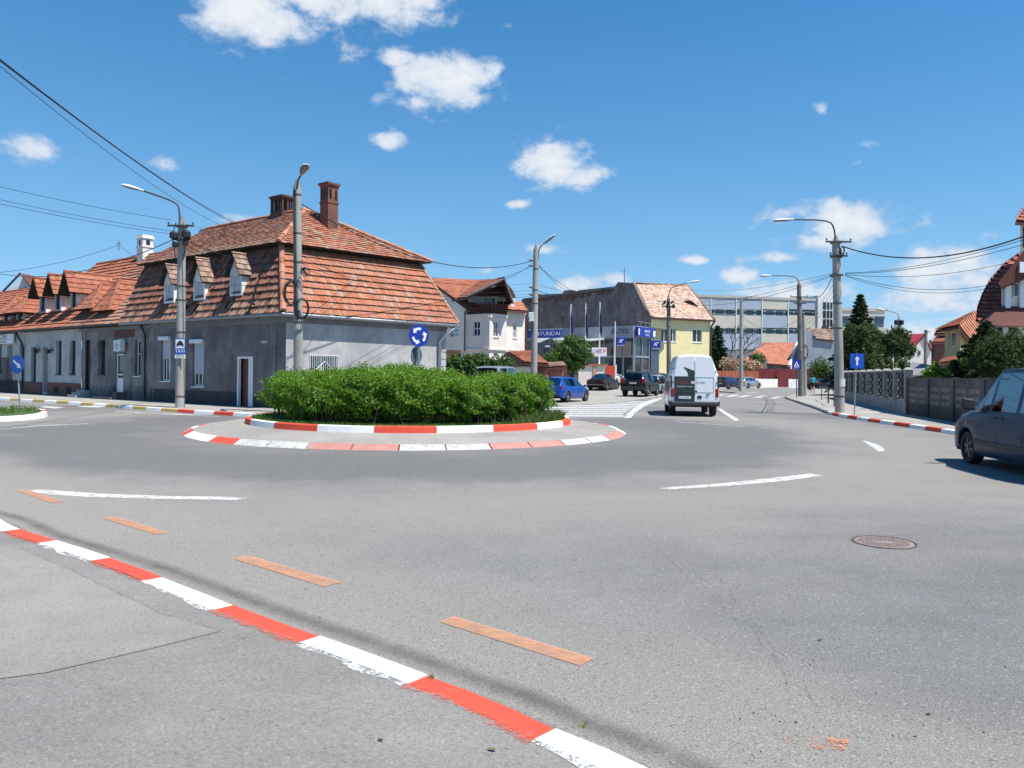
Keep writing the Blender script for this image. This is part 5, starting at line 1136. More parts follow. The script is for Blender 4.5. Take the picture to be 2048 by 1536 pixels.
# -- roundabout signs inside the hedge
Y = 20.8; pb = P(837, 740, Y); t, n, rt = signbase('roundabout_sign', 'round blue roundabout sign with three white circling arrows above the hedge', 'sign', pb, 0, .61, .4)
mb = MB(); mb.tube([V((pb.x, pb.y, .4)), V((pb.x, pb.y, P(0, 655, Y).z))], .03, 8); mb.build('post', M['galv'], t)
c = P(837.5, 671.3, Y - .05); R = 22.3 / F * Y; mb = MB(); disc(mb, c, n, R, .012, n=40); mb.build('disc', M['s_blue2'], t)
mb = MB()
for k in range(3):
    a0 = math.radians(90 + 120 * k - 38 + 20); pts = []; ro_, ri_ = R * .72, R * .50
    A = [a0 + math.radians(56) * i / 8 for i in range(9)]
    for i in range(8):
        q = [(ro_ * math.cos(A[i]), ro_ * math.sin(A[i])), (ro_ * math.cos(A[i + 1]), ro_ * math.sin(A[i + 1])), (ri_ * math.cos(A[i + 1]), ri_ * math.sin(A[i + 1])), (ri_ * math.cos(A[i]), ri_ * math.sin(A[i]))]; flat(mb, c, rt, UP, n, q, .0125)
    e = A[8]; rm = (ro_ + ri_) / 2; hd2 = [(R * .88 * math.cos(e), R * .88 * math.sin(e)), (R * .34 * math.cos(e), R * .34 * math.sin(e)), (rm * math.cos(e + .55), rm * math.sin(e + .55))]; flat(mb, c, rt, UP, n, hd2, .0125)
mb.build('circling_arrows', M['s_white'], t)
pb = P(832, 740, Y + .12); t, n, rt = signbase('turned_sign', 'dark round sign seen from behind at an angle below the roundabout sign', 'sign', pb, 0, 1.08, .4)
c = P(832.5, 711.5, Y + .12); R2 = 18.6 / F * Y; mb = MB(); mb.tube([V((pb.x, pb.y, .4)), V((pb.x, pb.y, c.z + .2))], .028, 8); mb.build('post', M['galv'], t)
mb = MB(); disc(mb, c, n, R2, .015, n=36); mb.build('disc', M['s_back'], t); mb = MB()
mb.tube([c + n * .02 + rt * (R2 * .9 * math.cos(a)) + UP * (R2 * .9 * math.sin(a)) for a in [i * 2 * math.pi / 30 for i in range(31)]], .008, 5); mb.build('rim', M['galv'], t)
# -- keep-right sign on the traffic island
Y = 28.5; pb = P(40, 817, Y); t, n, rt = signbase('keep_right_sign', 'round blue sign with white arrow pointing down right on the traffic island', 'sign', pb, 0, -.35, .15)
mb = MB(); mb.tube([V((pb.x, pb.y, .15)), P(36, 740, Y + .03)], .028, 8); mb.build('post', M['galv'], t, smooth=50)
c = P(35, 729, Y - .03); R = 18.6 / F * Y; mb = MB(); disc(mb, c, n, R, .012, n=40); mb.build('disc', M['s_blue'], t)
mb = MB(); a = math.radians(-36); A = [(-.72, -.11), (.12, -.11), (.12, -.3), (.66, 0), (.12, .3), (.12, .11), (-.72, .11)]
flat(mb, c, rt, UP, n, [(R * (x * math.cos(a) - y * math.sin(a)), R * (x * math.sin(a) + y * math.cos(a))) for x, y in A], .0125); mb.build('arrow', M['s_white'], t)
# ------------------------------------------------------------------ overhead cables
def cable(label, p, q, sag, r=.012, seg=24):
    p, q = Vector(p), Vector(q); pts = []
    for i in range(seg + 1):
        t = i / seg; c = p.lerp(q, t); c.z -= sag * 4 * t * (1 - t); pts.append(c)
    mb = MB(); mb.tube(pts, r, 5); return tag(mb.build('overhead_cable', M['cablemat'], smooth=60), label, 'cable', 'overhead cables')
cable('thick overhead cable from the upper left corner down to the corner house ridge', P(-90, 52, 13), P(470, 448, 40.5), .25, .014)
cable('middle thin cable of the bundle from the upper left to the corner house ridge', P(-90, 48, 13), P(474, 446, 40.2), .30, .010)
cable('lowest cable of the bundle from the upper left ending left on the corner house ridge', P(-90, 58, 13), P(446, 452, 41), .35, .008)
cable('upper thin cable from the left edge to the taxi sign lamp post', P(-120, 345, 24), P(343, 440, 31), .1, .008)
cable('middle thin cable from the left edge to the taxi sign lamp post', P(-120, 372, 24), P(342, 462, 31), .1, .008)
cable('lower thin cable from the left edge to the taxi sign lamp post', P(-120, 381, 24), P(342, 468, 31), .1, .008)
cable('sagging black cable from the taxi sign lamp post to the far left house', P(347, 479, 31), P(-60, 530, 50), 1.1, .018)
cable('thin stay wire from the aerial mast down to the left edge', P(238, 490, 46), P(-50, 548, 46), .35, .012)
cable('short stay wire on the right of the aerial mast', P(239, 490, 46), P(268, 512, 46.5), .03, .010)
cable('thin cable from the taxi sign lamp post over the corner house roof', P(372, 448, 31), P(455, 468, 40), .05, .008)
cable('thick cable from the pole before the corner house to the middle lamp post', P(603, 408, 28.2), P(1064, 522, 42.4), 1.15, .02)
for i, (y0, y1, w_) in enumerate(((505, 566, 'upper'), (520, 580, 'second'), (527, 587, 'third'), (532, 592, 'lowest'))): cable(w_ + ' thin cable between the corner house pole and the middle lamp post', P(603, y0, 28.2), P(1064, y1, 42.4), .55, .007)
cable('cable crossing the orange roof towards the cream house left side', P(603, 512, 28.1), P(905, 612, 56), .5, .010)
cable('cable crossing the orange roof towards the cream house balcony', P(603, 535, 28.1), P(935, 598, 56), .6, .010)
cable('black cable from pole to pole across the mansard roof front', P(368, 478, 31), P(590, 520, 28.2), .35, .014)
cable('second cable across the mansard roof between two poles', P(366, 486, 31), P(590, 560, 28.2), .25, .010)
cable('cable across the dormers ending on the corner house pole', P(366, 560, 31), P(590, 566, 28.2), .15, .008)
cable('cable from the taxi sign lamp post down to the grey row house gutter', P(355, 520, 31), P(240, 575, 39), .15, .010)
cable('second cable from the taxi sign lamp post down to the row house dormers', P(355, 535, 31), P(150, 600, 45), .3, .009)
cable('upper cable from the middle lamp post up to the cream house roof', P(1062, 530, 42.4), P(1000, 562, 56), .1, .014)
cable('lower cable from the middle lamp post to the cream house roof', P(1062, 533, 42.4), P(960, 565, 56), .15, .010)
cable('steep cable from the middle lamp post to the firewall top', P(1078, 533, 42.4), P(1165, 588, 90), .3, .018)
cable('second steep cable from the middle lamp post to the firewall ridge', P(1078, 530, 42.4), P(1140, 580, 90), .4, .016)
cable('long cable from the middle lamp post to the tangled pole before the yellow house', P(1078, 582, 42.4), P(1335, 640, 60.8), .3, .014)
cable('upper long cable from the middle lamp post to the tangled pole', P(1078, 570, 42.4), P(1335, 605, 60.8), .4, .009)
cable('long cable from the tangled pole to the right street lamp, upper', P(1340, 575, 60.8), P(1672, 545, 33), .5, .009)
cable('long cable from the tangled pole to the right street lamp, middle', P(1340, 598, 60.8), P(1672, 547, 33), .6, .009)
cable('long cable from the tangled pole to the right street lamp, lower', P(1340, 604, 60.8), P(1672, 549, 33), .7, .011)
cable('sagging cable from the tangled pole over the yellow house roof', P(1345, 610, 60.8), P(1420, 640, 84), .5, .014)
cable('sagging cable between the slim lamp and the brownish lamp', P(1484, 632, 79.8), P(1597, 640, 60), 1.0, .016)
cable('lower cable between the slim lamp and the brownish lamp', P(1484, 650, 79.8), P(1597, 665, 60), .4, .014)
cable('black cable from the right lamp down to the brownish lamp crossarm', P(1673, 534, 33), P(1630, 592, 60), .5, .02)
for i, w_ in enumerate(('upper', 'middle', 'lower')): cable(w_ + ' slack wire from the right lamp to the utility pole behind', P(1674, 556 + 12 * i, 33), P(1606, 645 + 9 * i, 62), .3, .009)
cable('thick twisted cable from the right street lamp to the right edge', P(1686, 493, 33), P(2110, 448, 24), .75, .026)
cable('upper thin wire from the right street lamp to the right edge', P(1690, 546, 33), P(2110, 459, 24), .3, .010)
cable('second thin wire from the right street lamp to the right edge', P(1690, 547, 33), P(2110, 470, 24), .3, .011)
cable('third thin wire rising to the maroon house turret', P(1690, 549, 33), P(2045, 518, 33), .35, .012)
cable('slack wire from the right street lamp to the maroon house gable', P(1690, 550, 33), P(2000, 566, 34), .45, .012)
cable('lowest slack wire from the right street lamp to the maroon house gable', P(1690, 552, 33), P(1998, 572, 34), .5, .010)
cable('far cable from the distant street lamp to the lattice pole', P(1801, 651, 88), P(1850, 672, 100), .3, .02)
cable('far cable from the distant street lamp towards the blue-windowed building', P(1796, 651, 88), P(1760, 660, 118), .4, .02)
# ------------------------------------------------------------------ vehicles
M['tyre'] = mat('tyre_rubber', (.018, .018, .019), .8, .2, 9); M['alloy'] = mat('alloy_wheel', (.42, .43, .44), .35, .1, 9, metal=.7); M['under'] = mat('underbody', (.012, .012, .013), .9, 0)
M['rim_dark'] = mat('dark_wheel', (.12, .125, .13), .4, .1, 9, metal=.5); M['cplastic'] = mat('car_plastic', (.03, .031, .033), .55, .1, 9); M['redlamp'] = mat('tail_lamp_red', (.35, .012, .012), .15, .1, 20); M['clearlamp'] = mat('lamp_clear', (.6, .6, .6), .12, .05, 20); M['plate'] = mat('number_plate', (.72, .72, .72), .4, .03, 20); M['seat'] = mat('car_seat', (.03, .03, .034), .9, 0)
M['cglass'] = tintglass('car_glass', (.28, .35, .35)); M['cglass_dk'] = tintglass('car_glass_dark', (.10, .12, .12))
M['plateblue'] = mat('plate_blue', (.01, .04, .3), .4, 0); M['orange_lamp'] = mat('indicator_lamp', (.6, .2, .03), .2, 0)
def car(name, label, cat, pos, ang, st, axles, R, paint, glass_side, screens, track=.72, tw=.2, glass='cglass', spokes=5, rows_skip=(), group=None, seats=((-.3, .45), (.55, .45)), rim='alloy', archlip=.055, capglass=None):
    """st: rear->front stations (x, zbot, hw, zbelt, hwb, ztop, hwt, crown). local x forward, y left"""
    t = thing(name, label, cat, pos, ang, group); st = [list(map(float, s)) for s in st]
    def at(x):
        for a, b in zip(st, st[1:]):
            if a[0] <= x <= b[0]: f = (x - a[0]) / max(1e-6, b[0] - a[0]); return [x] + [a[i] + (b[i] - a[i]) * f for i in range(1, 8)]
        return st[-1][:]
    xs = {round(s[0], 4) for s in st}; RA = R + archlip
    for ax in axles:
        for k in range(-8, 9): xs.add(round(ax + RA * math.sin(k * math.pi / 16), 4))
    for (a, b) in glass_side: xs.add(round(a, 4)); xs.add(round(b, 4))
    xs = sorted(x for x in xs if st[0][0] <= x <= st[-1][0]); xs = [x for i, x in enumerate(xs) if i == 0 or x - xs[i - 1] > .004]
    def sect(x):
        _, zb, hw, zl, hb, zt, ht, cr_ = at(x); e = min(.085, max(.012, (zt - zl) * .25)); az = 0
        for ax in axles:
            d = abs(x - ax)
            if d < RA: az = max(az, R + math.sqrt(RA * RA - d * d))
        z0, z1 = max(zb, az), max(zb + .09, az + .02); zm = max((zb + zl) / 2, az + .05); z3 = max(zl - .09, zm + .03)
        return [(hw * .93, z0), (hw * .985, z1), (hw, zm), (hw * .988, z3), (hb, zl), (ht, zt - e), (ht * .93, zt - e * .25), (ht * .5, zt + cr_ * .8), (0, zt + cr_)]
    body = MB(); gl = MB(); S = [sect(x) for x in xs]
    def side(x0, x1): m = (x0 + x1) / 2; return any(a - 1e-3 <= m <= b + 1e-3 for a, b in glass_side)
    def scr(x0, x1): m = (x0 + x1) / 2; return any(a - 1e-3 <= m <= b + 1e-3 for a, b in screens)
    for i in range(len(xs) - 1):
        for sg in (1, -1):
            for k in range(8):
                q = [(xs[i], sg * S[i][k][0], S[i][k][1]), (xs[i + 1], sg * S[i + 1][k][0], S[i + 1][k][1]), (xs[i + 1], sg * S[i + 1][k + 1][0], S[i + 1][k + 1][1]), (xs[i], sg * S[i][k + 1][0], S[i][k + 1][1])]
                (gl if ((k == 4 and side(xs[i], xs[i + 1])) or (k >= 6 and scr(xs[i], xs[i + 1]))) else body).quad(*q)
    for i in (0, -1):
        pl_ = [(xs[i], S[i][k][0], S[i][k][1]) for k in range(9)] + [(xs[i], -S[i][k][0], S[i][k][1]) for k in range(7, -1, -1)]; body.poly(pl_)
    bo = body.build('body', M[paint], t, world=False, smooth=38)
    import bmesh
    bm = bmesh.new(); bm.from_mesh(bo.data); bmesh.ops.remove_doubles(bm, verts=bm.verts, dist=.0008); bmesh.ops.recalc_face_normals(bm, faces=bm.faces); bm.to_mesh(bo.data); bm.free(); bo.data.set_sharp_from_angle(angle=math.radians(38))
    gl.build('windows', M[glass], t, world=False, smooth=60) if gl.f else None
    zf = min(s[1] for s in st) + .03; zbm = at(0)[3]; x0, x1 = st[0][0] + .25, st[-1][0] - .25; hw = max(s[2] for s in st)
    un = MB(); un.box(x0, -hw * .55, zf, x1, hw * .55, zf + .12)
    xa = sorted(axles); lim = [x0] + [v for a in xa for v in (a - RA, a + RA)] + [x1]
    for k in range(0, len(lim), 2):
        if lim[k + 1] - lim[k] > .05: un.box(lim[k], -hw * .9, zf + .0, lim[k + 1], hw * .9, zf + .13)
    un.box(x0, -hw * .88, zbm - .30, x1 - .2, hw * .88, zbm - .26); un.box(x0, -hw * .55, zf + .12, x1 - .1, hw * .55, zbm - .3)
    un.build('underbody', M['under'], t, world=False)
    se = MB()
    for (sx_, hh) in seats:
        for sy in (-.38, .38): se.box(sx_ - .25, sy - .24, zbm - .26, sx_ + .25, sy + .24, zbm - .1); se.box(sx_ - .3, sy - .22, zbm - .1, sx_ - .17, sy + .22, zbm + hh * .55); se.box(sx_ - .29, sy - .12, zbm + hh * .58, sx_ - .19, sy + .12, zbm + hh * .58 + .17)
    if seats: se.build('seats', M['seat'], t, world=False)
    for ax in axles:
        for sg in (1, -1):
            yo = sg * (track + tw * .5); w = MB(); w.lathe((ax, yo, R), (0, -sg, 0), [(R * .62, -.005), (R * .93, -.004), (R * .99, .03), (R, .06), (R, tw - .05), (R * .95, tw - .01), (R * .6, tw)], 28, cap=False); wo_ = w.build('wheel', M['tyre'], t, world=False, smooth=50)
            r_ = MB(); r_.lathe((ax, yo - sg * .012, R), (0, -sg, 0), [(R * .63, .0), (R * .62, .012), (R * .56, .03), (R * .5, .05)], 28, 0); r_.lathe((ax, yo + sg * .006, R), (0, -sg, 0), [(R * .14, 0), (R * .16, .03)], 12, 1)
            for k in range(spokes):
                a = 2 * math.pi * k / spokes + .3; a2 = a
                p = V((ax + math.cos(a) * R * .1, yo - sg * .008, R + math.sin(a) * R * .1)); q = V((ax + math.cos(a) * R * .6, yo - sg * .012, R + math.sin(a) * R * .6)); nrm = V((-math.sin(a), 0, math.cos(a))) * R * .075
                r_.add([p - nrm, q - nrm * 1.3, q + nrm * 1.3, p + nrm, p - nrm - V((0, sg * .03, 0)), q - nrm * 1.3 - V((0, sg * .03, 0)), q + nrm * 1.3 - V((0, sg * .03, 0)), p + nrm - V((0, sg * .03, 0))], [(0, 1, 2, 3), (0, 1, 5, 4), (2, 3, 7, 6), (4, 5, 6, 7)], 1)
            r_.build('rim', [M['under'], M[rim]], wo_, world=False, smooth=40)
    t['_at'] = 0; del t['_at']
    return t, at
def cbox(t, name, m, x0, y0, z0, x1, y1, z1, bevel=.01, parent=None): mb = MB(); mb.box(x0, y0, z0, x1, y1, z1); return mb.build(name, M[m], parent or t, world=False, bevel=bevel)
def mirror_pair(t, at, x, m='cplastic', s=1.0):
    hb = at(x)[4]; z = at(x)[3]
    for sg in (1, -1):
        mb = MB(); y0 = sg * (hb - .02); y1 = sg * (hb + .2 * s); mb.hexa([(x - .06, y0, z - .0), (x + .08, y0, z - .0), (x + .06, y1, z + .0), (x - .06, y1, z + .0), (x - .05, y0 + sg * .05, z + .15 * s), (x + .05, y0 + sg * .05, z + .14 * s), (x + .04, y1, z + .17 * s), (x - .05, y1, z + .17 * s)]); mb.build('wing_mirror', M[m], t, world=False, bevel=.02)
def handles(t, at, xs_, m='cplastic'):
    for x in xs_:
        s = at(x)
        for sg in (1, -1): cbox(t, 'door_handle', m, x - .09, sg * (s[2] * .99) - .02, s[3] - .13, x + .09, sg * (s[2] * .99) + .02, s[3] - .10, .008)
def plate_(t, x, y, z, txt='B 07 KLM', w=.52, h=.11, sgn=-1):
    p = cbox(t, 'number_plate', 'plate', x - .008, y - w / 2, z - h / 2, x, y + w / 2, z + h / 2, 0)
    cbox(t, 'plate_band', 'plateblue', x - .0095, y + w / 2 - .04, z - h / 2, x - .0081, y + w / 2, z + h / 2, 0, p)
    M4 = Matrix(((0, 0, -1, x - .0085), (-1, 0, 0, y), (0, 1, 0, z), (0, 0, 0, 1))); o = text_mb(txt, .095, M['s_black'], 'plate_text', None, M4, .001); o.parent = p
def doorlines(t, at, xs_, zr=(.0, 1.0), m='under'):
    mb = MB()
    for x in xs_:
        s = at(x)
        for sg in (1, -1): mb.add([(x - .006, sg * (s[2] + .002), s[1] + .12), (x + .006, sg * (s[2] + .002), s[1] + .12), (x + .006, sg * (s[2] + .003), (s[1] + s[3]) / 2), (x - .006, sg * (s[2] + .003), (s[1] + s[3]) / 2), (x + .006, sg * (s[4] + .004), s[3] - .02), (x - .006, sg * (s[4] + .004), s[3] - .02)], [(0, 1, 2, 3), (3, 2, 4, 5)])
    mb.build('door_gaps', M[m], t, world=False, fix=False)
HA = lambda deg: math.radians(90 - deg)           # compass-like heading: 0 = away from camera, + = to the right
M['p_blue'] = carpaint('paint_blue', (.003, .055, .30), .1, .04); M['p_dark'] = carpaint('paint_dark_grey', (.014, .015, .02), .3); M['p_black'] = carpaint('paint_black', (.008, .009, .009), .2); M['p_white'] = carpaint('paint_white', (.86, .86, .85), 0, .06)
M['p_silver'] = carpaint('paint_silver', (.42, .45, .47), .6); M['p_navy'] = carpaint('paint_navy', (.012, .018, .05), .4); M['p_maroon'] = carpaint('paint_maroon', (.16, .04, .05), .4); M['p_slate'] = carpaint('paint_slate_blue', (.008, .034, .072), .0, .03, .12)
for k_ in ('p_slate', 'p_dark', 'p_black'): M[k_].node_tree.nodes['Principled BSDF'].inputs['Specular IOR Level'].default_value = .22; M[k_].node_tree.nodes['Principled BSDF'].inputs['Coat Weight'].default_value = .06
M['p_side_shade'] = carpaint('paint_flank_shade', (.10, .075, .07), .3, .2)  # dark tone standing in for shade on the white van's flanks
HATCH = [(-1.93, .34, .66, .62, .64, .66, .58, .0), (-1.88, .27, .76, .80, .72, .84, .62, .01), (-1.84, .25, .79, .90, .74, .95, .63, .02), (-1.50, .23, .82, .93, .75, 1.36, .53, .03), (-1.1, .2, .825, .92, .76, 1.41, .55, .03), (-.2, .19, .83, .90, .765, 1.425, .56, .03), (.35, .19, .83, .88, .765, 1.38, .545, .03), (.45, .19, .83, .875, .765, 1.35, .54, .03), (1.08, .2, .825, .85, .74, .92, .66, .03), (1.5, .22, .80, .77, .70, .83, .6, .02), (1.78, .24, .73, .62, .6, .68, .48, .01), (1.88, .3, .6, .5, .5, .56, .4, .0)]
f30 = HA(30)
bc, at = car('parked_car', 'bright blue hatchback parked at the end of the hatched zone beside the hedge', 'car', (3.09, 44.8, apz(45)), f30, HATCH, (-1.22, 1.22), .29, 'p_blue', [(-1.42, -.92), (-.84, .1), (.18, .92)], [(-1.83, -1.52), (.47, 1.06)], glass='cglass_dk')
def tail(t, x, y0, y1, z0, z1, dx=.12):
    for sg in (1, -1): cbox(t, 'tail_lamp', 'redlamp', x - .02, min(sg * y0, sg * y1), z0, x + dx, max(sg * y0, sg * y1), z1, .02)
tail(bc, -1.86, .5, .77, .70, .90, .22); plate_(bc, -1.90, 0, .58, 'B 71 DRO'); mirror_pair(bc, at, .95, 'p_blue', .8); handles(bc, at, (-.75, .2)); doorlines(bc, at, (-.88, .14, .95)); cbox(bc, 'rear_bumper_trim', 'cplastic', -1.955, -.6, .36, -1.90, .6, .44)
SEDAN = [(-2.2, .36, .70, .66, .66, .72, .6, .0), (-2.15, .26, .80, .88, .74, .94, .66, .01), (-1.75, .23, .84, .93, .77, .985, .68, .02), (-1.65, .22, .845, .94, .77, 1.0, .67, .02), (-1.02, .2, .85, .93, .77, 1.36, .53, .03), (-.4, .2, .855, .92, .775, 1.42, .55, .03), (.3, .2, .855, .9, .775, 1.38, .545, .03), (.42, .2, .855, .9, .775, 1.35, .54, .03), (1.15, .2, .85, .86, .76, .92, .68, .03), (1.7, .22, .83, .78, .73, .84, .62, .02), (2.05, .25, .75, .64, .62, .7, .5, .01), (2.18, .32, .62, .52, .5, .58, .42, .0)]
sc_, at = car('parked_car', 'dark grey saloon parked in front of the white wall', 'car', (7.95, 66.5, .29), HA(26), SEDAN, (-1.32, 1.3), .31, 'p_dark', [(-1.35, -1.05), (-.95, -.1), (-.02, .95)], [(-1.62, -1.04), (.44, 1.12)])
tail(sc_, -2.16, .46, .80, .70, .84, .2); plate_(sc_, -2.17, 0, .74, 'SB 10 ZKM'); mirror_pair(sc_, at, .95, 'p_dark', .8); doorlines(sc_, at, (-1.0, -.06, .95)); cbox(sc_, 'rear_bumper_trim', 'alloy', -2.225, -.7, .5, -2.16, .7, .53)
SUV = [(-2.12, .5, .80, .80, .76, .86, .72, .0), (-2.08, .42, .86, 1.0, .80, 1.06, .74, .0), (-2.03, .38, .88, 1.04, .81, 1.10, .72, .01), (-1.82, .36, .89, 1.06, .82, 1.60, .62, .02), (-1.2, .34, .895, 1.05, .825, 1.68, .64, .03), (0, .34, .9, 1.04, .825, 1.69, .64, .03), (.5, .34, .9, 1.02, .825, 1.63, .62, .03), (1.1, .34, .89, 1.0, .81, 1.06, .74, .03), (1.75, .36, .87, .92, .77, .98, .68, .02), (2.05, .4, .8, .78, .68, .84, .56, .01), (2.12, .46, .68, .6, .6, .68, .5, .0)]
sv, at = car('parked_car', 'black sport utility car with roof rails parked right of the saloon', 'car', (9.1, 54.3, apz(54.3)), HA(25), SUV, (-1.26, 1.28), .36, 'p_black', [(-1.72, -1.05), (-.95, -.05), (.03, .95)], [(-2.02, -1.84), (.52, 1.08)], track=.76, tw=.23)
tail(sv, -2.09, .62, .86, .92, 1.22, .2); plate_(sv, -2.13, -.0, .92, 'B 25 HYU'); mirror_pair(sv, at, .98, 'p_black'); doorlines(sv, at, (-1.0, -.01, 1.0)); cbox(sv, 'rear_bumper', 'cplastic', -2.18, -.82, .46, -2.04, .82, .68, .03)
for sg in (1, -1): mb = MB(); mb.tube([(-1.5, sg * .58, 1.70), (-1.4, sg * .58, 1.76), (.1, sg * .58, 1.77), (.25, sg * .58, 1.70)], .018, 6); mb.build('roof_rail', M['alloy'], sv, world=False)
ESTATE = [(-2.2, .34, .70, .66, .68, .74, .62, .0), (-2.14, .26, .80, .92, .76, .98, .68, .01), (-1.85, .23, .84, .95, .78, 1.34, .58, .02), (-1.2, .2, .85, .94, .78, 1.43, .58, .03), (.2, .2, .86, .92, .78, 1.42, .57, .03), (.42, .2, .86, .92, .78, 1.38, .56, .03), (1.15, .2, .85, .88, .76, .94, .68, .03), (1.7, .22, .83, .8, .73, .86, .62, .02), (2.05, .25, .75, .64, .62, .72, .5, .01), (2.16, .32, .62, .52, .5, .6, .42, .0)]
def simplecar(label, px, Y, z, deg, st, axles, R, paint, glass, scr, base='parked_car', plate=None, tr=.72, gr=None):
    a, _ = ray(px, 750); t, at = car(base, label, 'car', (a * Y, Y, z), HA(deg), st, axles, R, paint, glass, scr, track=tr, group=gr); x0 = st[1][0]; tail(t, x0, .48, .78, .72, .92, .2)
    plate_(t, st[0][0] - .002, 0, .66, plate or 'B 33 XYZ'); mirror_pair(t, at, .95, paint, .8); return t
EG = [(-1.8, -1.15), (-1.05, -.1), (-.02, .95)]
simplecar('dark navy estate car parked on the far side just right of the white van', 1457, 90, .12, 42, ESTATE, (-1.3, 1.3), .31, 'p_navy', EG, [(-2.13, -1.87), (.44, 1.12)], plate='SB 22 PKM')
simplecar('silver estate car parked ahead of the navy estate across the road', 1496, 97, .12, 46, ESTATE, (-1.3, 1.3), .31, 'p_silver', EG, [(-2.13, -1.87), (.44, 1.12)])
simplecar('dark hatchback on the distant road beyond the walking person', 1640, 100, .0, 52, HATCH, (-1.22, 1.22), .29, 'p_dark', [(-1.42, -.92), (-.84, .1), (.18, .92)], [(-1.83, -1.52), (.47, 1.06)])
simplecar('black car half hidden behind the fence on the distant road', 1668, 104, .0, 60, ESTATE, (-1.3, 1.3), .31, 'p_black', EG, [(-2.13, -1.87), (.44, 1.12)])
simplecar('silver-green hatchback partly hidden behind the black sport utility car', 1314, 60, .24, 28, HATCH, (-1.22, 1.22), .29, 'p_silver', [(-1.42, -.92), (-.84, .1), (.18, .92)], [(-1.83, -1.52), (.47, 1.06)])
simplecar('dark maroon hatchback behind the silver-green one left of the white van', 1318, 65, .3, 28, [[s[0], s[1], s[2], s[3] * 1.08, s[4], s[5] * 1.08, s[6], s[7]] for s in HATCH], (-1.22, 1.22), .31, 'p_maroon', [(-1.42, -.92), (-.84, .1), (.18, .92)], [(-1.83, -1.52), (.47, 1.06)])
KANG = [(-2.0, .34, .78, .72, .76, .80, .72, .0), (-1.97, .26, .83, 1.0, .80, 1.05, .76, .0), (-1.93, .24, .84, 1.06, .81, 1.10, .74, .01), (-1.80, .22, .85, 1.08, .82, 1.72, .66, .02), (-1.5, .2, .855, 1.07, .82, 1.79, .67, .03), (0, .2, .86, 1.05, .83, 1.82, .67, .03), (.35, .2, .86, 1.04, .83, 1.79, .66, .03), (.45, .2, .86, 1.04, .83, 1.76, .655, .03), (1.28, .2, .855, .99, .80, 1.07, .70, .04), (1.62, .2, .84, .93, .77, .99, .66, .03), (1.9, .22, .80, .82, .72, .88, .58, .02), (2.05, .24, .72, .66, .62, .74, .48, .01), (2.1, .28, .62, .5, .5, .56, .4, .0)]
a, _ = ray(1002, 750)
kv, at = car('parked_car', 'silver high-roofed car with wide rear window behind the right end of the hedge', 'car', (a * 42.3, 42.3, .03), HA(24), [[s[0], s[1], s[2], s[3] * 1.06, s[4], s[5] * 1.1, s[6], s[7]] for s in KANG], (-1.3, 1.32), .31, 'p_silver', [(-1.6, -.7), (-.6, .25), (.35, 1.1)], [(-1.92, -1.81), (.47, 1.26)])
tail(kv, -1.98, .68, .82, .8, 1.2, .1); plate_(kv, -2.0, 0, .9, 'B 60 FTR')
# slate-blue high-roofed car entering at the right edge
ang = HA(7.5); fw = V((math.cos(ang), math.sin(ang), 0)); lf = V((-math.sin(ang), math.cos(ang), 0)); fwl = V((8.74, 14.75, 0)); cpos = fwl - lf * .80 - fw * 1.33
kg, at = car('slate_blue_van', 'slate blue high-roofed leisure car driving in at the right edge', 'car', cpos, ang, KANG, (-1.32, 1.33), .315, 'p_slate', [(-1.62, -.62), (-.50, .32), (.44, .74), (.80, 1.16)], [(-1.92, -1.81), (.47, 1.26)], track=.70, tw=.2, spokes=6, glass='cglass', rim='rim_dark')
handles(kg, at, (.22, -.02), 'cplastic'); doorlines(kg, at, (1.08, .1, -.75)); mb = MB()
for sg in (1, -1):
    y = sg * .815; mb2_ = MB(); mb2_.hexa([(.94, y, 1.03), (1.10, y, 1.03), (1.08, y + sg * .24, 1.05), (.96, y + sg * .24, 1.05), (.95, y + sg * .03, 1.24), (1.06, y + sg * .03, 1.23), (1.05, y + sg * .23, 1.27), (.96, y + sg * .23, 1.27)]); mb2_.build('wing_mirror', M['cplastic'], kg, world=False, bevel=.03)
cbox(kg, 'headlamp', 'clearlamp', 1.76, .54, .68, 1.93, .735, .80, .03); cbox(kg, 'headlamp', 'clearlamp', 1.76, -.735, .68, 1.93, -.54, .80, .03); cbox(kg, 'front_bumper', 'cplastic', 1.98, -.62, .26, 2.115, .62, .46, .04); cbox(kg, 'side_indicator', 'orange_lamp', 1.22, .852, .78, 1.28, .868, .81, 0)
mb = MB()
for sg in (1, -1): mb.tube([(-1.6, sg * .66, 1.765), (0, sg * .665, 1.80), (.35, sg * .655, 1.77)], .012, 5)
mb.build('roof_gutter_strip', M['cplastic'], kg, world=False); mb = MB()
for sg in (1, -1): mb.pbox(Plane((0, 0), (1, 0)), 0, 0, 0, 0, 0, 0) if False else mb.box(-.9, sg * .862 - .012, .42, .95, sg * .862 + .012, .50)
mb.build('side_rubbing_strip', M['cplastic'], kg, world=False, bevel=.01)
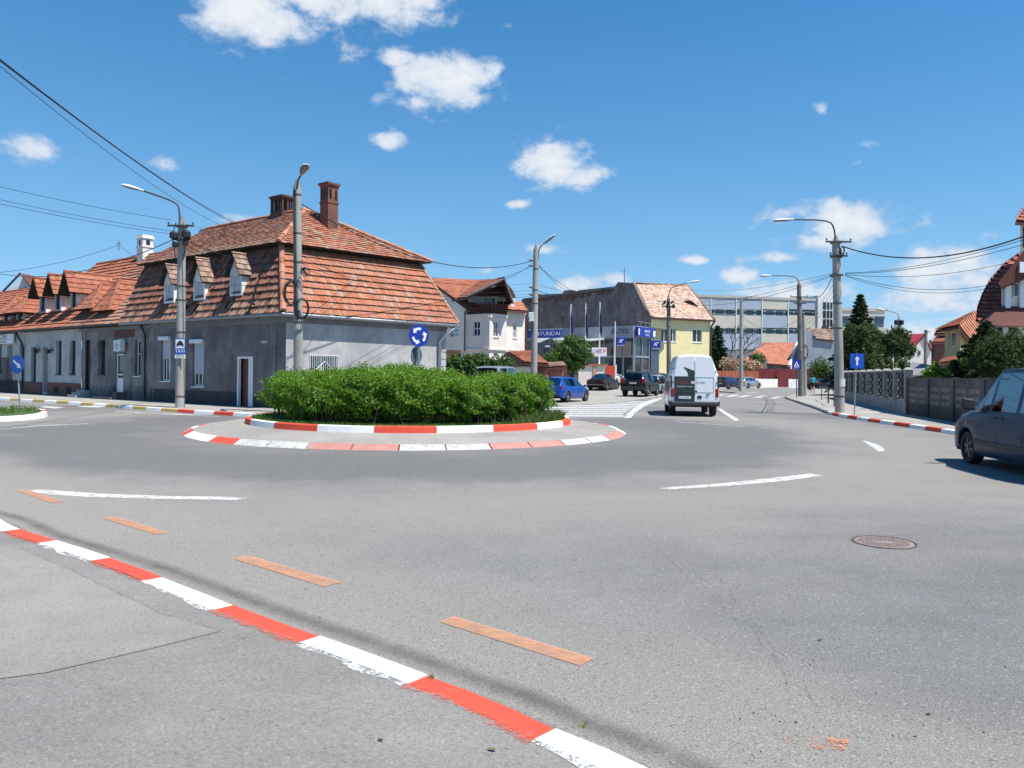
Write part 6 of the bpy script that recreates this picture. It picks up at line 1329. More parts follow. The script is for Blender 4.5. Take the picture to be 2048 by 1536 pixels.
# big panel van seen from behind
VAN = [(-2.42, .52, .90, 1.38, .88, 1.42, .84, .0), (-2.41, .48, .93, 1.55, .92, 2.16, .70, .02), (-2.36, .44, .955, 1.60, .93, 2.36, .68, .05), (-2.2, .4, .97, 1.62, .93, 2.42, .68, .06), (-.9, .36, .98, 1.6, .935, 2.46, .68, .06), (.7, .34, .98, 1.5, .93, 2.46, .68, .06), (1.0, .34, .98, 1.4, .92, 2.40, .66, .06), (1.1, .34, .98, 1.36, .91, 2.34, .66, .06), (1.8, .34, .97, 1.18, .86, 1.30, .72, .05), (2.2, .36, .92, .98, .78, 1.06, .62, .03), (2.45, .4, .8, .7, .66, .78, .5, .01)]
a, _ = ray(1389, 800); va = HA(8.0); vp = V((a * 30.6, 30.6, 0)); fv = V((math.cos(va), math.sin(va), 0)); vpos = vp + fv * 2.42
vn, at = car('white_van', 'tall panel van with white and dark rear doors driving away in the lane', 'van', vpos, va, VAN, (-1.52, 1.5), .34, 'p_white', [(.35, 1.05), (1.15, 1.65)], [(1.12, 1.78)], track=.80, tw=.24, archlip=.07, seats=((.6, .5),))
for sg in (1, -1):
    cbox(vn, 'tail_lamp', 'redlamp', -2.45, sg * .86 - .07, .78, -2.34, sg * .86 + .07, 1.12, .02); cbox(vn, 'rear_pillar', 'cplastic', -2.43, sg * .91 - .035, 1.13, -2.30, sg * .91 + .035, 1.62, .02)
    mb = MB(); mb.hexa([(1.35, sg * .96, 1.25), (1.5, sg * .96, 1.25), (1.5, sg * 1.2, 1.25), (1.35, sg * 1.2, 1.25), (1.35, sg * .96, 1.5), (1.48, sg * .96, 1.5), (1.48, sg * 1.2, 1.55), (1.35, sg * 1.2, 1.55)]); mb.build('wing_mirror', M['cplastic'], vn, world=False, bevel=.02)
# rear doors as their own slightly proud panels
def rearpanel(name, m, pts, off=0.0, th=.012, parent=None): mb = MB(); mb.prism([V((-2.43 - off, y, z)) for y, z in pts], V((-th, 0, 0))); return mb.build(name, M[m], parent or vn, world=False)
M['dkpanel'] = carpaint('van_dark_panel', (.022, .028, .030), .2, .1); M['wpanel'] = M['p_white']
dL = rearpanel('rear_door', 'p_white', [(-.01 + .02, .60), (.80, .60), (.80, 1.62), (.72, 2.10), (.64, 2.36), (.02, 2.40)]); dR = rearpanel('rear_door', 'p_white', [(-.01, .60), (-.80, .60), (-.80, 1.62), (-.72, 2.10), (-.64, 2.36), (-.01, 2.40)])
rearpanel('dark_panel', 'dkpanel', [(.004, .60), (.79, .60), (.79, 1.60), (.004, 1.60)], .0125, .004, dL); rearpanel('dark_flame', 'dkpanel', [(.004, 1.601), (.26, 1.601), (.27, 1.72), (.33, 1.84), (.46, 1.98), (.30, 1.93), (.12, 1.86), (.004, 1.82)], .0125, .004, dL)
M['van_red'] = mat('van_lettering_red', (.36, .035, .03), .5, .1, 9)
def vtext(s, size, m, y, z, par, sx_=1.0): M4 = Matrix(((0, 0, -1, -2.4475), (-1, 0, 0, y), (0, 1, 0, z), (0, 0, 0, 1))); o = text_mb(s, size, M[m], 'lettering', None, M4, .001, sx=sx_); o.parent = par
vtext('DIDERCIM', .155, 'van_red', .36, 1.355, dL); vtext('TRANSPORT MARFA', .07, 's_white', .38, 1.19, dL); M['van_grey'] = mat('van_lettering_grey', (.3, .3, .3), .5, 0); vtext('ATIBV', .13, 'van_grey', -.25, 1.355, dR, 1.1)
rearpanel('label_white', 's_white', [(.01, 1.31), (.13, 1.31), (.13, 1.41), (.01, 1.41)], .017, .003, dL)
for (par, y0, y1) in ((dL, .06, .74), (dR, -.06, -.74)):
    mb = MB(); a_, b_ = min(y0, y1), max(y0, y1); x = -2.4485
    for (p, q) in (((a_, .98), (b_, .98)), ((b_, .98), (b_, 1.58)), ((b_, 1.58), (a_, 1.58)), ((a_, 1.58), (a_, .98))): mb.tube([(x, p[0], p[1]), (x, q[0], q[1])], .006, 5)
    mb.build('pressed_frame', M['cplastic'] if par is dL else M['shutter'], par, world=False)
cbox(vn, 'door_lock', 'cplastic', -2.47, -.10, .97, -2.445, .12, 1.03, .01, dR); cbox(vn, 'door_handle', 'cplastic', -2.47, -.58, .86, -2.445, -.45, .90, .01, dR)
cbox(vn, 'badge_plate', 'cplastic', -2.455, -.28, .60 + .12, -2.445, -.11, .60 + .24, .0, dR)
plate_(vn, -2.452, .40, .76, 'B 12 LNC'); cbox(vn, 'rear_bumper', 'cplastic', -2.56, -.93, .42, -2.36, .93, .585, .04)
for sg in (1, -1): cbox(vn, 'bumper_end', 'cplastic', -2.5, sg * .93 - .05, .44, -2.15, sg * .93 + .05, .62, .03)
mb = MB()
for y in (.86, -.86):
    for z in (.85, 1.35, 1.9): mb.box(-2.46, y - .04, z, -2.42, y + .03, z + .035)
mb.build('door_hinges', M['cplastic'], vn, world=False)
# shade on the van's flanks painted as dark, slightly proud panels
for sg in (1, -1):
    mb = MB(); xs_ = [-2.30, -1.95, -1.1, -.3, .5]
    for x0, x1 in zip(xs_, xs_[1:]):
        s0, s1 = at(x0), at(x1); za0, za1 = .82, .82
        mb.quad((x0, sg * (s0[2] + .006), za0), (x1, sg * (s1[2] + .006), za1), (x1, sg * (s1[2] + .006), 1.3), (x0, sg * (s0[2] + .006), 1.3)); mb.quad((x0, sg * (s0[2] + .006), 1.3), (x1, sg * (s1[2] + .006), 1.3), (x1, sg * (s1[4] + .012), s1[3] - .01), (x0, sg * (s0[4] + .012), s0[3] - .01))
    mb.build('flank_shade', M['p_side_shade'], vn, world=False, fix=False)
# white delivery van parked behind the wall
a, _ = ray(1217, 750)
WV = [(-2.4, .5, .9, 1.3, .88, 2.0, .75, .0), (-2.3, .4, .95, 1.4, .9, 2.1, .76, .04), (.6, .36, .95, 1.35, .9, 2.1, .76, .04), (.8, .36, .95, 1.3, .9, 2.05, .74, .04), (1.6, .36, .94, 1.1, .84, 1.2, .72, .05), (2.2, .38, .88, .95, .76, 1.02, .6, .03), (2.45, .42, .75, .66, .6, .74, .5, .01)]
wv, at = car('white_delivery_van', 'white delivery van with sloping nose parked behind the black sport utility car', 'van', (a * 74.5 - .8, 74.5, .5), math.radians(-14), WV, (-1.5, 1.5), .33, 'p_white', [(.25, .8), (.86, 1.4)], [(.82, 1.58)], track=.76, tw=.22)
for sg in (1, -1): cbox(wv, 'headlamp', 'clearlamp', 2.05, sg * .7 - .12, .72, 2.32, sg * .7 + .12, .9, .04)
cbox(wv, 'front_bumper', 'cplastic', 2.2, -.85, .36, 2.5, .85, .6, .05)
# ------------------------------------------------------------------ buildings in the middle and right
def xy(px, Y): a, _ = ray(px, 750); return Vector((a * Y, Y))
def zat(px, py, Y): return P(px, py, Y).z
def ppoly(mb, pts, m=0, col=.5): mb.poly(pts, m, col)
M['cream'] = plaster('cream_render', (.78, .70, .62), (.70, .62, .55), (.82, .76, .68), 0); M['cream_pink'] = M['cream']; M['cream_side'] = M['cream']  # all three keys hold the same even cream
M['brownwood'] = mat('brown_wood', (.10, .035, .025), .7, .3, 5); M['pvc2'] = M['pvc']
# --- cream house with bay and balcony
A, B, C_ = xy(930, 57), xy(978, 55.6), xy(1012, 56.6); D1, D2 = xy(1012, 57.9), xy(1051, 59.6); LB = xy(878, 64.5)
cx = thing('cream_house', 'cream rendered house with glazed balcony gable and brown tiled roofs', 'house', (A.x, A.y, 0))
F1, F2, F3, F0 = Plane(A, B - A), Plane(B, C_ - B), Plane(D1, D2 - D1), Plane(A, LB - A)
F0.n = Vector((F0.d.y, -F0.d.x)) if Vector((F0.d.y, -F0.d.x)).dot(Vector((-1, -.2))) > 0 else -Vector((F0.d.y, -F0.d.x))
ztop = zat(970, 628, 56)
h1 = [F1.rect(946, 642, 960, 672), F1.rect(946, 704, 960, 722)]; h2 = [F2.rect(987, 643, 997, 674), F2.rect(987, 705, 996, 718)]; h3 = [F3.rect(1026, 648, 1033, 676)]; h0 = [F0.rect(900, 657, 918, 673)]
mb = MB(); l1, l2, l3, l0 = (B - A).length, (C_ - B).length, (D2 - D1).length, (LB - A).length
wall(mb, F1, 0, l1, 0, ztop, h1, .15); wall(mb, F2, 0, l2, 0, ztop, h2, .15); wall(mb, F3, 0, l3, 0, zat(1030, 622, 58.8), h3, .15)
s0 = F0.px(930, 700)[0]
wall(mb, F0, 0, l0, 0, zat(905, 655, 60), h0, .15)
zA, zB_ = zat(905, 655, 60), 0
mb.poly([F0.w(0, zA), F0.w(l0, zA), F0.w(l0, zat(880, 574, 64)), F0.w(0, zat(930, 612, 57))])
mb.quad(v3(C_, 0), v3(D1, 0), v3(D1, ztop), v3(C_, ztop)); bk1, bk2 = D2 + Vector((-3, 8)), LB + Vector((3, 6)); mb.quad(v3(D2, 0), v3(bk1, 0), v3(bk1, 6.4), v3(D2, 6.4)); mb.quad(v3(bk1, 0), v3(bk2, 0), v3(bk2, 6.4), v3(bk1, 6.4))
mb.build('wall', M['cream'], cx)
for pl_, hs_ in ((F1, h1), (F2, h2), (F3, h3), (F0, h0)):
    for r_ in hs_: window(pl_, r_, cx, 'pvc', 'glass', .1, .07, 1, [.5], True)
mb = MB()
for pl_, L_ in ((F1, l1), (F2, l2)): z_ = zat(970, 697, 56); mb.pbox(pl_, 0, L_, z_ - .12, z_, .003, .1); mb.pbox(pl_, 0, L_, ztop - .25, ztop, .003, .12)
mb.build('cornice', M['cream'], cx)
mb = MB(); mb.poly([v3(A, ztop), v3(B, ztop), v3(C_, ztop), v3(D1 + Vector((0, 3)), ztop), v3(A + Vector((0, 4)), ztop)]); mb.build('balcony_floor', M['cream'], cx)
# balcony railing, each bar
rz0, rz1 = ztop - .05, zat(970, 607, 56); mb = MB()
for pl_, L_ in ((F1, l1), (F2, l2)):
    mb.pbox(pl_, 0, L_, rz1 - .08, rz1, .02, .1); mb.pbox(pl_, 0, L_, rz0, rz0 + .12, .02, .1); n = int(L_ / .13)
    for i in range(n): s = L_ * (i + .5) / n; mb.pbox(pl_, s - .04, s + .03, rz0 + .12, rz1 - .08, .04, .08)
mb.build('balcony_railing', M['brownwood'], cx)
# glazed wall set back under the gable
Fg = Plane(A + Vector((.3, .75)), D1 + Vector((0.1, .45)) - A - Vector((.3, .75))); Lg = 3.2
gz0, gz1 = ztop, zat(975, 592, 57.5) ; gm = MB(); wins = [(.15, 1.0), (1.1, 1.85), (2.0, 3.1)]
holes = [(a, b, gz0 + .1, gz1 - (.25 if i != 1 else .1)) for i, (a, b) in enumerate(wins)]
apex_s = Fg.px(1000, 575)[0]; wall(gm, Fg, -.2, Lg + .2, gz0, gz1, holes, .1); gm.build('glazed_wall', M['whitewash'], cx); gm = MB(); gm.poly([Fg.w(-.3, gz1, .02), Fg.w(Lg + .3, gz1, .02), Fg.w(Lg + .0, gz1 + .6, .02), Fg.w(Lg * .85, gz1 + 1.1, .02)]); gm.build('gable_cladding', M['brownwood'], cx)
for i, r_ in enumerate(holes): window(Fg, r_, cx, 'pvc' if i != 1 else 'oldwood', 'glass_blue' if i == 0 else 'glass', .06, .06, 1 if i != 1 else 0, 0, False)
# roofs: main rear roof, gable over the balcony, right hip
E = lambda px, py, Y: P(px, py, Y)
mb = MB(); tm = MB()
q = [E(940, 620, 55.8), E(872, 572, 64.5), E(852, 556, 66), E(930, 560, 61)]
tiles(tm, E(942, 621, 55.6), E(858, 562, 67), E(858, 556, 67.5), E(935, 559, 61), .3, .34, .035, .012, .006, 31) if False else None
def roofquad(pts, m_, seed, tw=.26, chh=.32, parent=cx, nm='roof', lift=.05, fixi=2):
    pts = [Vector(p) for p in pts]; o3 = [p for i, p in enumerate(pts) if i != fixi]; nr = (o3[1] - o3[0]).cross(o3[2] - o3[0]); cam_ = Vector((0, 0, H)); dv = pts[fixi] - cam_
    if abs(nr.dot(dv)) > 1e-6:
        k_ = nr.dot(o3[0] - cam_) / nr.dot(dv)
        if .6 < k_ < 1.6: pts[fixi] = cam_ + dv * k_
    b = MB(); b.poly([Vector(p) - V((0, 0, .06)) for p in pts]); b.poly([Vector(p) - V((0, 0, .2)) for p in pts])
    for i in range(len(pts)): p, q_ = Vector(pts[i]), Vector(pts[(i + 1) % len(pts)]); b.quad(p - V((0, 0, .06)), q_ - V((0, 0, .06)), q_ - V((0, 0, .2)), p - V((0, 0, .2)))
    b.build('roof_edge', M['brownwood'], parent); t_ = MB(); tiles(t_, pts[0], pts[1], pts[2], pts[3], tw, chh, lift, .012, .006, seed); t_.build(nm, M[m_], parent)
roofquad([E(940, 619, 56), E(1012, 619, 57.6), E(980, 561, 66), E(850, 555, 63.5)], 'tile_new', 31)
AP1, AP2 = E(1009, 557, 55.0), E(935, 563, 61.5)
roofquad([E(932, 592, 56.2), E(905, 600, 59), E(922, 566, 62), AP1], 'tile_new', 32) if False else None
roofquad([E(903, 598, 60.5), E(931, 594, 55.5), AP1, E(925, 562, 63)], 'tile_red', 33, fixi=3)
mb = MB(); mb.quad(AP1, E(1027, 606, 55.6), E(1012, 612, 59.5), E(985, 563, 60)); mb.quad(AP1 + V((0, 0, .15)), E(1027, 606, 55.6) + V((0, 0, .15)), E(1012, 612, 59.5) + V((0, 0, .15)), E(985, 563, 60) + V((0, 0, .15))); mb.build('gable_soffit', M['brownwood'], cx)
roofquad([E(1010, 618, 57.0), E(1056, 622, 59.0), E(1044, 604, 61.5), E(1018, 600, 60)], 'tile_new', 35)
mb = MB(); mb.tube([E(931, 594, 55.5), AP1 + V((0, -.05, -.03)), E(1027, 607, 55.7)], .07, 6); mb.build('bargeboard', M['trim_grey'], cx)
mb = MB(); mb.tube([E(934, 621, 56), v3(A + Vector((-.05, -.12)), 6.2), v3(A + Vector((-.05, -.12)), .6)], .05, 6); mb.build('downpipe', M['brownwood'], cx)
mb = MB(); mb.tube([v3(D2 + Vector((.02, -.1)), 6.2), v3(D2 + Vector((.02, -.1)), .6)], .07, 6); mb.build('downpipe', M['brownwood'], cx)
# small lean-to roofs and brick bits between
lt = thing('brick_outbuilding', 'old brick outbuilding corner with grey lean-to roof behind the leafy hedge', 'outbuilding', (*xy(905, 50), 0))
mb = MB(); q = xy(899, 50); mb.box(q.x - .4, 50, 0, q.x + .7, 51, zat(905, 700, 50)); mb.build('chimney', M['brick'], lt)
mb = MB(); p0, p1 = E(915, 704, 50), E(955, 718, 49); mb.prism([E(912, 712, 50), E(929, 702, 50), E(962, 721, 50), E(955, 722, 50)], V((0, 1.6, 0))); mb.build('lean_to_roof', M['trim_grey'], lt)
mb = MB(); q0, q1 = xy(907, 50.1), xy(955, 50.1); mb.box(q0.x, 50.2, 0, q1.x, 51.6, 2.3); mb.build('wall', M['plinth_br'], lt)
gh = thing('brick_shed', 'low brick-red shed with sloping new tiled roof behind the lamp post', 'shed', (*xy(1050, 51), 0))
roofquad([E(1049, 724, 50), E(1098, 727, 50), E(1066, 701, 53.5), E(1014, 702, 53.5)], 'tile_new', 36, .3, .3, gh)
mb = MB(); mb.poly([E(1011, 703, 52.5), E(1048, 724, 50.2), E(1048, 745, 50.2), E(1011, 745, 52.5)]); mb.box(xy(1048, 50.4).x, 50.4, 0, xy(1094, 50.4).x, 52.5, zat(1060, 728, 50.4)); mb.build('wall', M['doorbrown'], gh)
# white garage wall, pink gate, dark gate, white wall with red panel
gw_ = thing('white_garage_wall', 'whitewashed garage wall left of the lamp post behind the silver car', 'wall', (*xy(1015, 49), 0)); mb = MB(); a, b = xy(1002, 49), xy(1062, 49); mb.box(a.x, 49, 0, b.x, 49.4, zat(1030, 736, 49)); mb.build('wall', M['whitewash'], gw_)
mb = MB(); mb.box(a.x - .1, 48.8, zat(1030, 736, 49), b.x + .1, 49.6, zat(1030, 733, 49)); mb.build('coping', M['trim_grey'], gw_)
M['pink'] = mat('pink_metal', (.42, .155, .14), .55, .3, 3, streak=True); M['pinkroof'] = mat('pink_tin_roof', (.40, .22, .20), .6, .35, 3); M['gatedark'] = mat('gate_dark_grey', (.055, .065, .085), .5, .2, 5)
pg = thing('pink_gate', 'faded pink metal gate under its own small tiled roof', 'gate', (*xy(1107, 52), 0)); Yg = 52
for k, (x0, x1) in enumerate(((1083, 1104), (1104.6, 1130))):
    mb = MB(); a, b = xy(x0, Yg), xy(x1, Yg); mb.box(a.x, Yg, .15, b.x, Yg + .06, zat(1107, 735, Yg)); n = 3
    for i in range(n):
        for j in range(3): w_ = (b.x - a.x) / n; mb.box(a.x + w_ * (i + .18), Yg - .03, .3 + j * .62, a.x + w_ * (i + .82), Yg - .001, .8 + j * .62)
    mb.build('gate_leaf', M['pink'], pg)
mb = MB(); 
for x_ in (1082, 1131): a = xy(x_, Yg); mb.box(a.x - .09, Yg - .05, 0, a.x + .09, Yg + .2, zat(1107, 732, Yg))
mb.build('posts', M['doorbrown'], pg)
roofquad([E(1088, 735, 51.3), E(1134, 731, 51.3), E(1126, 723, 52.6), E(1082, 726, 52.6)], 'tile_pale', 37, .2, .2, pg)
dg_ = thing('dark_gate', 'dark grey slatted metal gate between the pink gate and the white wall', 'gate', (*xy(1144, 60), .2)); Yd = 60; a, b = xy(1129, Yd), xy(1157, Yd); mb = MB(); n = 9
for i in range(n): w_ = (b.x - a.x) / n; mb.box(a.x + w_ * i, Yd, .25, a.x + w_ * (i + .8), Yd + .05, zat(1144, 733, Yd) + .2 * math.sin(math.pi * i / (n - 1)))
mb.box(a.x, Yd + .051, .6, b.x, Yd + .1, .75); mb.box(a.x, Yd + .051, 1.6, b.x, Yd + .1, 1.75); mb.build('slats', M['gatedark'], dg_)
ww = thing('white_boundary_wall', 'white boundary wall with tiled coping and one bright red panel', 'wall', (*xy(1195, 72), .5)); Yw = 72; base = .45; zt_ = zat(1195, 731, Yw)
def seg(nm, x0, x1, m_, dz=0, d0=0): mb = MB(); a, b = xy(x0, Yw), xy(x1, Yw); mb.box(a.x, Yw - d0, base, b.x, Yw + .3, zt_ + dz); mb.build(nm, M[m_], ww)
M['cream_plain'] = mat('cream_wall', (.72, .66, .58), .85, .1, 2); M['redpanel'] = mat('red_panel', (.62, .07, .03), .5, .1, 4); M['salmon'] = mat('salmon_pillar', (.55, .30, .24), .8, .2, 3)  # one even cream shared by several walls and the porch posts
seg('wall', 1157, 1185.5, 'cream_plain'); seg('pillar', 1186, 1192.5, 'salmon', .05, .08); seg('wall', 1193, 1211.5, 'cream_plain'); seg('red_panel', 1212, 1229, 'redpanel', .0, .12); seg('end_pillar', 1229.5, 1233, 'pvc', .1, .1)
mb = MB(); a, b = xy(1155, Yw), xy(1211, Yw); mb.box(a.x, Yw - .15, zt_ + .002, b.x, Yw + .4, zt_ + .14); mb.build('coping', M['tile_new'], ww)
# --- old building: blind firewall on the left, yellow street front, pale mottled roof
K = 83.0 / 72
fc = Vector((12.95, 72)) * K; bkp = xy(1044, 101); fr = xy(1419, 86.0)
yb = thing('yellow_house', 'two-storey yellow house with pale mottled tile roof and a big dark blind side wall', 'house', (fc.x, fc.y, .5))
PF = Plane(fc, fr - fc); PW = Plane(fc, bkp - fc); PW.n = Vector((-abs(PW.d.y), -abs(PW.d.x))).normalized() if PW.n.x > 0 else PW.n
zE = zat(1300, 634, fc.y); Lf = (fr - fc).length
hy = [PF.rect(1322, 656, 1336, 684), PF.rect(1341, 656, 1352, 684), PF.rect(1385, 658, 1404, 685), PF.rect(1322, 722, 1352, 745), PF.rect(1385, 718, 1404, 745)]
M['yellow'] = mat('yellow_render', (.75, .66, .36), .9, .08, 1.5); M['firewall'] = plaster('firewall_render', (.175, .14, .128), (.105, .085, .08), (.26, .215, .18), 0)
mb = MB(); wall(mb, PF, 0, Lf, 0, zE, hy[:3], .2); bb = fr + Vector((-4, 9)); mb.quad(v3(fr, 0), v3(bb, 0), v3(bb, zE), v3(fr, zE)); mb.build('wall', M['yellow'], yb)
for r_ in hy[:3]: window(PF, r_, yb, 'pvc', 'glass', .1, .09, 1, 0, True)
mb = MB(); pts = [PW.w(0, 0), PW.w(0, zE)]
for (px_, py_) in ((1296, 626), (1285, 606), (1266, 566), (1236, 564), (1233, 568), (1231, 572), (1228, 573), (1160, 580), (1152, 583), (1145, 580), (1128, 581), (1125, 587), (1080, 589), (1076, 586), (1072, 593), (1046, 597), (1043, 600)):
    s, z = PW.px(px_, py_); pts.append(PW.w(s, z))
s, _ = PW.px(1043, 650); pts.append(PW.w(s, 0)); nn_ = V((-PW.n.x, -PW.n.y, 0)) * .5
mb.prism(pts, nn_); mb.build('firewall', M['firewall'], yb)
mb = MB()
for (x0, y0, x1, y1) in ((1122, 633, 1129, 646), (1124, 590, 1131, 604)): a, b, c, d = PW.rect(x0, y0, x1, y1); mb.pbox(PW, a, b, c, d, .003, .03)
mb.build('exposed_brick', M['brick'], yb)
mb = MB(); sA, sB = PW.px(1050, 600)[0], PW.px(1228, 580)[0]; zA_, zB2 = PW.px(1050, 599)[1], PW.px(1228, 576)[1]
for i in range(40):
    t0, t1 = i / 40, (i + 1) / 40; rr_ = random.Random(i); d0 = rr_.uniform(.2, .9)
    mb.pbox(PW, sA + (sB - sA) * t0, sA + (sB - sA) * t1, zA_ + (zB2 - zA_) * t0 - d0, zA_ + (zB2 - zA_) * t0 - .05, .003, .02)
mb.build('brick_edge', M['brick_dk'], yb)
mb = MB(); s, z = PW.px(1245, 566); p_ = PW.w(s, z, -.3); mb.tube([p_, p_ + V((0, 0, 1.7))], .05, 5); mb.tube([p_ + V((-.4, 0, 1.3)), p_ + V((.4, 0, 1.3))], .03, 5); mb.build('aerial', M['zinc'], yb)
roofquad([PF.w(-.1, zE, .35), PF.w(Lf + .3, zE - .05, .35), P(1376, 572, 91), P(1268, 566, 87.5)], 'tile_pale', 41, .3, .3, yb, 'roof', .03)
roofquad([PF.w(Lf + .3, zE, .35), v3(bb, zE), P(1376, 572, 91.2), P(1376, 572, 91)], 'tile_pale', 42, .3, .3, yb, 'side_roof', .03)
mb = MB(); ridge_tiles(mb, P(1268, 566, 87.3), P(1376, 572, 90.9), .16, .5, 4); ridge_tiles(mb, PF.w(Lf + .3, zE, .35), P(1376, 572, 90.9), .16, .5, 5, .0, .4); ridge_tiles(mb, PF.w(-.1, zE, .3), P(1268, 566, 87.3), .16, .5, 6, .8, 1); mb.build('ridge_tiles', M['tile_old'], yb)
mb = MB(); pe = P(1377, 612, 87.0); w_ = 1.1; pts_ = []
for i in range(9): t_ = i / 8; pts_.append(pe + V((-w_ + 2 * w_ * t_, 0, .65 * math.sin(math.pi * t_) ** 1.3)))
mb.add([*pts_, *[p + V((0, 2.5, .9)) for p in pts_]], [(i, i + 1, 10 + i, 9 + i) for i in range(8)]); mb.build('eyelid_dormer', M['tile_pale'], yb); mb = MB(); mb.poly([p + V((0, .05, 0)) for p in pts_]); mb.build('eyelid_opening', M['void'], yb)
pipe([PF.w(Lf + .4, zE - .1, .4), PF.w(Lf + .1, zE - .8, .08), PF.w(Lf + .1, .5, .08)], .1, M['brownwood'], yb)
mb = MB(); mb.tube([PF.w(-.1, zE - .1, .42), PF.w(Lf + .4, zE - .12, .42)], .09, 6); mb.build('gutter', M['brownwood'], yb)
# --- car showroom
So, Sl = xy(1267, 77), xy(1052, 86); PS = Plane(So, Sl - So); Ls = (Sl - So).length; Se = xy(1297, 79.6); PT = Plane(So, Se - So); Lt = (Se - So).length
sr_ = thing('car_showroom', 'glass-fronted car showroom with grey fascia below the dark blind wall', 'showroom', (So.x, So.y, .6))
M['fascia'] = mat('grey_fascia', (.30, .32, .35), .5, .08, 2); M['showglass'] = glassmat('showroom_glass', (.035, .045, .05), .06); M['alu'] = mat('aluminium', (.4, .42, .44), .4, .08, 5, metal=.5); M['tan'] = mat('tan_board', (.36, .28, .2), .8, .1, 3)
z0f, z1f = zat(1230, 676, 78), zat(1230, 652, 78)
mb = MB(); mb.pbox(PS, 0, Ls, z0f, z1f, -.3, .15); mb.pbox(PT, .16, Lt, z0f, z1f, -.3, .15); mb.build('fascia', M['fascia'], sr_)
mb = MB(); mb.quad(PS.w(0, 0, 0), PS.w(Ls, 0, 0), PS.w(Ls, z0f, 0), PS.w(0, z0f, 0)); mb.quad(PT.w(0, 0, 0), PT.w(Lt, 0, 0), PT.w(Lt, z0f, 0), PT.w(0, z0f, 0)); mb.build('glazing', M['showglass'], sr_)
mb = MB(); zm_ = zat(1230, 713, 78)
for t_ in [i / 12 for i in range(13)]: mb.pbox(PS, Ls * t_ - .05, Ls * t_ + .05, 0, z0f, .003, .08)
for t_ in (0.02, .5, .98): mb.pbox(PT, Lt * t_ - .05, Lt * t_ + .05, 0, z0f, .003, .1)
mb.pbox(PS, 0, Ls, zm_ - .08, zm_ + .08, .003, .1); mb.pbox(PT, 0, Lt, zm_ - .08, zm_ + .08, .003, .1); mb.build('window_frames', M['alu'], sr_)
mb = MB(); a, b, c, d = PS.rect(1232, 683, 1263, 712); mb.pbox(PS, a, b, c, d, .01, .05); mb.build('tan_panel', M['tan'], sr_)
mb = MB(); mb.quad(PS.w(0, z1f - .02, 0), PS.w(Ls, z1f - .02, 0), PS.w(Ls, z1f - .02, -8), PS.w(0, z1f - .02, -8)); mb.build('flat_roof', M['fascia'], sr_)
def ptext(txt, size, m_, pl_, px_, py_, off, par, sx_=1.0, dy=0): s, z = pl_.px(px_, py_); return text_mb(txt, size, M[m_], 'lettering', par, plane_matrix(pl_, s, z + dy, off), .01, sx=sx_)
ptext('AUTO', .78, 's_black', PS, 1240, 663.5, .16, sr_, .9); ptext('RO', .72, 'trim_grey', PS, 1253, 663, .16, sr_, .9)
# big maker's sign on the left of the fascia
Yh = 80; hs_ = thing('car_maker_sign', 'long dark blue sign board with white car maker lettering above the canopy', 'sign', (*xy(1090, Yh), 5)); PH = Plane(xy(1123, Yh), xy(1056, Yh + 2.6) - xy(1123, Yh))
mb = MB(); a, b, c, d = PH.rect(1056, 660.5, 1122.5, 675.5); mb.pbox(PH, a, b, c, d, 0, .2); mb.build('board', M['s_blue2'], hs_)
mb = MB(); mb.pbox(PH, a - .05, b, d + .002, d + .12, -.02, .22); mb.build('top_rail', M['alu'], hs_)
s, z = PH.px(1098, 667.5); text_mb('HYUNDAI', .62, M['s_white'], 'lettering', hs_, plane_matrix(PH, s, z, .203), .01, sx=1.12)
s, z = PH.px(1073, 668); mb = MB(); n_ = V((PH.n.x, PH.n.y, 0)); r_v = UP.cross(n_); c_ = PH.w(s, z, .215)
mb.tube([c_ + r_v * .42 * math.cos(q) + UP * .24 * math.sin(q) for q in [i * 2 * math.pi / 24 for i in range(25)]], .035, 6); mb.tube([c_ + r_v * -.2 + UP * -.15, c_ + r_v * -.08 + UP * .17, c_ + r_v * .0, c_ + r_v * .1 + UP * -.15, c_ + r_v * .22 + UP * .16], .04, 6); mb.build('emblem', M['s_white'], hs_)
# corner sign with frame on top
cs_ = thing('corner_sign', 'blue and white illuminated box sign on the showroom corner with tube frame', 'sign', (So.x, So.y, 5.4)); mb = MB(); za, zb = zat(1280, 674, 78), zat(1280, 655, 78); mb.pbox(PT, .0, Lt + .6, za, zb, .16, .45); mb.build('board', M['s_blue2'], cs_)
mb = MB(); mb.pbox(PT, .1, .35, za + .15, zb - .15, .451, .47); mb.pbox(PT, Lt + .05, Lt + .55, za + .1, zb - .25, .451, .47); mb.build('white_strip', M['s_white'], cs_)
mb = MB()
for t_ in (.25, .5, .75, 1.0): mb.tube([PT.w((Lt + .5) * t_, zb, .3), PT.w((Lt + .5) * t_, zb + .55, .3)], .03, 5)
mb.tube([PT.w(.3, zb + .55, .3), PT.w(Lt + .5, zb + .5, .3)], .03, 5); mb.build('tube_frame', M['alu'], cs_)
text_mb('SERVICE', .34, M['s_white'], 'lettering', cs_, plane_matrix(PT, Lt * .62, (za + zb) / 2 + .1, .452), .01); text_mb('AUTO', .3, M['s_white'], 'lettering', cs_, plane_matrix(PT, Lt * .62, (za + zb) / 2 - .28, .452), .01)
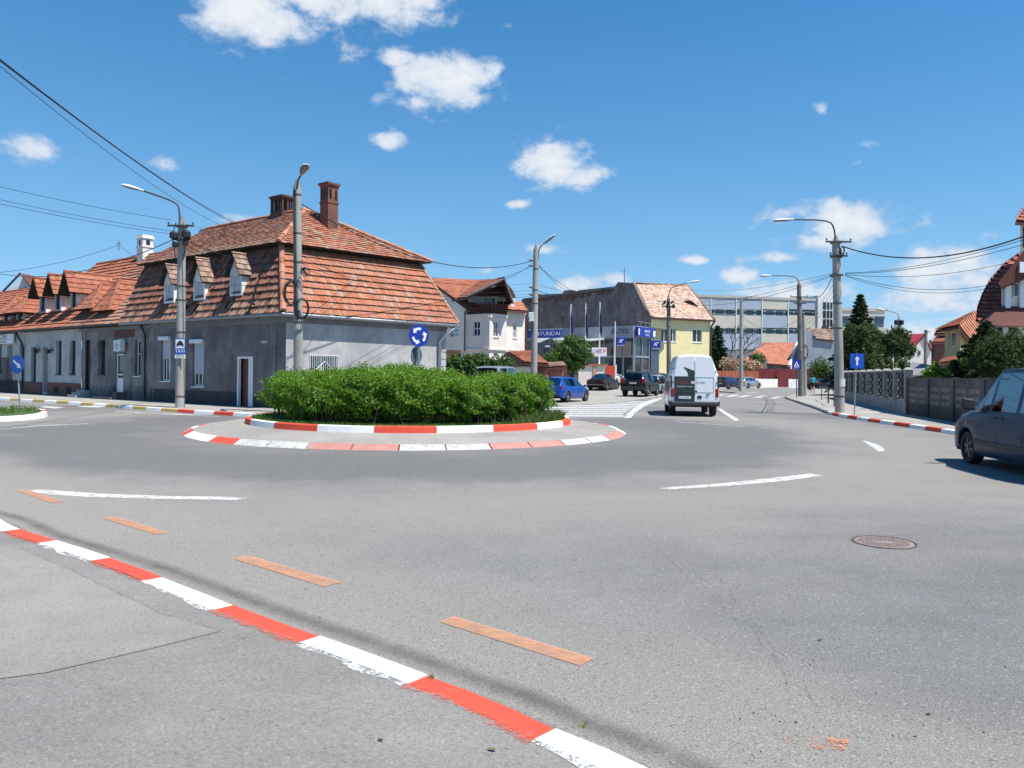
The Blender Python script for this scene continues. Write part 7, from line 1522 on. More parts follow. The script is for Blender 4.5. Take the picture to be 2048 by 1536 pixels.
# white tent canopies
def tent(label, pxs, Y_): t_ = thing('canopy', label, 'canopy', (*xy(pxs[0][0], Y_), 3)); mb = MB(); mb.prism([P(x, y, Y_) for x, y in pxs], V((0, 1.8, 0))); mb.build('canopy_sheet', M['whitewash'], t_); return t_
tent('white canvas canopy tip hanging below the long blue sign board', [(1074, 676), (1100, 676), (1076, 686), (1073, 685)], 79); tent('white pointed canopy sheet between the long blue sign and the garden tree', [(1106, 677), (1126, 675), (1131, 680), (1122, 686), (1112, 684)], 79); tent('white pointed canopy right of the garden tree', [(1148, 677), (1170, 675), (1179, 681), (1150, 684)], 78); tent('small white canopy strip below the grey fascia by the flagpoles', [(1176, 677), (1208, 676), (1208, 679), (1178, 682)], 78)
cg = thing('corrugated_shed', 'dark corrugated metal shed under the white canopies', 'shed', (*xy(1095, 76), .6)); mb = MB(); a, b = xy(1062, 76), xy(1135, 76); n = 44
for i in range(n): w_ = (b.x - a.x) / n; mb.box(a.x + w_ * i, 76 - (.04 if i % 2 else 0), .5, a.x + w_ * (i + 1), 76.3, zat(1095, 685, 76))
mb.build('wall', M['gatedark'], cg); mb = MB(); c_ = P(1095, 692.5, 75.9); mb.box(c_.x - .22, 75.82, c_.z - .06, c_.x + .22, 75.9, c_.z + .06); mb.build('wall_light', M['pvc'], cg)
# flagpoles
M['flagnavy'] = mat('flag_navy', (.02, .02, .06), .8, .1, 5)
for (x, y, lab, fl) in ((1142, 608, 'leftmost white flagpole with dark furled flag', 1), (1171.6, 607, 'second flagpole from the left with dark furled flag', 1), (1200, 604, 'tallest flagpole with furled flag before the dark wall', 1), (1230.5, 643, 'shorter bare flagpole beside the blue square sign', 0)):
    Yp = 75; t_ = thing('flagpole', lab, 'flagpole', (*xy(x - 1.5, Yp), .6), group='flagpoles before the showroom'); mb = MB(); mb.tube([v3(xy(x - 2, Yp), .5), P(x, y, Yp)], [.09, .05], 7); mb.build('pole', M['pvc'], t_)
    if fl: mb = MB(); mb.tube([P(x + 1.8, y + 12, Yp), P(x + 2.6, y + 30, Yp), P(x + 2.2, y + 55, Yp), P(x + 2.6, y + 68, Yp)], [.06, .17, .15, .05], 7); mb.build('flag', M['flagnavy'], t_)
# blue pylons
def pylon(label, x0, y0, x1, y1, Y_, col, xc0=None, xc1=None, yb_=745, nm='sign_pylon'):
    a, b = xy(x0, Y_), xy(x1, Y_); t_ = thing(nm, label, 'sign', (a.x, Y_, .3)); mb = MB(); mb.box(a.x, Y_, zat(x0, y1, Y_), b.x, Y_ + .4, zat(x0, y0, Y_)); mb.build('panel', M['s_blue2'], t_, bevel=.05)
    mb = MB(); c, d = xy(xc0 or x0, Y_), xy(xc1 or x1, Y_); mb.box(c.x, Y_ + .05, .3, d.x, Y_ + .35, zat(x0, y1, Y_) - .01); mb.build('column', M[col], t_)
    cx_, cz = (a.x + b.x) / 2, (zat(x0, y0, Y_) + zat(x0, y1, Y_)) / 2; mb = MB(); w_ = (b.x - a.x) * .3
    mb.tube([V((cx_ - w_ * .7, Y_ - .02, cz - .12)), V((cx_ - w_ * .15, Y_ - .02, cz + .2)), V((cx_ - w_ * .1, Y_ - .02, cz + .02)), V((cx_ + w_ * .15, Y_ - .02, cz - .12)), V((cx_ + w_ * .3, Y_ - .02, cz + .2)), V((cx_ + w_ * .9, Y_ - .02, cz + .18))], .04, 6); mb.build('emblem', M['s_white'], t_)
    text_mb('HYUNDAI', .17, M['s_white'], 'lettering', t_, Matrix(((1, 0, 0, cx_), (0, 0, -1, Y_ - .012), (0, 1, 0, cz - .36), (0, 0, 0, 1))), .006); return t_
M['pyl'] = mat('pylon_grey_blue', (.13, .17, .22), .45, .06, 4, metal=.3)
pylon('blue square car maker sign on a thin column among the flagpoles', 1232, 674, 1250, 692.5, 73, 'steel_dk', 1244, 1246); pylon('tall grey-blue totem with blue car maker head before the yellow house', 1301, 680.5, 1321, 698.5, 72, 'pyl', 1302, 1318)
ib = thing('tyre_banner', 'white banner with blue and red lettering on the fence right of the garden tree', 'banner', (*xy(1190, 73), 3)); Yb_ = 73.5; a, b = xy(1164, Yb_), xy(1213, Yb_); mb = MB(); mb.box(a.x, Yb_, zat(1190, 712.5, Yb_), b.x, Yb_ + .05, zat(1190, 695, Yb_)); mb.build('sheet', M['s_white'], ib)
M['txtred'] = mat('banner_red', (.6, .08, .02), .6, 0); mm = lambda x, z: Matrix(((1, 0, 0, x), (0, 0, -1, Yb_ - .003), (0, 1, 0, z), (0, 0, 0, 1)))
text_mb('ANVELOPE', .40, M['s_blue2'], 'lettering', ib, mm(xy(1180, Yb_).x, zat(1180, 703.5, Yb_)), .003); text_mb('ITP', .62, M['txtred'], 'lettering', ib, mm(xy(1202.5, Yb_).x, zat(1200, 703.5, Yb_)), .003)
# --- factory
Yf = 152; fa = thing('factory_block', 'long three-storey factory with grey-blue and beige panels and window bands', 'building', (*xy(1500, Yf), 0)); PFa = Plane(xy(1360, 148), xy(1632, 155) - xy(1360, 148))
M['fa_blue'] = mat('panel_blue_grey', (.33, .38, .45), .8, .1, .6); M['fa_beige'] = mat('panel_beige', (.52, .48, .40), .8, .1, .6); M['fa_white'] = mat('panel_white', (.62, .62, .6), .8, .08, .8); M['fa_roof'] = mat('panel_parapet', (.4, .39, .36), .8, .1, .8)
def frect(nm, m_, x0, y0, x1, y1, o0=0, o1=.2): a, b, c, d = PFa.rect(x0, y0, x1, y1); mb = MB(); mb.pbox(PFa, a, b, c, d, o0, o1); return mb.build(nm, M[m_], fa)
colx = [1360, 1420, 1471, 1522.5, 1575, 1630]; rows = [((598, 619), 'bbbtb'), ((631, 656), 'ttttb' if False else 'bttbt'), ((668, 699), 'bbbtb')]
for (y0, y1), pat in rows:
    for i in range(5): frect('wall_panel', 'fa_blue' if pat[i] == 'b' else 'fa_beige', colx[i] + .8, y0, colx[i + 1] - .8, y1)
frect('parapet', 'fa_roof', 1360, 592.5, 1632, 597.5, 0, .35)
for (y0, y1) in ((619.3, 630.7), (656.3, 667.7)):
    f_ = frect('window_band', 'pvc', 1360, y0, 1630, y1, -.3, -.2); nwin = 54; a0, b0, c0, d0 = PFa.rect(1360, y0 + 1, 1630, y1 - 1); mb = MB()
    for i in range(nwin): s0_, s1_ = a0 + (b0 - a0) * (i + .06) / nwin, a0 + (b0 - a0) * (i + .94) / nwin; mb.pbox(PFa, s0_, s1_, c0 + (.25 if i % 4 == 1 else .02), d0 - (.25 if i % 4 == 1 else .02), -.199, -.15)
    mb.build('panes', M['glass'], f_)
for x in colx[1:]: frect('pilaster', 'fa_white', x - .8, 597, x + .8, 700, 0, .3)
frect('ground_floor', 'trim_grey', 1360, 699.5, 1632, 745, -.2, .1)
mb = MB(); q0 = [PFa.w(0, 0, -.31), PFa.w((xy(1632, 155) - xy(1360, 148)).length, 0, -.31)]; zt2 = zat(1500, 594, 151); mb.prism([q0[0], q0[1], q0[1] + V((0, 20, 0)), q0[0] + V((0, 20, 0))], V((0, 0, zt2))); mb.build('core', M['trim_grey'], fa)
frect('stair_tower', 'fa_white', 1631.5, 592, 1668, 745, -6, .6)
for i in range(4): g_ = frect('stair_window', 'glass', 1642, 605 + i * 17, 1661, 619 + i * 17, .601, .65)
for x in (1648, 1654.5): frect('stair_mullion', 'pvc', x - .4, 605, x + .4, 674, .66, .75)
# --- building behind the conifer
ob = thing('office_block', 'cream and white office block with blue windows behind the conifer', 'building', (*xy(1730, 150), 0)); Yo = 150; a, b = xy(1676, Yo), xy(1769, Yo)
mb = MB(); mb.prism([V((a.x, Yo, 0)), V((b.x, Yo, 0)), V((b.x, Yo, zat(1730, 619, Yo))), V((a.x, Yo, zat(1730, 619, Yo)))], V((7, 15, 0))); mb.build('wall', M['cream_plain'], ob)
for (y0, y1, m_) in ((617, 622, 'fa_beige'), (629, 632, 'fa_white'), (655, 663, 'fa_beige'), (690, 697, 'fa_beige')): mb = MB(); mb.box(a.x - .2, Yo - .5, zat(1730, y1, Yo), b.x + .2, Yo - .01, zat(1730, y0, Yo)); mb.build('floor_band', M[m_], ob)
for (x0, x1) in ((1682, 1696), (1700, 1722), (1748, 1766)):
    for (y0, y1) in ((634, 654), (665, 687), (699, 720)): mb = MB(); p, q = xy(x0, Yo), xy(x1, Yo); mb.box(p.x, Yo - .12, zat(1730, y1, Yo), q.x, Yo - .005, zat(1730, y0, Yo)); mb.build('window', M['glass_blue'], ob)
# --- red roofed low house, red fence, grey blind wall
rh = thing('orange_roof_house', 'low house with broad orange tiled roof behind the dark red fence', 'house', (*xy(1540, 100), 0)); Yr = 118
roofquad([P(1486, 722, 118), P(1582, 731, 118), P(1594, 685, 128), P(1528, 685, 128)], 'tile_new', 51, .45, .45, rh)
mb = MB(); a, b = xy(1534, 118.5), xy(1580, 118.5); mb.box(a.x, 118.6, 0, b.x, 120, zat(1540, 728, 118.5)); mb.build('wall', M['pl_mid'], rh)
mb = MB(); mb.poly([P(1577, 735, 118), P(1592, 690, 127.5), P(1602, 690, 127.5), P(1602, 745, 118)]); mb.build('gable', M['salmon'], rh); mb = MB(); mb.tube([P(1579, 732, 117.8), P(1595.5, 685, 127.8)], .26, 6); mb.build('white_verge', M['whitewash'], rh)
gb = thing('ruined_outbuilding', 'small patched greenish outbuilding below the orange roof', 'outbuilding', (*xy(1523, 116), 0)); mb = MB(); a, b = xy(1515, 116), xy(1534, 116); mb.box(a.x, 116, 0, b.x, 117.5, zat(1525, 718, 116)); mb.build('wall', M['pl_mid'], gb); mb = MB(); mb.prism([P(1504, 713, 115.8), P(1529, 711, 115.8), P(1533, 717, 115.8), P(1506, 718, 115.8)], V((0, 2, .3))); mb.build('roof', M['roofboard'], gb)
mb = MB(); c_ = P(1519, 726, 115.95); mb.box(c_.x - .18, 115.9, c_.z - .18, c_.x + .18, 115.97, c_.z + .18); mb.build('vent_hole', M['void'], gb)
M['redfence'] = mat('red_metal_fence', (.16, .022, .025), .5, .3, 1.5, streak=True); M['rustfence'] = mat('rusty_orange_fence', (.34, .10, .05), .7, .3, 2, streak=True)
def sheetfence(label, x0, Y0, x1, Y1, y0, y1, m_, n, nm='sheet_fence', cap=None):
    a, b = xy(x0, Y0), xy(x1, Y1); pl_ = Plane(a, b - a); L_ = (b - a).length; t_ = thing(nm, label, 'fence', (a.x, a.y, .1)); z0, z1 = .12, zat((x0 + x1) / 2, y0, (Y0 + Y1) / 2)
    for i in range(n):
        mb = MB(); s0_, s1_ = L_ * i / n, L_ * (i + 1) / n; k = 5
        for j in range(k): w_ = (s1_ - s0_) / k; mb.pbox(pl_, s0_ + w_ * j + .01, s0_ + w_ * (j + .94), z0 + (y1 or 0), z1, 0, .05 + .03 * (j % 2))
        mb.build('fence_panel', M[m_], t_)
    return t_, pl_, L_, z1
sheetfence('dark red corrugated metal fence with gate below the orange roof', 1517, 110, 1602, 115, 738, .95, 'redfence', 7)
sheetfence('rusty orange metal fence behind the parked navy estate', 1434, 105, 1516.5, 109.8, 742, .95, 'rustfence', 6)
t_, pl_, L_, z1 = sheetfence('short dark red fence length right of the crossing sign', 1602.5, 115, 1650, 118, 738, .6, 'redfence', 3)
lw = thing('low_white_wall', 'low whitewashed wall with stains under the dark red fence', 'wall', (*xy(1550, 92), .1)); pA, pB = xy(1505, 109), xy(1610, 115); plw = Plane(pA, pB - pA); mb = MB(); L_ = (pB - pA).length; g0, g1 = plw.px(1552, 760)[0], plw.px(1574, 760)[0]; mb.pbox(plw, 0, g0, 0, 1.3, .12, .3); mb.pbox(plw, g1, L_, 0, 1.3, .12, .3); mb.build('wall', M['whitewash'], lw)
mb = MB(); mb.pbox(plw, g0 + .05, g1 - .05, .1, 2.3, .12, .18); mb.build('gate', M['redfence'], lw)
gy = thing('grey_blind_house', 'house with blue-grey blind side wall and broken brown tile roof', 'house', (*xy(1640, 119), 0)); Yy = 119
M['bluegrey'] = plaster('blue_grey_render', (.30, .34, .38), (.24, .28, .32), (.36, .39, .42), .2)
mb = MB(); mb.prism([V((*xy(1606, Yy), 0)), V((*xy(1668, Yy), 0)), P(1668, 679, Yy), P(1634, 675, Yy), P(1612, 656, Yy), P(1606, 656, Yy)], V((3.3, 8, 0))); mb.build('wall', M['bluegrey'], gy)
roofquad([P(1634, 677, Yy - .3), P(1670, 681, Yy - .3), P(1668, 659, Yy + 5), P(1610, 655, Yy + .5)], 'tile_old', 61, .4, .4, gy)
mb = MB(); mb.box(P(1652, 660, Yy + 3).x - .4, Yy + 3, 5, P(1652, 660, Yy + 3).x + .4, Yy + 3.8, zat(1652, 652, Yy + 3)); mb.build('chimney', M['brick_dk'], gy)
# far right background houses
fh = thing('red_metal_roof_house', 'white house with bright red metal roof far behind the round trees', 'house', (*xy(1832, 112), 0)); Yh2 = 112; M['redmetal'] = mat('red_metal_roof', (.42, .035, .05), .4, .1, 1)
mb = MB(); mb.prism([V((*xy(1806, Yh2), 0)), V((*xy(1862, Yh2), 0)), P(1862, 700, Yh2), P(1849, 672, Yh2), P(1834, 690, Yh2), P(1806, 700, Yh2)], V((0, 9, 0))); mb.build('wall', M['cream_plain'], fh)
mb = MB(); mb.prism([P(1803, 672, Yh2 + 4), P(1849, 668, Yh2 - .2), P(1832, 691, Yh2 - .2), P(1815, 690, Yh2 - .2), P(1803, 680, Yh2 + 3)], V((.2, .6, .15))); mb.prism([P(1849, 668, Yh2 - .3), P(1864, 700, Yh2 - .3), P(1864, 703, Yh2 - .3), P(1849, 671, Yh2 - .3)], V((0, 9, 0))); mb.build('roof', M['redmetal'], fh)
for (x0, y0, x1, y1) in ((1842, 676, 1845, 680), (1836, 702, 1841, 710), (1823, 705, 1828, 712)): mb = MB(); p, q = P(x0, y1, Yh2 - .05), P(x1, y0, Yh2 - .05); mb.box(p.x, p.y - .05, p.z, q.x, p.y, q.z); mb.build('window', M['glass'], fh)
wr = thing('white_roof_house', 'small white house with salmon tiled porch low behind the thujas', 'house', (*xy(1780, 95), 0)); a, b = xy(1764, 95), xy(1800, 95); mb = MB(); mb.box(a.x, 95, 0, b.x, 100, zat(1780, 710, 95)); mb.build('wall', M['cream_plain'], wr); mb = MB(); mb.prism([P(1765, 731, 94.5), P(1797, 731, 94.5), P(1793, 724, 95), P(1768, 724, 95)], V((0, .3, 0))); mb.build('porch_roof', M['tile_new'], wr)
og = thing('orange_house', 'small orange-brown house with stepped tile roofs left of the olive-yellow house', 'house', (*xy(1880, 62), 0)); mb = MB(); a, b = xy(1868, 62), xy(1905, 62); mb.box(a.x, 62, 0, b.x, 62.4, zat(1880, 682, 62)); mb.build('wall', M['doorbrown'], og)
roofquad([P(1862, 684, 61.5), P(1900, 683, 61.5), P(1900, 668, 63.5), P(1872, 672, 63.5)], 'tile_or', 71, .3, .3, og); roofquad([P(1868, 667, 62.5), P(1900, 666, 62.5), P(1900, 652, 65), P(1874, 656, 65)], 'tile_or', 72, .3, .3, og)
gs = thing('grey_shed', 'weathered grey sheds with lean-to roofs behind the fence', 'shed', (*xy(1850, 45), 0)); mb = MB(); mb.prism([P(1812, 750, 45), P(1880, 733, 45), P(1880, 736, 45), P(1815, 753, 45)], V((0, 3, .3))); mb.prism([P(1815, 752, 43), P(1870, 745, 43), P(1870, 748, 43), P(1815, 755, 43)], V((0, 1.5, .2))); mb.build('roof', M['trim_grey'], gs)
mb = MB(); a, b = xy(1820, 45.5), xy(1895, 45.5); mb.box(a.x, 45.6, 0, b.x, 45.9, zat(1850, 742, 45.5)); mb.build('wall', M['plinth_dk'], gs)
# olive-yellow house
yh = thing('olive_yellow_house', 'olive-yellow house with hipped orange roof behind the garden trees', 'house', (*xy(1905, 46), 0)); Yq = 46; M['olive'] = mat('olive_yellow_render', (.50, .44, .24), .9, .08, 1.5)
a0, a1, a2 = xy(1889, 46), xy(1920, 45), xy(1975, 48); pq = Plane(a0, a1 - a0); hq = [pq.rect(1898, 663, 1911, 694)]
mb = MB(); wall(mb, pq, 0, (a1 - a0).length, 0, zat(1900, 655, 45.5), hq, .15); mb.quad(v3(a1, 0), v3(a2, 0), v3(a2, 3.2), v3(a1, zat(1920, 655, 45))); a3 = a0 + Vector((5.2, 8)); mb.quad(v3(a0, 0), v3(a3, 0), v3(a3, 4.4), v3(a0, zat(1889, 655, 46))); mb.build('wall', M['olive'], yh)
window(pq, hq[0], yh, 'pvc', 'glass_blue', .1, .08, 0, 0, False)
roofquad([P(1872, 659, 45.6), P(1918, 650, 44.4), P(1957, 618, 48), P(1950, 622, 51)], 'tile_new', 81, .28, .3, yh); roofquad([P(1918, 651, 44.4), P(1950, 690, 45.5), P(1985, 640, 49), P(1957, 618, 48)], 'tile_new', 82, .28, .3, yh)
roofquad([P(1880, 725, 43.5), P(1935, 718, 43.5), P(1935, 710, 44.8), P(1888, 716, 44.8)], 'tile_new', 83, .28, .3, yh, 'porch_roof')
mb = MB(); 
for x_ in (1893, 1903, 1916): c_ = xy(x_, 43.9); mb.box(c_.x - .12, 43.8, 0, c_.x + .12, 44.04, zat(x_, 722, 43.9))
mb.build('porch_posts', M['cream_plain'], yh)
# --- maroon house at the right edge
mh_ = thing('maroon_house', 'tall house at the right edge with steep dark red tiled roof and pale shutters', 'house', (*xy(2000, 34), 0)); Ym = 33.5
def rp(px, py): t_ = (640 - py) / 170; return P(px, py, Ym + 4.5 * max(0, t_))
prof = [(1953, 642), (1956, 612), (1966, 585), (1982, 556), (2008, 526), (2050, 496), (2120, 470)]
b_ = MB(); t_ = MB()
for i in range(len(prof) - 1):
    p, q = prof[i], prof[i + 1]
    b_.quad(rp(*p), rp(*q), rp(*q) + V((6, 9, 0)), rp(*p) + V((6, 9, 0)))
b_.poly([rp(*p) + V((0, .06, -.02)) for p in prof] + [rp(2120, 642) + V((0, .06, 0))]); b_.build('roof_side', M['tile_mar'], mh_)
zlist = list(range(642, 470, -8)); tmz = MB()
for k, y in enumerate(zlist[:-1]):
    def xl(yy):
        for p, q in zip(prof, prof[1:]):
            if p[1] >= yy >= q[1]: return p[0] + (q[0] - p[0]) * (p[1] - yy) / (p[1] - q[1])
        return prof[-1][0]
    y2 = y - 8; A_, B_, C2, D_ = rp(xl(y), y), rp(2120, y), rp(2120, y2), rp(xl(y2), y2); tiles(tmz, A_, B_, C2, D_, .22, (D_ - A_).length * 1.02, .05, .012, .006, 90 + k)
M['tile_mar_lit'] = tilemat('tile_maroon_sunlit', [(0, (.20, .05, .03)), (.5, (.30, .08, .045)), (1, (.38, .12, .065))], (.2, .1, .08), .3, 1)  # lighter copy of the maroon tile, sunlight put into its colour
tmz.build('roof', M['tile_mar_lit'], mh_)
# front gable projecting from the roof, its shade put into darker tiles, with window and shutters
dg0 = MB(); g = [P(2003, 628, 32.3), P(2003, 560, 32.3), P(2046, 505, 32.3), P(2110, 480, 32.3), P(2110, 628, 32.3)]; dg0.prism(g, V((2.7, 4, 0))); dg0.build('gable_wall', M['cream'], mh_)
sk = MB(); sk.prism([P(1968, 650, 31.6), P(2115, 656, 31.6), P(2115, 615, 32.2), P(1999, 612, 32.2)], V((0, .3, 0))); sk.build('skirt_roof', M['tile_mar'], mh_)
vg = MB(); vg.prism([P(1996, 566, 31.7), P(2048, 500, 31.7), P(2112, 474, 31.7), P(2112, 560, 31.7), P(2049, 556, 31.7), P(2003, 575, 31.7)], V((2.9, 4.2, 0))); vg.build('gable_roof', M['tile_mar'], mh_)
def mrect(nm, m_, x0, y0, x1, y1, Y_, th=.08, par=None): p, q = P(x0, y1, Y_), P(x1, y0, Y_); mb = MB(); mb.box(p.x, Y_, p.z, q.x, Y_ + th, q.z); return mb.build(nm, M[m_], par or mh_)
mrect('shutter', 'pvc', 2011, 563, 2022, 617, 32.15); mrect('shutter', 'pvc', 2040, 556, 2052, 615, 32.15); w_ = mrect('window', 'pvc', 2028, 566, 2039, 594, 32.2); mrect('pane', 'glass', 2030, 568, 2037, 592, 32.17, .02, w_); mrect('shutter', 'pvc', 2040, 524, 2056, 545, 31.6)
mrect('lower_wall', 'cream', 1990, 652, 2120, 760, 33.0, .3)
for x0 in (2000, 2018, 2030): mrect('timber_post', 'brownwood', x0 - 1, 655, x0 + 5, 740, 32.7, .2)
mrect('shutter', 'pvc', 2007, 655, 2017, 696, 32.5); mrect('shutter', 'pvc', 2033, 652, 2045, 694, 32.5); mrect('dark_opening', 'void', 2018, 656, 2030, 700, 32.9, .05); mrect('beam', 'brownwood', 1992, 704, 2120, 712, 32.6, .3)
tu = MB(); p0, q0 = P(2040, 505, 33.2), P(2120, 430, 33.2); tu.prism([V((p0.x, 33.2, p0.z - 1.5)), V((q0.x, 33.2, p0.z - 1.5)), V((q0.x, 33.2, P(2060, 440, 33.2).z)), V((p0.x, 33.2, P(2060, 440, 33.2).z))], V((1.9, 2.8, 0))); tu.build('turret', M['cream'], mh_); roofquad([P(2030, 441, 32.6), P(2130, 445, 32.6), P(2090, 400, 34.5), P(2060, 395, 34.5)], 'tile_mar_lit', 97, .25, .3, mh_, 'turret_roof'); mrect('turret_window', 'glass', 2047, 455, 2054, 495, 33.15, .04)
# ------------------------------------------------------------------ fences on the right
M['oldconc'] = mat('old_concrete', (.32, .31, .29), .95, .35, 2.5, fine=18, bump=.5); M['oldconc_lt'] = mat('pale_concrete', (.6, .58, .54), .9, .2, 6); M['oldconc_dk'] = plaster('old_concrete_dark', (.11, .105, .10), (.06, .058, .055), (.17, .16, .15), .6)
fA, fB = Vector((16.5, 32.2)), Vector((23.9, 57)); pf = Plane(fA, fB - fA); Lf_ = (fB - fA).length
cf = thing('concrete_post_fence', 'concrete fence with many capped posts and dark lattice panels on a grey plinth', 'fence', (fA.x, fA.y, .1))
mb = MB(); mb.pbox(pf, 0, Lf_, 0, .68, -.22, .0); mb.build('plinth', M['oldconc'], cf)
sp_ = abs(pf.px(1788, 770)[0] - pf.px(1811, 770)[0]); ns = int(Lf_ / sp_)
for i in range(ns + 1):
    s = .1 + i * sp_; 
    if s > Lf_: break
    mb = MB(); mb.pbox(pf, s - .13, s + .13, .681, 1.97, -.24, .06); mb.build('post', M['oldconc'], cf)
    mb = MB(); n_ = V((pf.n.x, pf.n.y, 0)); c_ = pf.w(s, 1.971, -.09); d_ = V((pf.d.x, pf.d.y, 0)); mb.hexa([c_ - d_ * .2 - n_ * .2, c_ + d_ * .2 - n_ * .2, c_ + d_ * .2 + n_ * .2, c_ - d_ * .2 + n_ * .2, c_ - d_ * .1 - n_ * .1 + UP * .1, c_ + d_ * .1 - n_ * .1 + UP * .1, c_ + d_ * .1 + n_ * .1 + UP * .1, c_ - d_ * .1 + n_ * .1 + UP * .1]); mb.build('post_cap', M['oldconc'], cf)
    if i < ns and s + sp_ < Lf_:
        mb = MB(); w_ = sp_ - .27; k = 6
        for j in range(k): z = .70 + 1.08 * j / k; mb.pbox(pf, s + .135, s + sp_ - .135, z, z + .04, -.15, -.06)
        for j in range(k):
            for q in range(3): ss = s + .135 + w_ * ((q + (.5 if j % 2 else .15)) / 3); z = .70 + 1.08 * j / k; mb.pbox(pf, ss, ss + .05, z + .041, z + 1.08 / k - .001, -.15, -.06)
        mb.pbox(pf, s + .135, s + sp_ - .135, 1.78, 1.87, -.17, -.04); mb.build('lattice_panel', M['plinth_dk'], cf)
gA, gB = Vector((16.5, 32.15)), Vector((12.35, 13.0)); pg_ = Plane(gA, gB - gA); Lg_ = (gB - gA).length
df = thing('perforated_concrete_fence', 'dark weathered concrete panel fence with rows of small perforations', 'fence', (gA.x, gA.y, .1)); bay = 2.75; n = int(Lg_ / bay)
for i in range(n + 1):
    s = i * bay; mb = MB(); mb.pbox(pg_, s, s + .18, 0, 1.66, -.12, .05); mb.build('post', M['oldconc_dk'], df)
    if s + bay > Lg_: break
    hs__ = []
    for blk in range(2):
        for r_i in range(3):
            for c_i in range(5): x0 = s + .35 + blk * 1.18 + c_i * .18; z0 = .62 + r_i * .26; hs__.append((x0, x0 + .09, z0, z0 + .18))
    mb = MB(); wall(mb, pg_, s + .182, s + bay - .002, 0, 1.58, hs__, .06); wall(mb, pg_, s + .182, s + bay - .002, 0, 1.58, hs__, .0, off=-.06); mb.pbox(pg_, s + .182, s + bay - .002, 1.581, 1.64, -.1, .04); mb.build('fence_panel', M['oldconc_dk'], df); mb = MB()
    for (x0, x1, z0, z1) in hs__: mb.pbox(pg_, x0 + .025, x1 - .02, z0 + .002, z1 - .03, -.045, -.01)
    mb.build('balusters', M['oldconc_lt'], df)
# ------------------------------------------------------------------ trees and shrubs
def tree(label, base, h, crown, mat_, n=9000, size=.12, nm='deciduous_tree', seed=1, trunk=.14, tz=.4, cat='tree', shell=.6, group=None):
    """crown: list of (dx,dy,z,rx,ry,rz) blobs"""
    t = thing(nm, label, cat, base, 0, group); rn_ = np.random.default_rng(seed); L_ = {'v': [], 'c': []}; tot = sum(c[3] * c[4] * c[5] for c in crown)
    for j, (dx, dy, z, rx, ry, rz) in enumerate(crown):
        p, d = blob_points((base[0] + dx, base[1] + dy, z), (rx, ry, rz), max(200, int(n * (rx * ry * rz / tot) ** .9)), rn_, shell, .28, seed + j); leaves(L_, p, d + np.array((0, 0, .3)), size, rn_, .9, 1.5)
    leaf_obj('crown', L_, M[mat_], t, t.location); mb = MB(); zc = crown[0][2]
    mb.tube([V(base), V((base[0] + .05, base[1], base[2] + (zc - base[2]) * .5)), V((base[0], base[1], zc))], [trunk, trunk * .75, trunk * .4], 8)
    for (dx, dy, z, rx, ry, rz) in crown[1:]: mb.tube([V((base[0], base[1], base[2] + (zc - base[2]) * tz)), V((base[0] + dx * .5, base[1] + dy * .5, (base[2] + (zc - base[2]) * tz + z) / 2)), V((base[0] + dx, base[1] + dy, z))], [trunk * .5, trunk * .35, trunk * .12], 6)
    mb.build('trunk', M['bark'], t, smooth=60); return t
def conifer(label, base, h, r, seed=1, n=26, nm='conifer_tree', mat_='leaf_conifer', size=.16, z0=.12, per=46, group=None):
    t = thing(nm, label, 'conifer', base, 0, group); rn_ = np.random.default_rng(seed); L_ = {'v': [], 'c': []}; mb = MB(); mb.tube([V(base), V((base[0], base[1], base[2] + h))], [r * .07, .02], 7)
    for i in range(n):
        f = i / n; z = base[2] + h * (z0 + (1 - z0) * f); rr_ = r * (1 - f) ** .85 * rn_.uniform(.8, 1.15); k = 9 if f < .7 else 6
        for j in range(k):
            a = 2 * math.pi * j / k + i * 1.3 + rn_.uniform(-.2, .2); rl = rr_ * rn_.uniform(.75, 1.1); mb.tube([V((base[0], base[1], z)), V((base[0] + math.cos(a) * rl, base[1] + math.sin(a) * rl, z - rl * .18))], [.03, .008], 4)
            m_ = per; u = rn_.uniform(.1, 1, m_) ** .7; w_ = rn_.normal(0, .11, m_) * rl * (1.25 - u); p = np.stack([base[0] + math.cos(a) * rl * u - math.sin(a) * w_, base[1] + math.sin(a) * rl * u + math.cos(a) * w_, z - rl * .18 * u - abs(rn_.normal(0, .05, m_)) * rl], 1); leaves(L_, p, np.tile((0, 0, 1.), (m_, 1)), size, rn_, .5, 2.2)
    leaf_obj('crown', L_, M[mat_], t, t.location); mb.build('trunk', M['bark'], t); return t
def gp(px, Y, z=.1): q = xy(px, Y); return (q.x, q.y, z)
Yt = 62; s_ = Yt / F
conifer('tall dark spruce rising behind the right street lamp', gp(1719, 66), zat(1719, 586, 66) - .1, 3.0, 3, 30, per=80, size=.18)
tree('round dark tree in front of the tall spruce', gp(1716, Yt), 5, [(0, 0, zat(1716, 675, Yt), 1.35, 1.3, 1.1), (-.6, 0, zat(1700, 690, Yt), 1.0, 1, 1.1), (.75, .2, zat(1740, 680, Yt), 1.0, 1, 1.2), (.3, -.2, zat(1720, 700, Yt), 1.3, 1.1, .9)], 'leaf_dark', 11000, .13, seed=4)
tree('round dark tree in front of the distant street lamp', gp(1789, Yt), 5, [(0, 0, zat(1789, 685, Yt), 1.1, 1.0, 1.0), (.35, 0, zat(1797, 670, Yt), .6, .6, .6), (-.6, .1, zat(1772, 698, Yt), .8, .8, .7), (.9, .1, zat(1812, 700, Yt), .8, .8, .7)], 'leaf_dark', 8000, .12, seed=5)
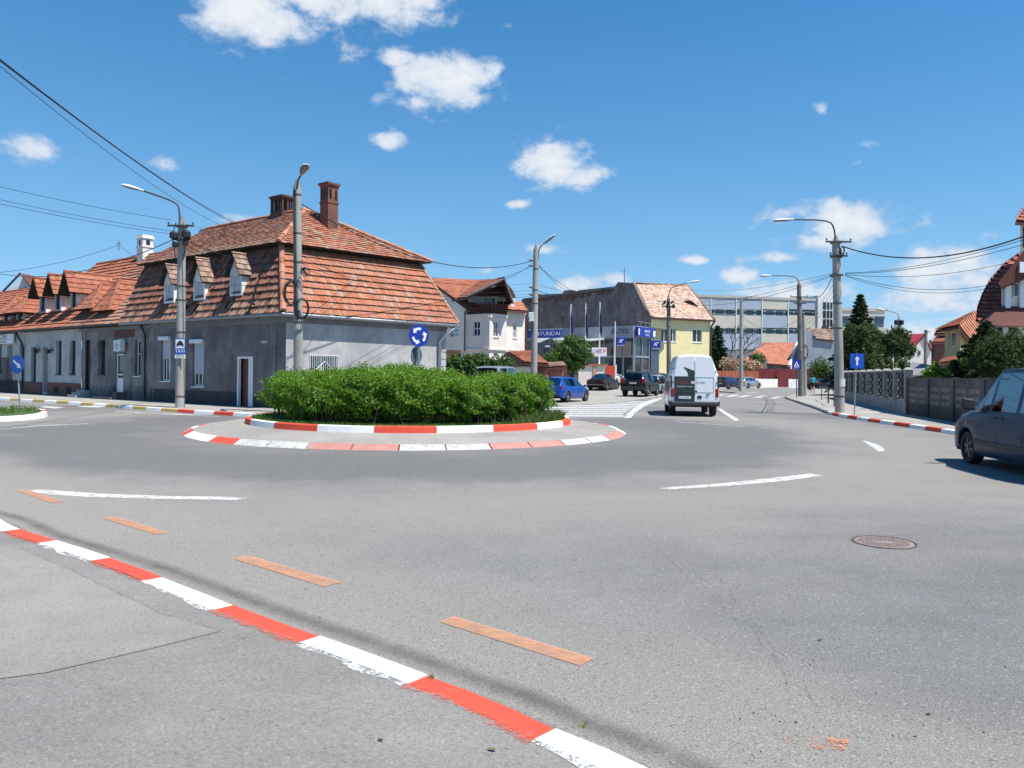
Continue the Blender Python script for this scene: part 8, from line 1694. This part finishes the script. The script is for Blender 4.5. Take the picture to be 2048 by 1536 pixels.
for (x, yt, lab, Y_) in ((1738, 712, 'leftmost columnar thuja behind the concrete post fence', 45), (1752, 708, 'second columnar thuja directly right of the one-way sign', 45.5), (1779, 722, 'small thin thuja below the round tree trunk', 46), (1806, 718, 'rightmost thuja near the end of the concrete post fence', 44)):
    b = gp(x, Y_); zt_ = zat(x, yt, Y_); tree(lab, b, 3, [(0, 0, zt_ * .55, .42, .42, zt_ * .5), (0, 0, zt_ * .8, .22, .22, zt_ * .22)], 'leaf_thuja', 2600, .09, 'thuja', int(x), .06, cat='shrub', group='thujas behind the concrete fence')
tree('domed dark green garden tree in front of the showroom', gp(1143, 57), 5, [(0, 0, zat(1143, 705, 57), 1.25, 1.2, 1.1), (-.7, 0, zat(1120, 712, 57), .8, .8, .7), (.75, 0, zat(1160, 705, 57), .75, .8, .9), (.1, 0, zat(1143, 690, 57), .8, .8, .65), (0, -.2, zat(1145, 728, 57), .9, .8, .6)], 'leaf_mid', 11000, .11, seed=8)
tree('small dark shrub between the brick shed and the domed garden tree', gp(1102, 56), 3, [(0, 0, zat(1102, 722, 56), .6, .5, .6)], 'leaf_mid', 1800, .11, 'garden_shrub', 9, .05, cat='shrub')
h2_ = thing('vine_hedge', 'bright green leafy hedge between the corner house and the lamp post', 'hedge', gp(950, 46)); L_ = {'v': [], 'c': []}; rn_ = np.random.default_rng(5)
for i in range(11): x_ = 897 + i * 11.5; Y_ = 45.5; zt_ = zat(x_, 716 + rn_.uniform(-5, 3), Y_); p, d = blob_points((xy(x_, Y_).x, Y_, zt_ - .9), (.45, .6, .95), 1500, rn_, .5, .25, i); leaves(L_, p, d + np.array((0, 0, .3)), .13, rn_, .8, 1.3)
leaf_obj('foliage', L_, M['leaf_mid'], h2_, h2_.location); mb = MB()
for i in range(30): q = gp(897 + i * 4, 45.6); mb.tube([V(q), V((q[0], q[1], 1.5))], .02, 4)
mb.build('stems', M['bark'], h2_)
conifer('dark spruce between the yellow house and the factory', gp(1434, 116), zat(1434, 650, 116), 3.4, 12, 22, per=50, size=.26)
bt = thing('bare_tree', 'nearly leafless dark branching tree before the factory wall', 'tree', gp(1452, 114)); mb = MB(); rb = random.Random(3)
def branch(p, d, L__, r, k):
    q = p + d * L__; mb.tube([p, p.lerp(q, .5) + V((rb.uniform(-.1, .1), 0, rb.uniform(-.1, .1))) * L__, q], [r, r * .8, r * .55], 5)
    if k:
        for _ in range(3): nd = (d + V((rb.uniform(-.7, .8), rb.uniform(-.5, .5), rb.uniform(-.25, .6)))).normalized(); branch(q, nd, L__ * rb.uniform(.6, .85), r * .6, k - 1)
branch(V(gp(1450, 114)), V((.25, 0, .95)).normalized(), 3.5, .2, 4); mb.build('branches', M['bark'], bt)
M['petal'] = leafmat('blossom', (.5, .35, .2), (.62, .5, .38), (.6, .12, .08), .3)
for (x, y, w_, m_, lab) in ((1462, 728, 2.6, 'petal', 'flowering bush with cream blossoms over the rusty fence'), (1500, 732, 1.9, 'petal', 'flowering bush with reddish blossoms left of the ruined outbuilding')):
    tree(lab, gp(x, 113), 3, [(0, 0, zat(x, y, 113), w_ * .7, 1, .95), (w_ * .5, 0, zat(x, y + 3, 113), w_ * .6, .8, .8)], m_, 1800, .19, 'flowering_bush', int(x), .05, cat='shrub'); 
tree('leafy green bush growing at the foot of the ruined outbuilding', gp(1512, 114.5), 3, [(0, 0, zat(1514, 722, 114), 1.0, .8, 1.3), (-.3, 0, zat(1508, 735, 114), 1.0, .8, .9)], 'leaf_mid', 2400, .15, 'garden_shrub', 17, .05, cat='shrub')
tree('bright green bush before the blue-grey blind wall', gp(1641, 108), 3, [(0, 0, zat(1641, 733, 108), 1.5, 1.2, 1.3), (.5, 0, zat(1650, 745, 108), 1.4, 1, 1.0), (-.6, 0, zat(1632, 744, 108), 1.2, 1, 1.0), (0, -.3, 1.1, 1.8, 1.2, .8)], 'leaf_mid', 4000, .15, 'garden_shrub', 18, .06, cat='shrub')
conifer('dense dark pine behind the perforated fence', gp(1972, 29), zat(1972, 645, 29), 1.7, 21, 22, per=130, size=.09, z0=.4, nm='pine_tree')
tree('leafy green tree in front of the maroon house', gp(2012, 27), 4, [(0, 0, zat(2012, 700, 27), .8, .7, .7), (-.5, 0, zat(1985, 715, 27), .7, .7, .7), (.3, 0, zat(2028, 690, 27), .5, .5, .5), (-.1, 0, zat(2005, 728, 27), 1.1, .8, .5)], 'leaf_dark', 9000, .07, seed=22)
tree('large leafy shrub between the olive-yellow house and the fence', gp(1958, 33), 4, [(0, 0, zat(1962, 718, 33), .55, .6, .7), (.5, 0, zat(1970, 705, 33), .5, .6, .8), (-.3, 0, zat(1945, 738, 33), .55, .5, .4)], 'leaf_dark', 5000, .085, 'garden_shrub', 23, .06, cat='shrub')
tree('small yellow-green bush peeking over the perforated fence', gp(1872, 35), 2, [(0, 0, zat(1872, 748, 35), .55, .5, .4), (.3, 0, zat(1884, 752, 35), .4, .4, .3)], 'leaf_hedge', 1500, .1, 'garden_shrub', 24, .03, cat='shrub')
# distant tree line closing the street ends
L_ = {'v': [], 'c': []}; rn_ = np.random.default_rng(9)
for i in range(150): x_ = -190 + i * 3.2; Y_ = 185 + 10 * math.sin(i); p, d = blob_points((x_, Y_, 2.5), (3.6, 3, 3.2 + rn_.uniform(0, 1.5)), 260, rn_, .5, .25, i); leaves(L_, p, d, .8, rn_, .8, 1.3)
o = leaf_obj('distant_woodland', L_, M['leaf_dark']); tag(o, 'far dark belt of trees closing the horizon behind the houses', 'woodland', kind='stuff')
# small grass strip by the right pavement edge
# ------------------------------------------------------------------ person walking away on the right pavement
M['skin'] = mat('skin', (.42, .24, .16), .6, .08, 9); M['teal'] = mat('teal_shirt', (.02, .34, .36), .8, .1, 6); M['shorts'] = mat('dark_shorts', (.02, .025, .045), .85, .1, 6); M['hair'] = mat('dark_hair', (.03, .02, .015), .8, .1, 20); M['shoe'] = mat('shoe', (.04, .04, .045), .7, 0)
def skinned(name, V_, E_, R_, m_, parent, sub=1):
    me = bpy.data.meshes.new(name); me.from_pydata([tuple(v) for v in V_], E_, []); o = bpy.data.objects.new(name, me); COL.objects.link(o); sk = o.modifiers.new('s', 'SKIN'); 
    if not me.skin_vertices: 
        bpy.context.view_layer.objects.active = o; 
    lay = me.skin_vertices[0].data
    for i, r_ in enumerate(R_): lay[i].radius = (r_, r_); lay[i].use_root = (i == 0)
    ss = o.modifiers.new('ss', 'SUBSURF'); ss.levels = sub; ss.render_levels = sub; dg = bpy.context.evaluated_depsgraph_get(); m2 = bpy.data.meshes.new_from_object(o.evaluated_get(dg)); bpy.data.objects.remove(o)
    m2.materials.clear(); m2.materials.append(M[m_]); m2.polygons.foreach_set('use_smooth', [True] * len(m2.polygons)); o = bpy.data.objects.new(name, m2); COL.objects.link(o); o.parent = parent; return o
pq_ = xy(1625, 75); pr = thing('person', 'person in teal shirt and dark shorts walking away along the right pavement', 'person', (pq_.x, pq_.y, .12), math.radians(-8))
J = [(0, 0, .90), (0, .01, 1.10), (0, .02, 1.32), (0, .02, 1.44), (0, .03, 1.50), (0, .04, 1.60), (0, .04, 1.66), (-.10, 0, .86), (-.11, .10, .50), (-.11, -.02, .09), (-.11, .12, .04), (.10, 0, .86), (.11, -.06, .50), (.11, -.26, .14), (.11, -.18, .05), (-.19, .02, 1.40), (-.26, -.04, 1.14), (-.27, .08, .90), (.19, .02, 1.40), (.26, .06, 1.14), (.27, .20, .95), (-.27, .12, .82), (.27, .27, .89)]
ED = [(0, 1), (1, 2), (2, 3), (3, 4), (4, 5), (5, 6), (0, 7), (7, 8), (8, 9), (9, 10), (0, 11), (11, 12), (12, 13), (13, 14), (2, 15), (15, 16), (16, 17), (2, 18), (18, 19), (19, 20), (17, 21), (20, 22)]
RD_ = [.13, .13, .15, .07, .055, .10, .075, .095, .065, .04, .035, .095, .065, .04, .035, .06, .045, .034, .06, .045, .034, .03, .03]
try:
    skinned('body', J, ED, RD_, 'skin', pr)
    skinned('shirt', [J[0], J[1], J[2], (0, .02, 1.40), J[15], (-.235, -.02, 1.24), J[18], (.235, .05, 1.24)], [(0, 1), (1, 2), (2, 3), (2, 4), (4, 5), (2, 6), (6, 7)], [.16, .16, .175, .10, .085, .065, .085, .065], 'teal', pr)
    skinned('shorts', [(0, 0, .93), J[7], (-.11, .07, .60), J[11], (.11, -.04, .60)], [(0, 1), (1, 2), (0, 3), (3, 4)], [.165, .12, .105, .12, .105], 'shorts', pr)
except Exception as ex: print('skin failed', ex)
mb = MB(); mb.lathe((0, .02, 1.56), (0, -.15, 1), [(.07, -.06), (.118, -.01), (.122, .05), (.095, .11), (.04, .145)], 14); mb.build('hair', M['hair'], pr, world=False, smooth=60)
bpk = thing('backpack', 'teal backpack carried by the person walking away', 'backpack', (pq_.x, pq_.y - .2, 1.2)); mb = MB(); mb.box(pq_.x - .15, pq_.y - .33, 1.08, pq_.x + .15, pq_.y - .16, 1.50); mb.build('bag', M['teal'], bpk, bevel=.05)
mb = MB()
for sx_ in (-.1, .1): mb.tube([V((pq_.x + sx_, pq_.y - .2, 1.46)), V((pq_.x + sx_, pq_.y - .0, 1.56)), V((pq_.x + sx_, pq_.y + .18, 1.40))], .018, 5)
mb.build('straps', M['shorts'], bpk)
for (sx_, sy_) in ((-.11, .06), (.11, -.2)): mb = MB(); mb.box(sx_ - .045, sy_ - .09, .0, sx_ + .045, sy_ + .15, .08); mb.build('shoe', M['shoe'], pr, world=False, bevel=.02)
# dark banner on fence / misc street furniture near the crossing
hr = thing('hoop_railing', 'low dark hooped railing on the right pavement beside the fence start', 'railing', G(1655, 800, .12)); mb = MB()
for (x0, x1, y) in ((1643, 1656, 800), (1657, 1668, 807)): a, b = G(x0, y, .12), G(x1, y + 6, .12); mb.tube(smoothline3([a, a + UP * .9, b + UP * .9, b]), .03, 6)
mb.build('hoops', M['steel_dk'], hr)
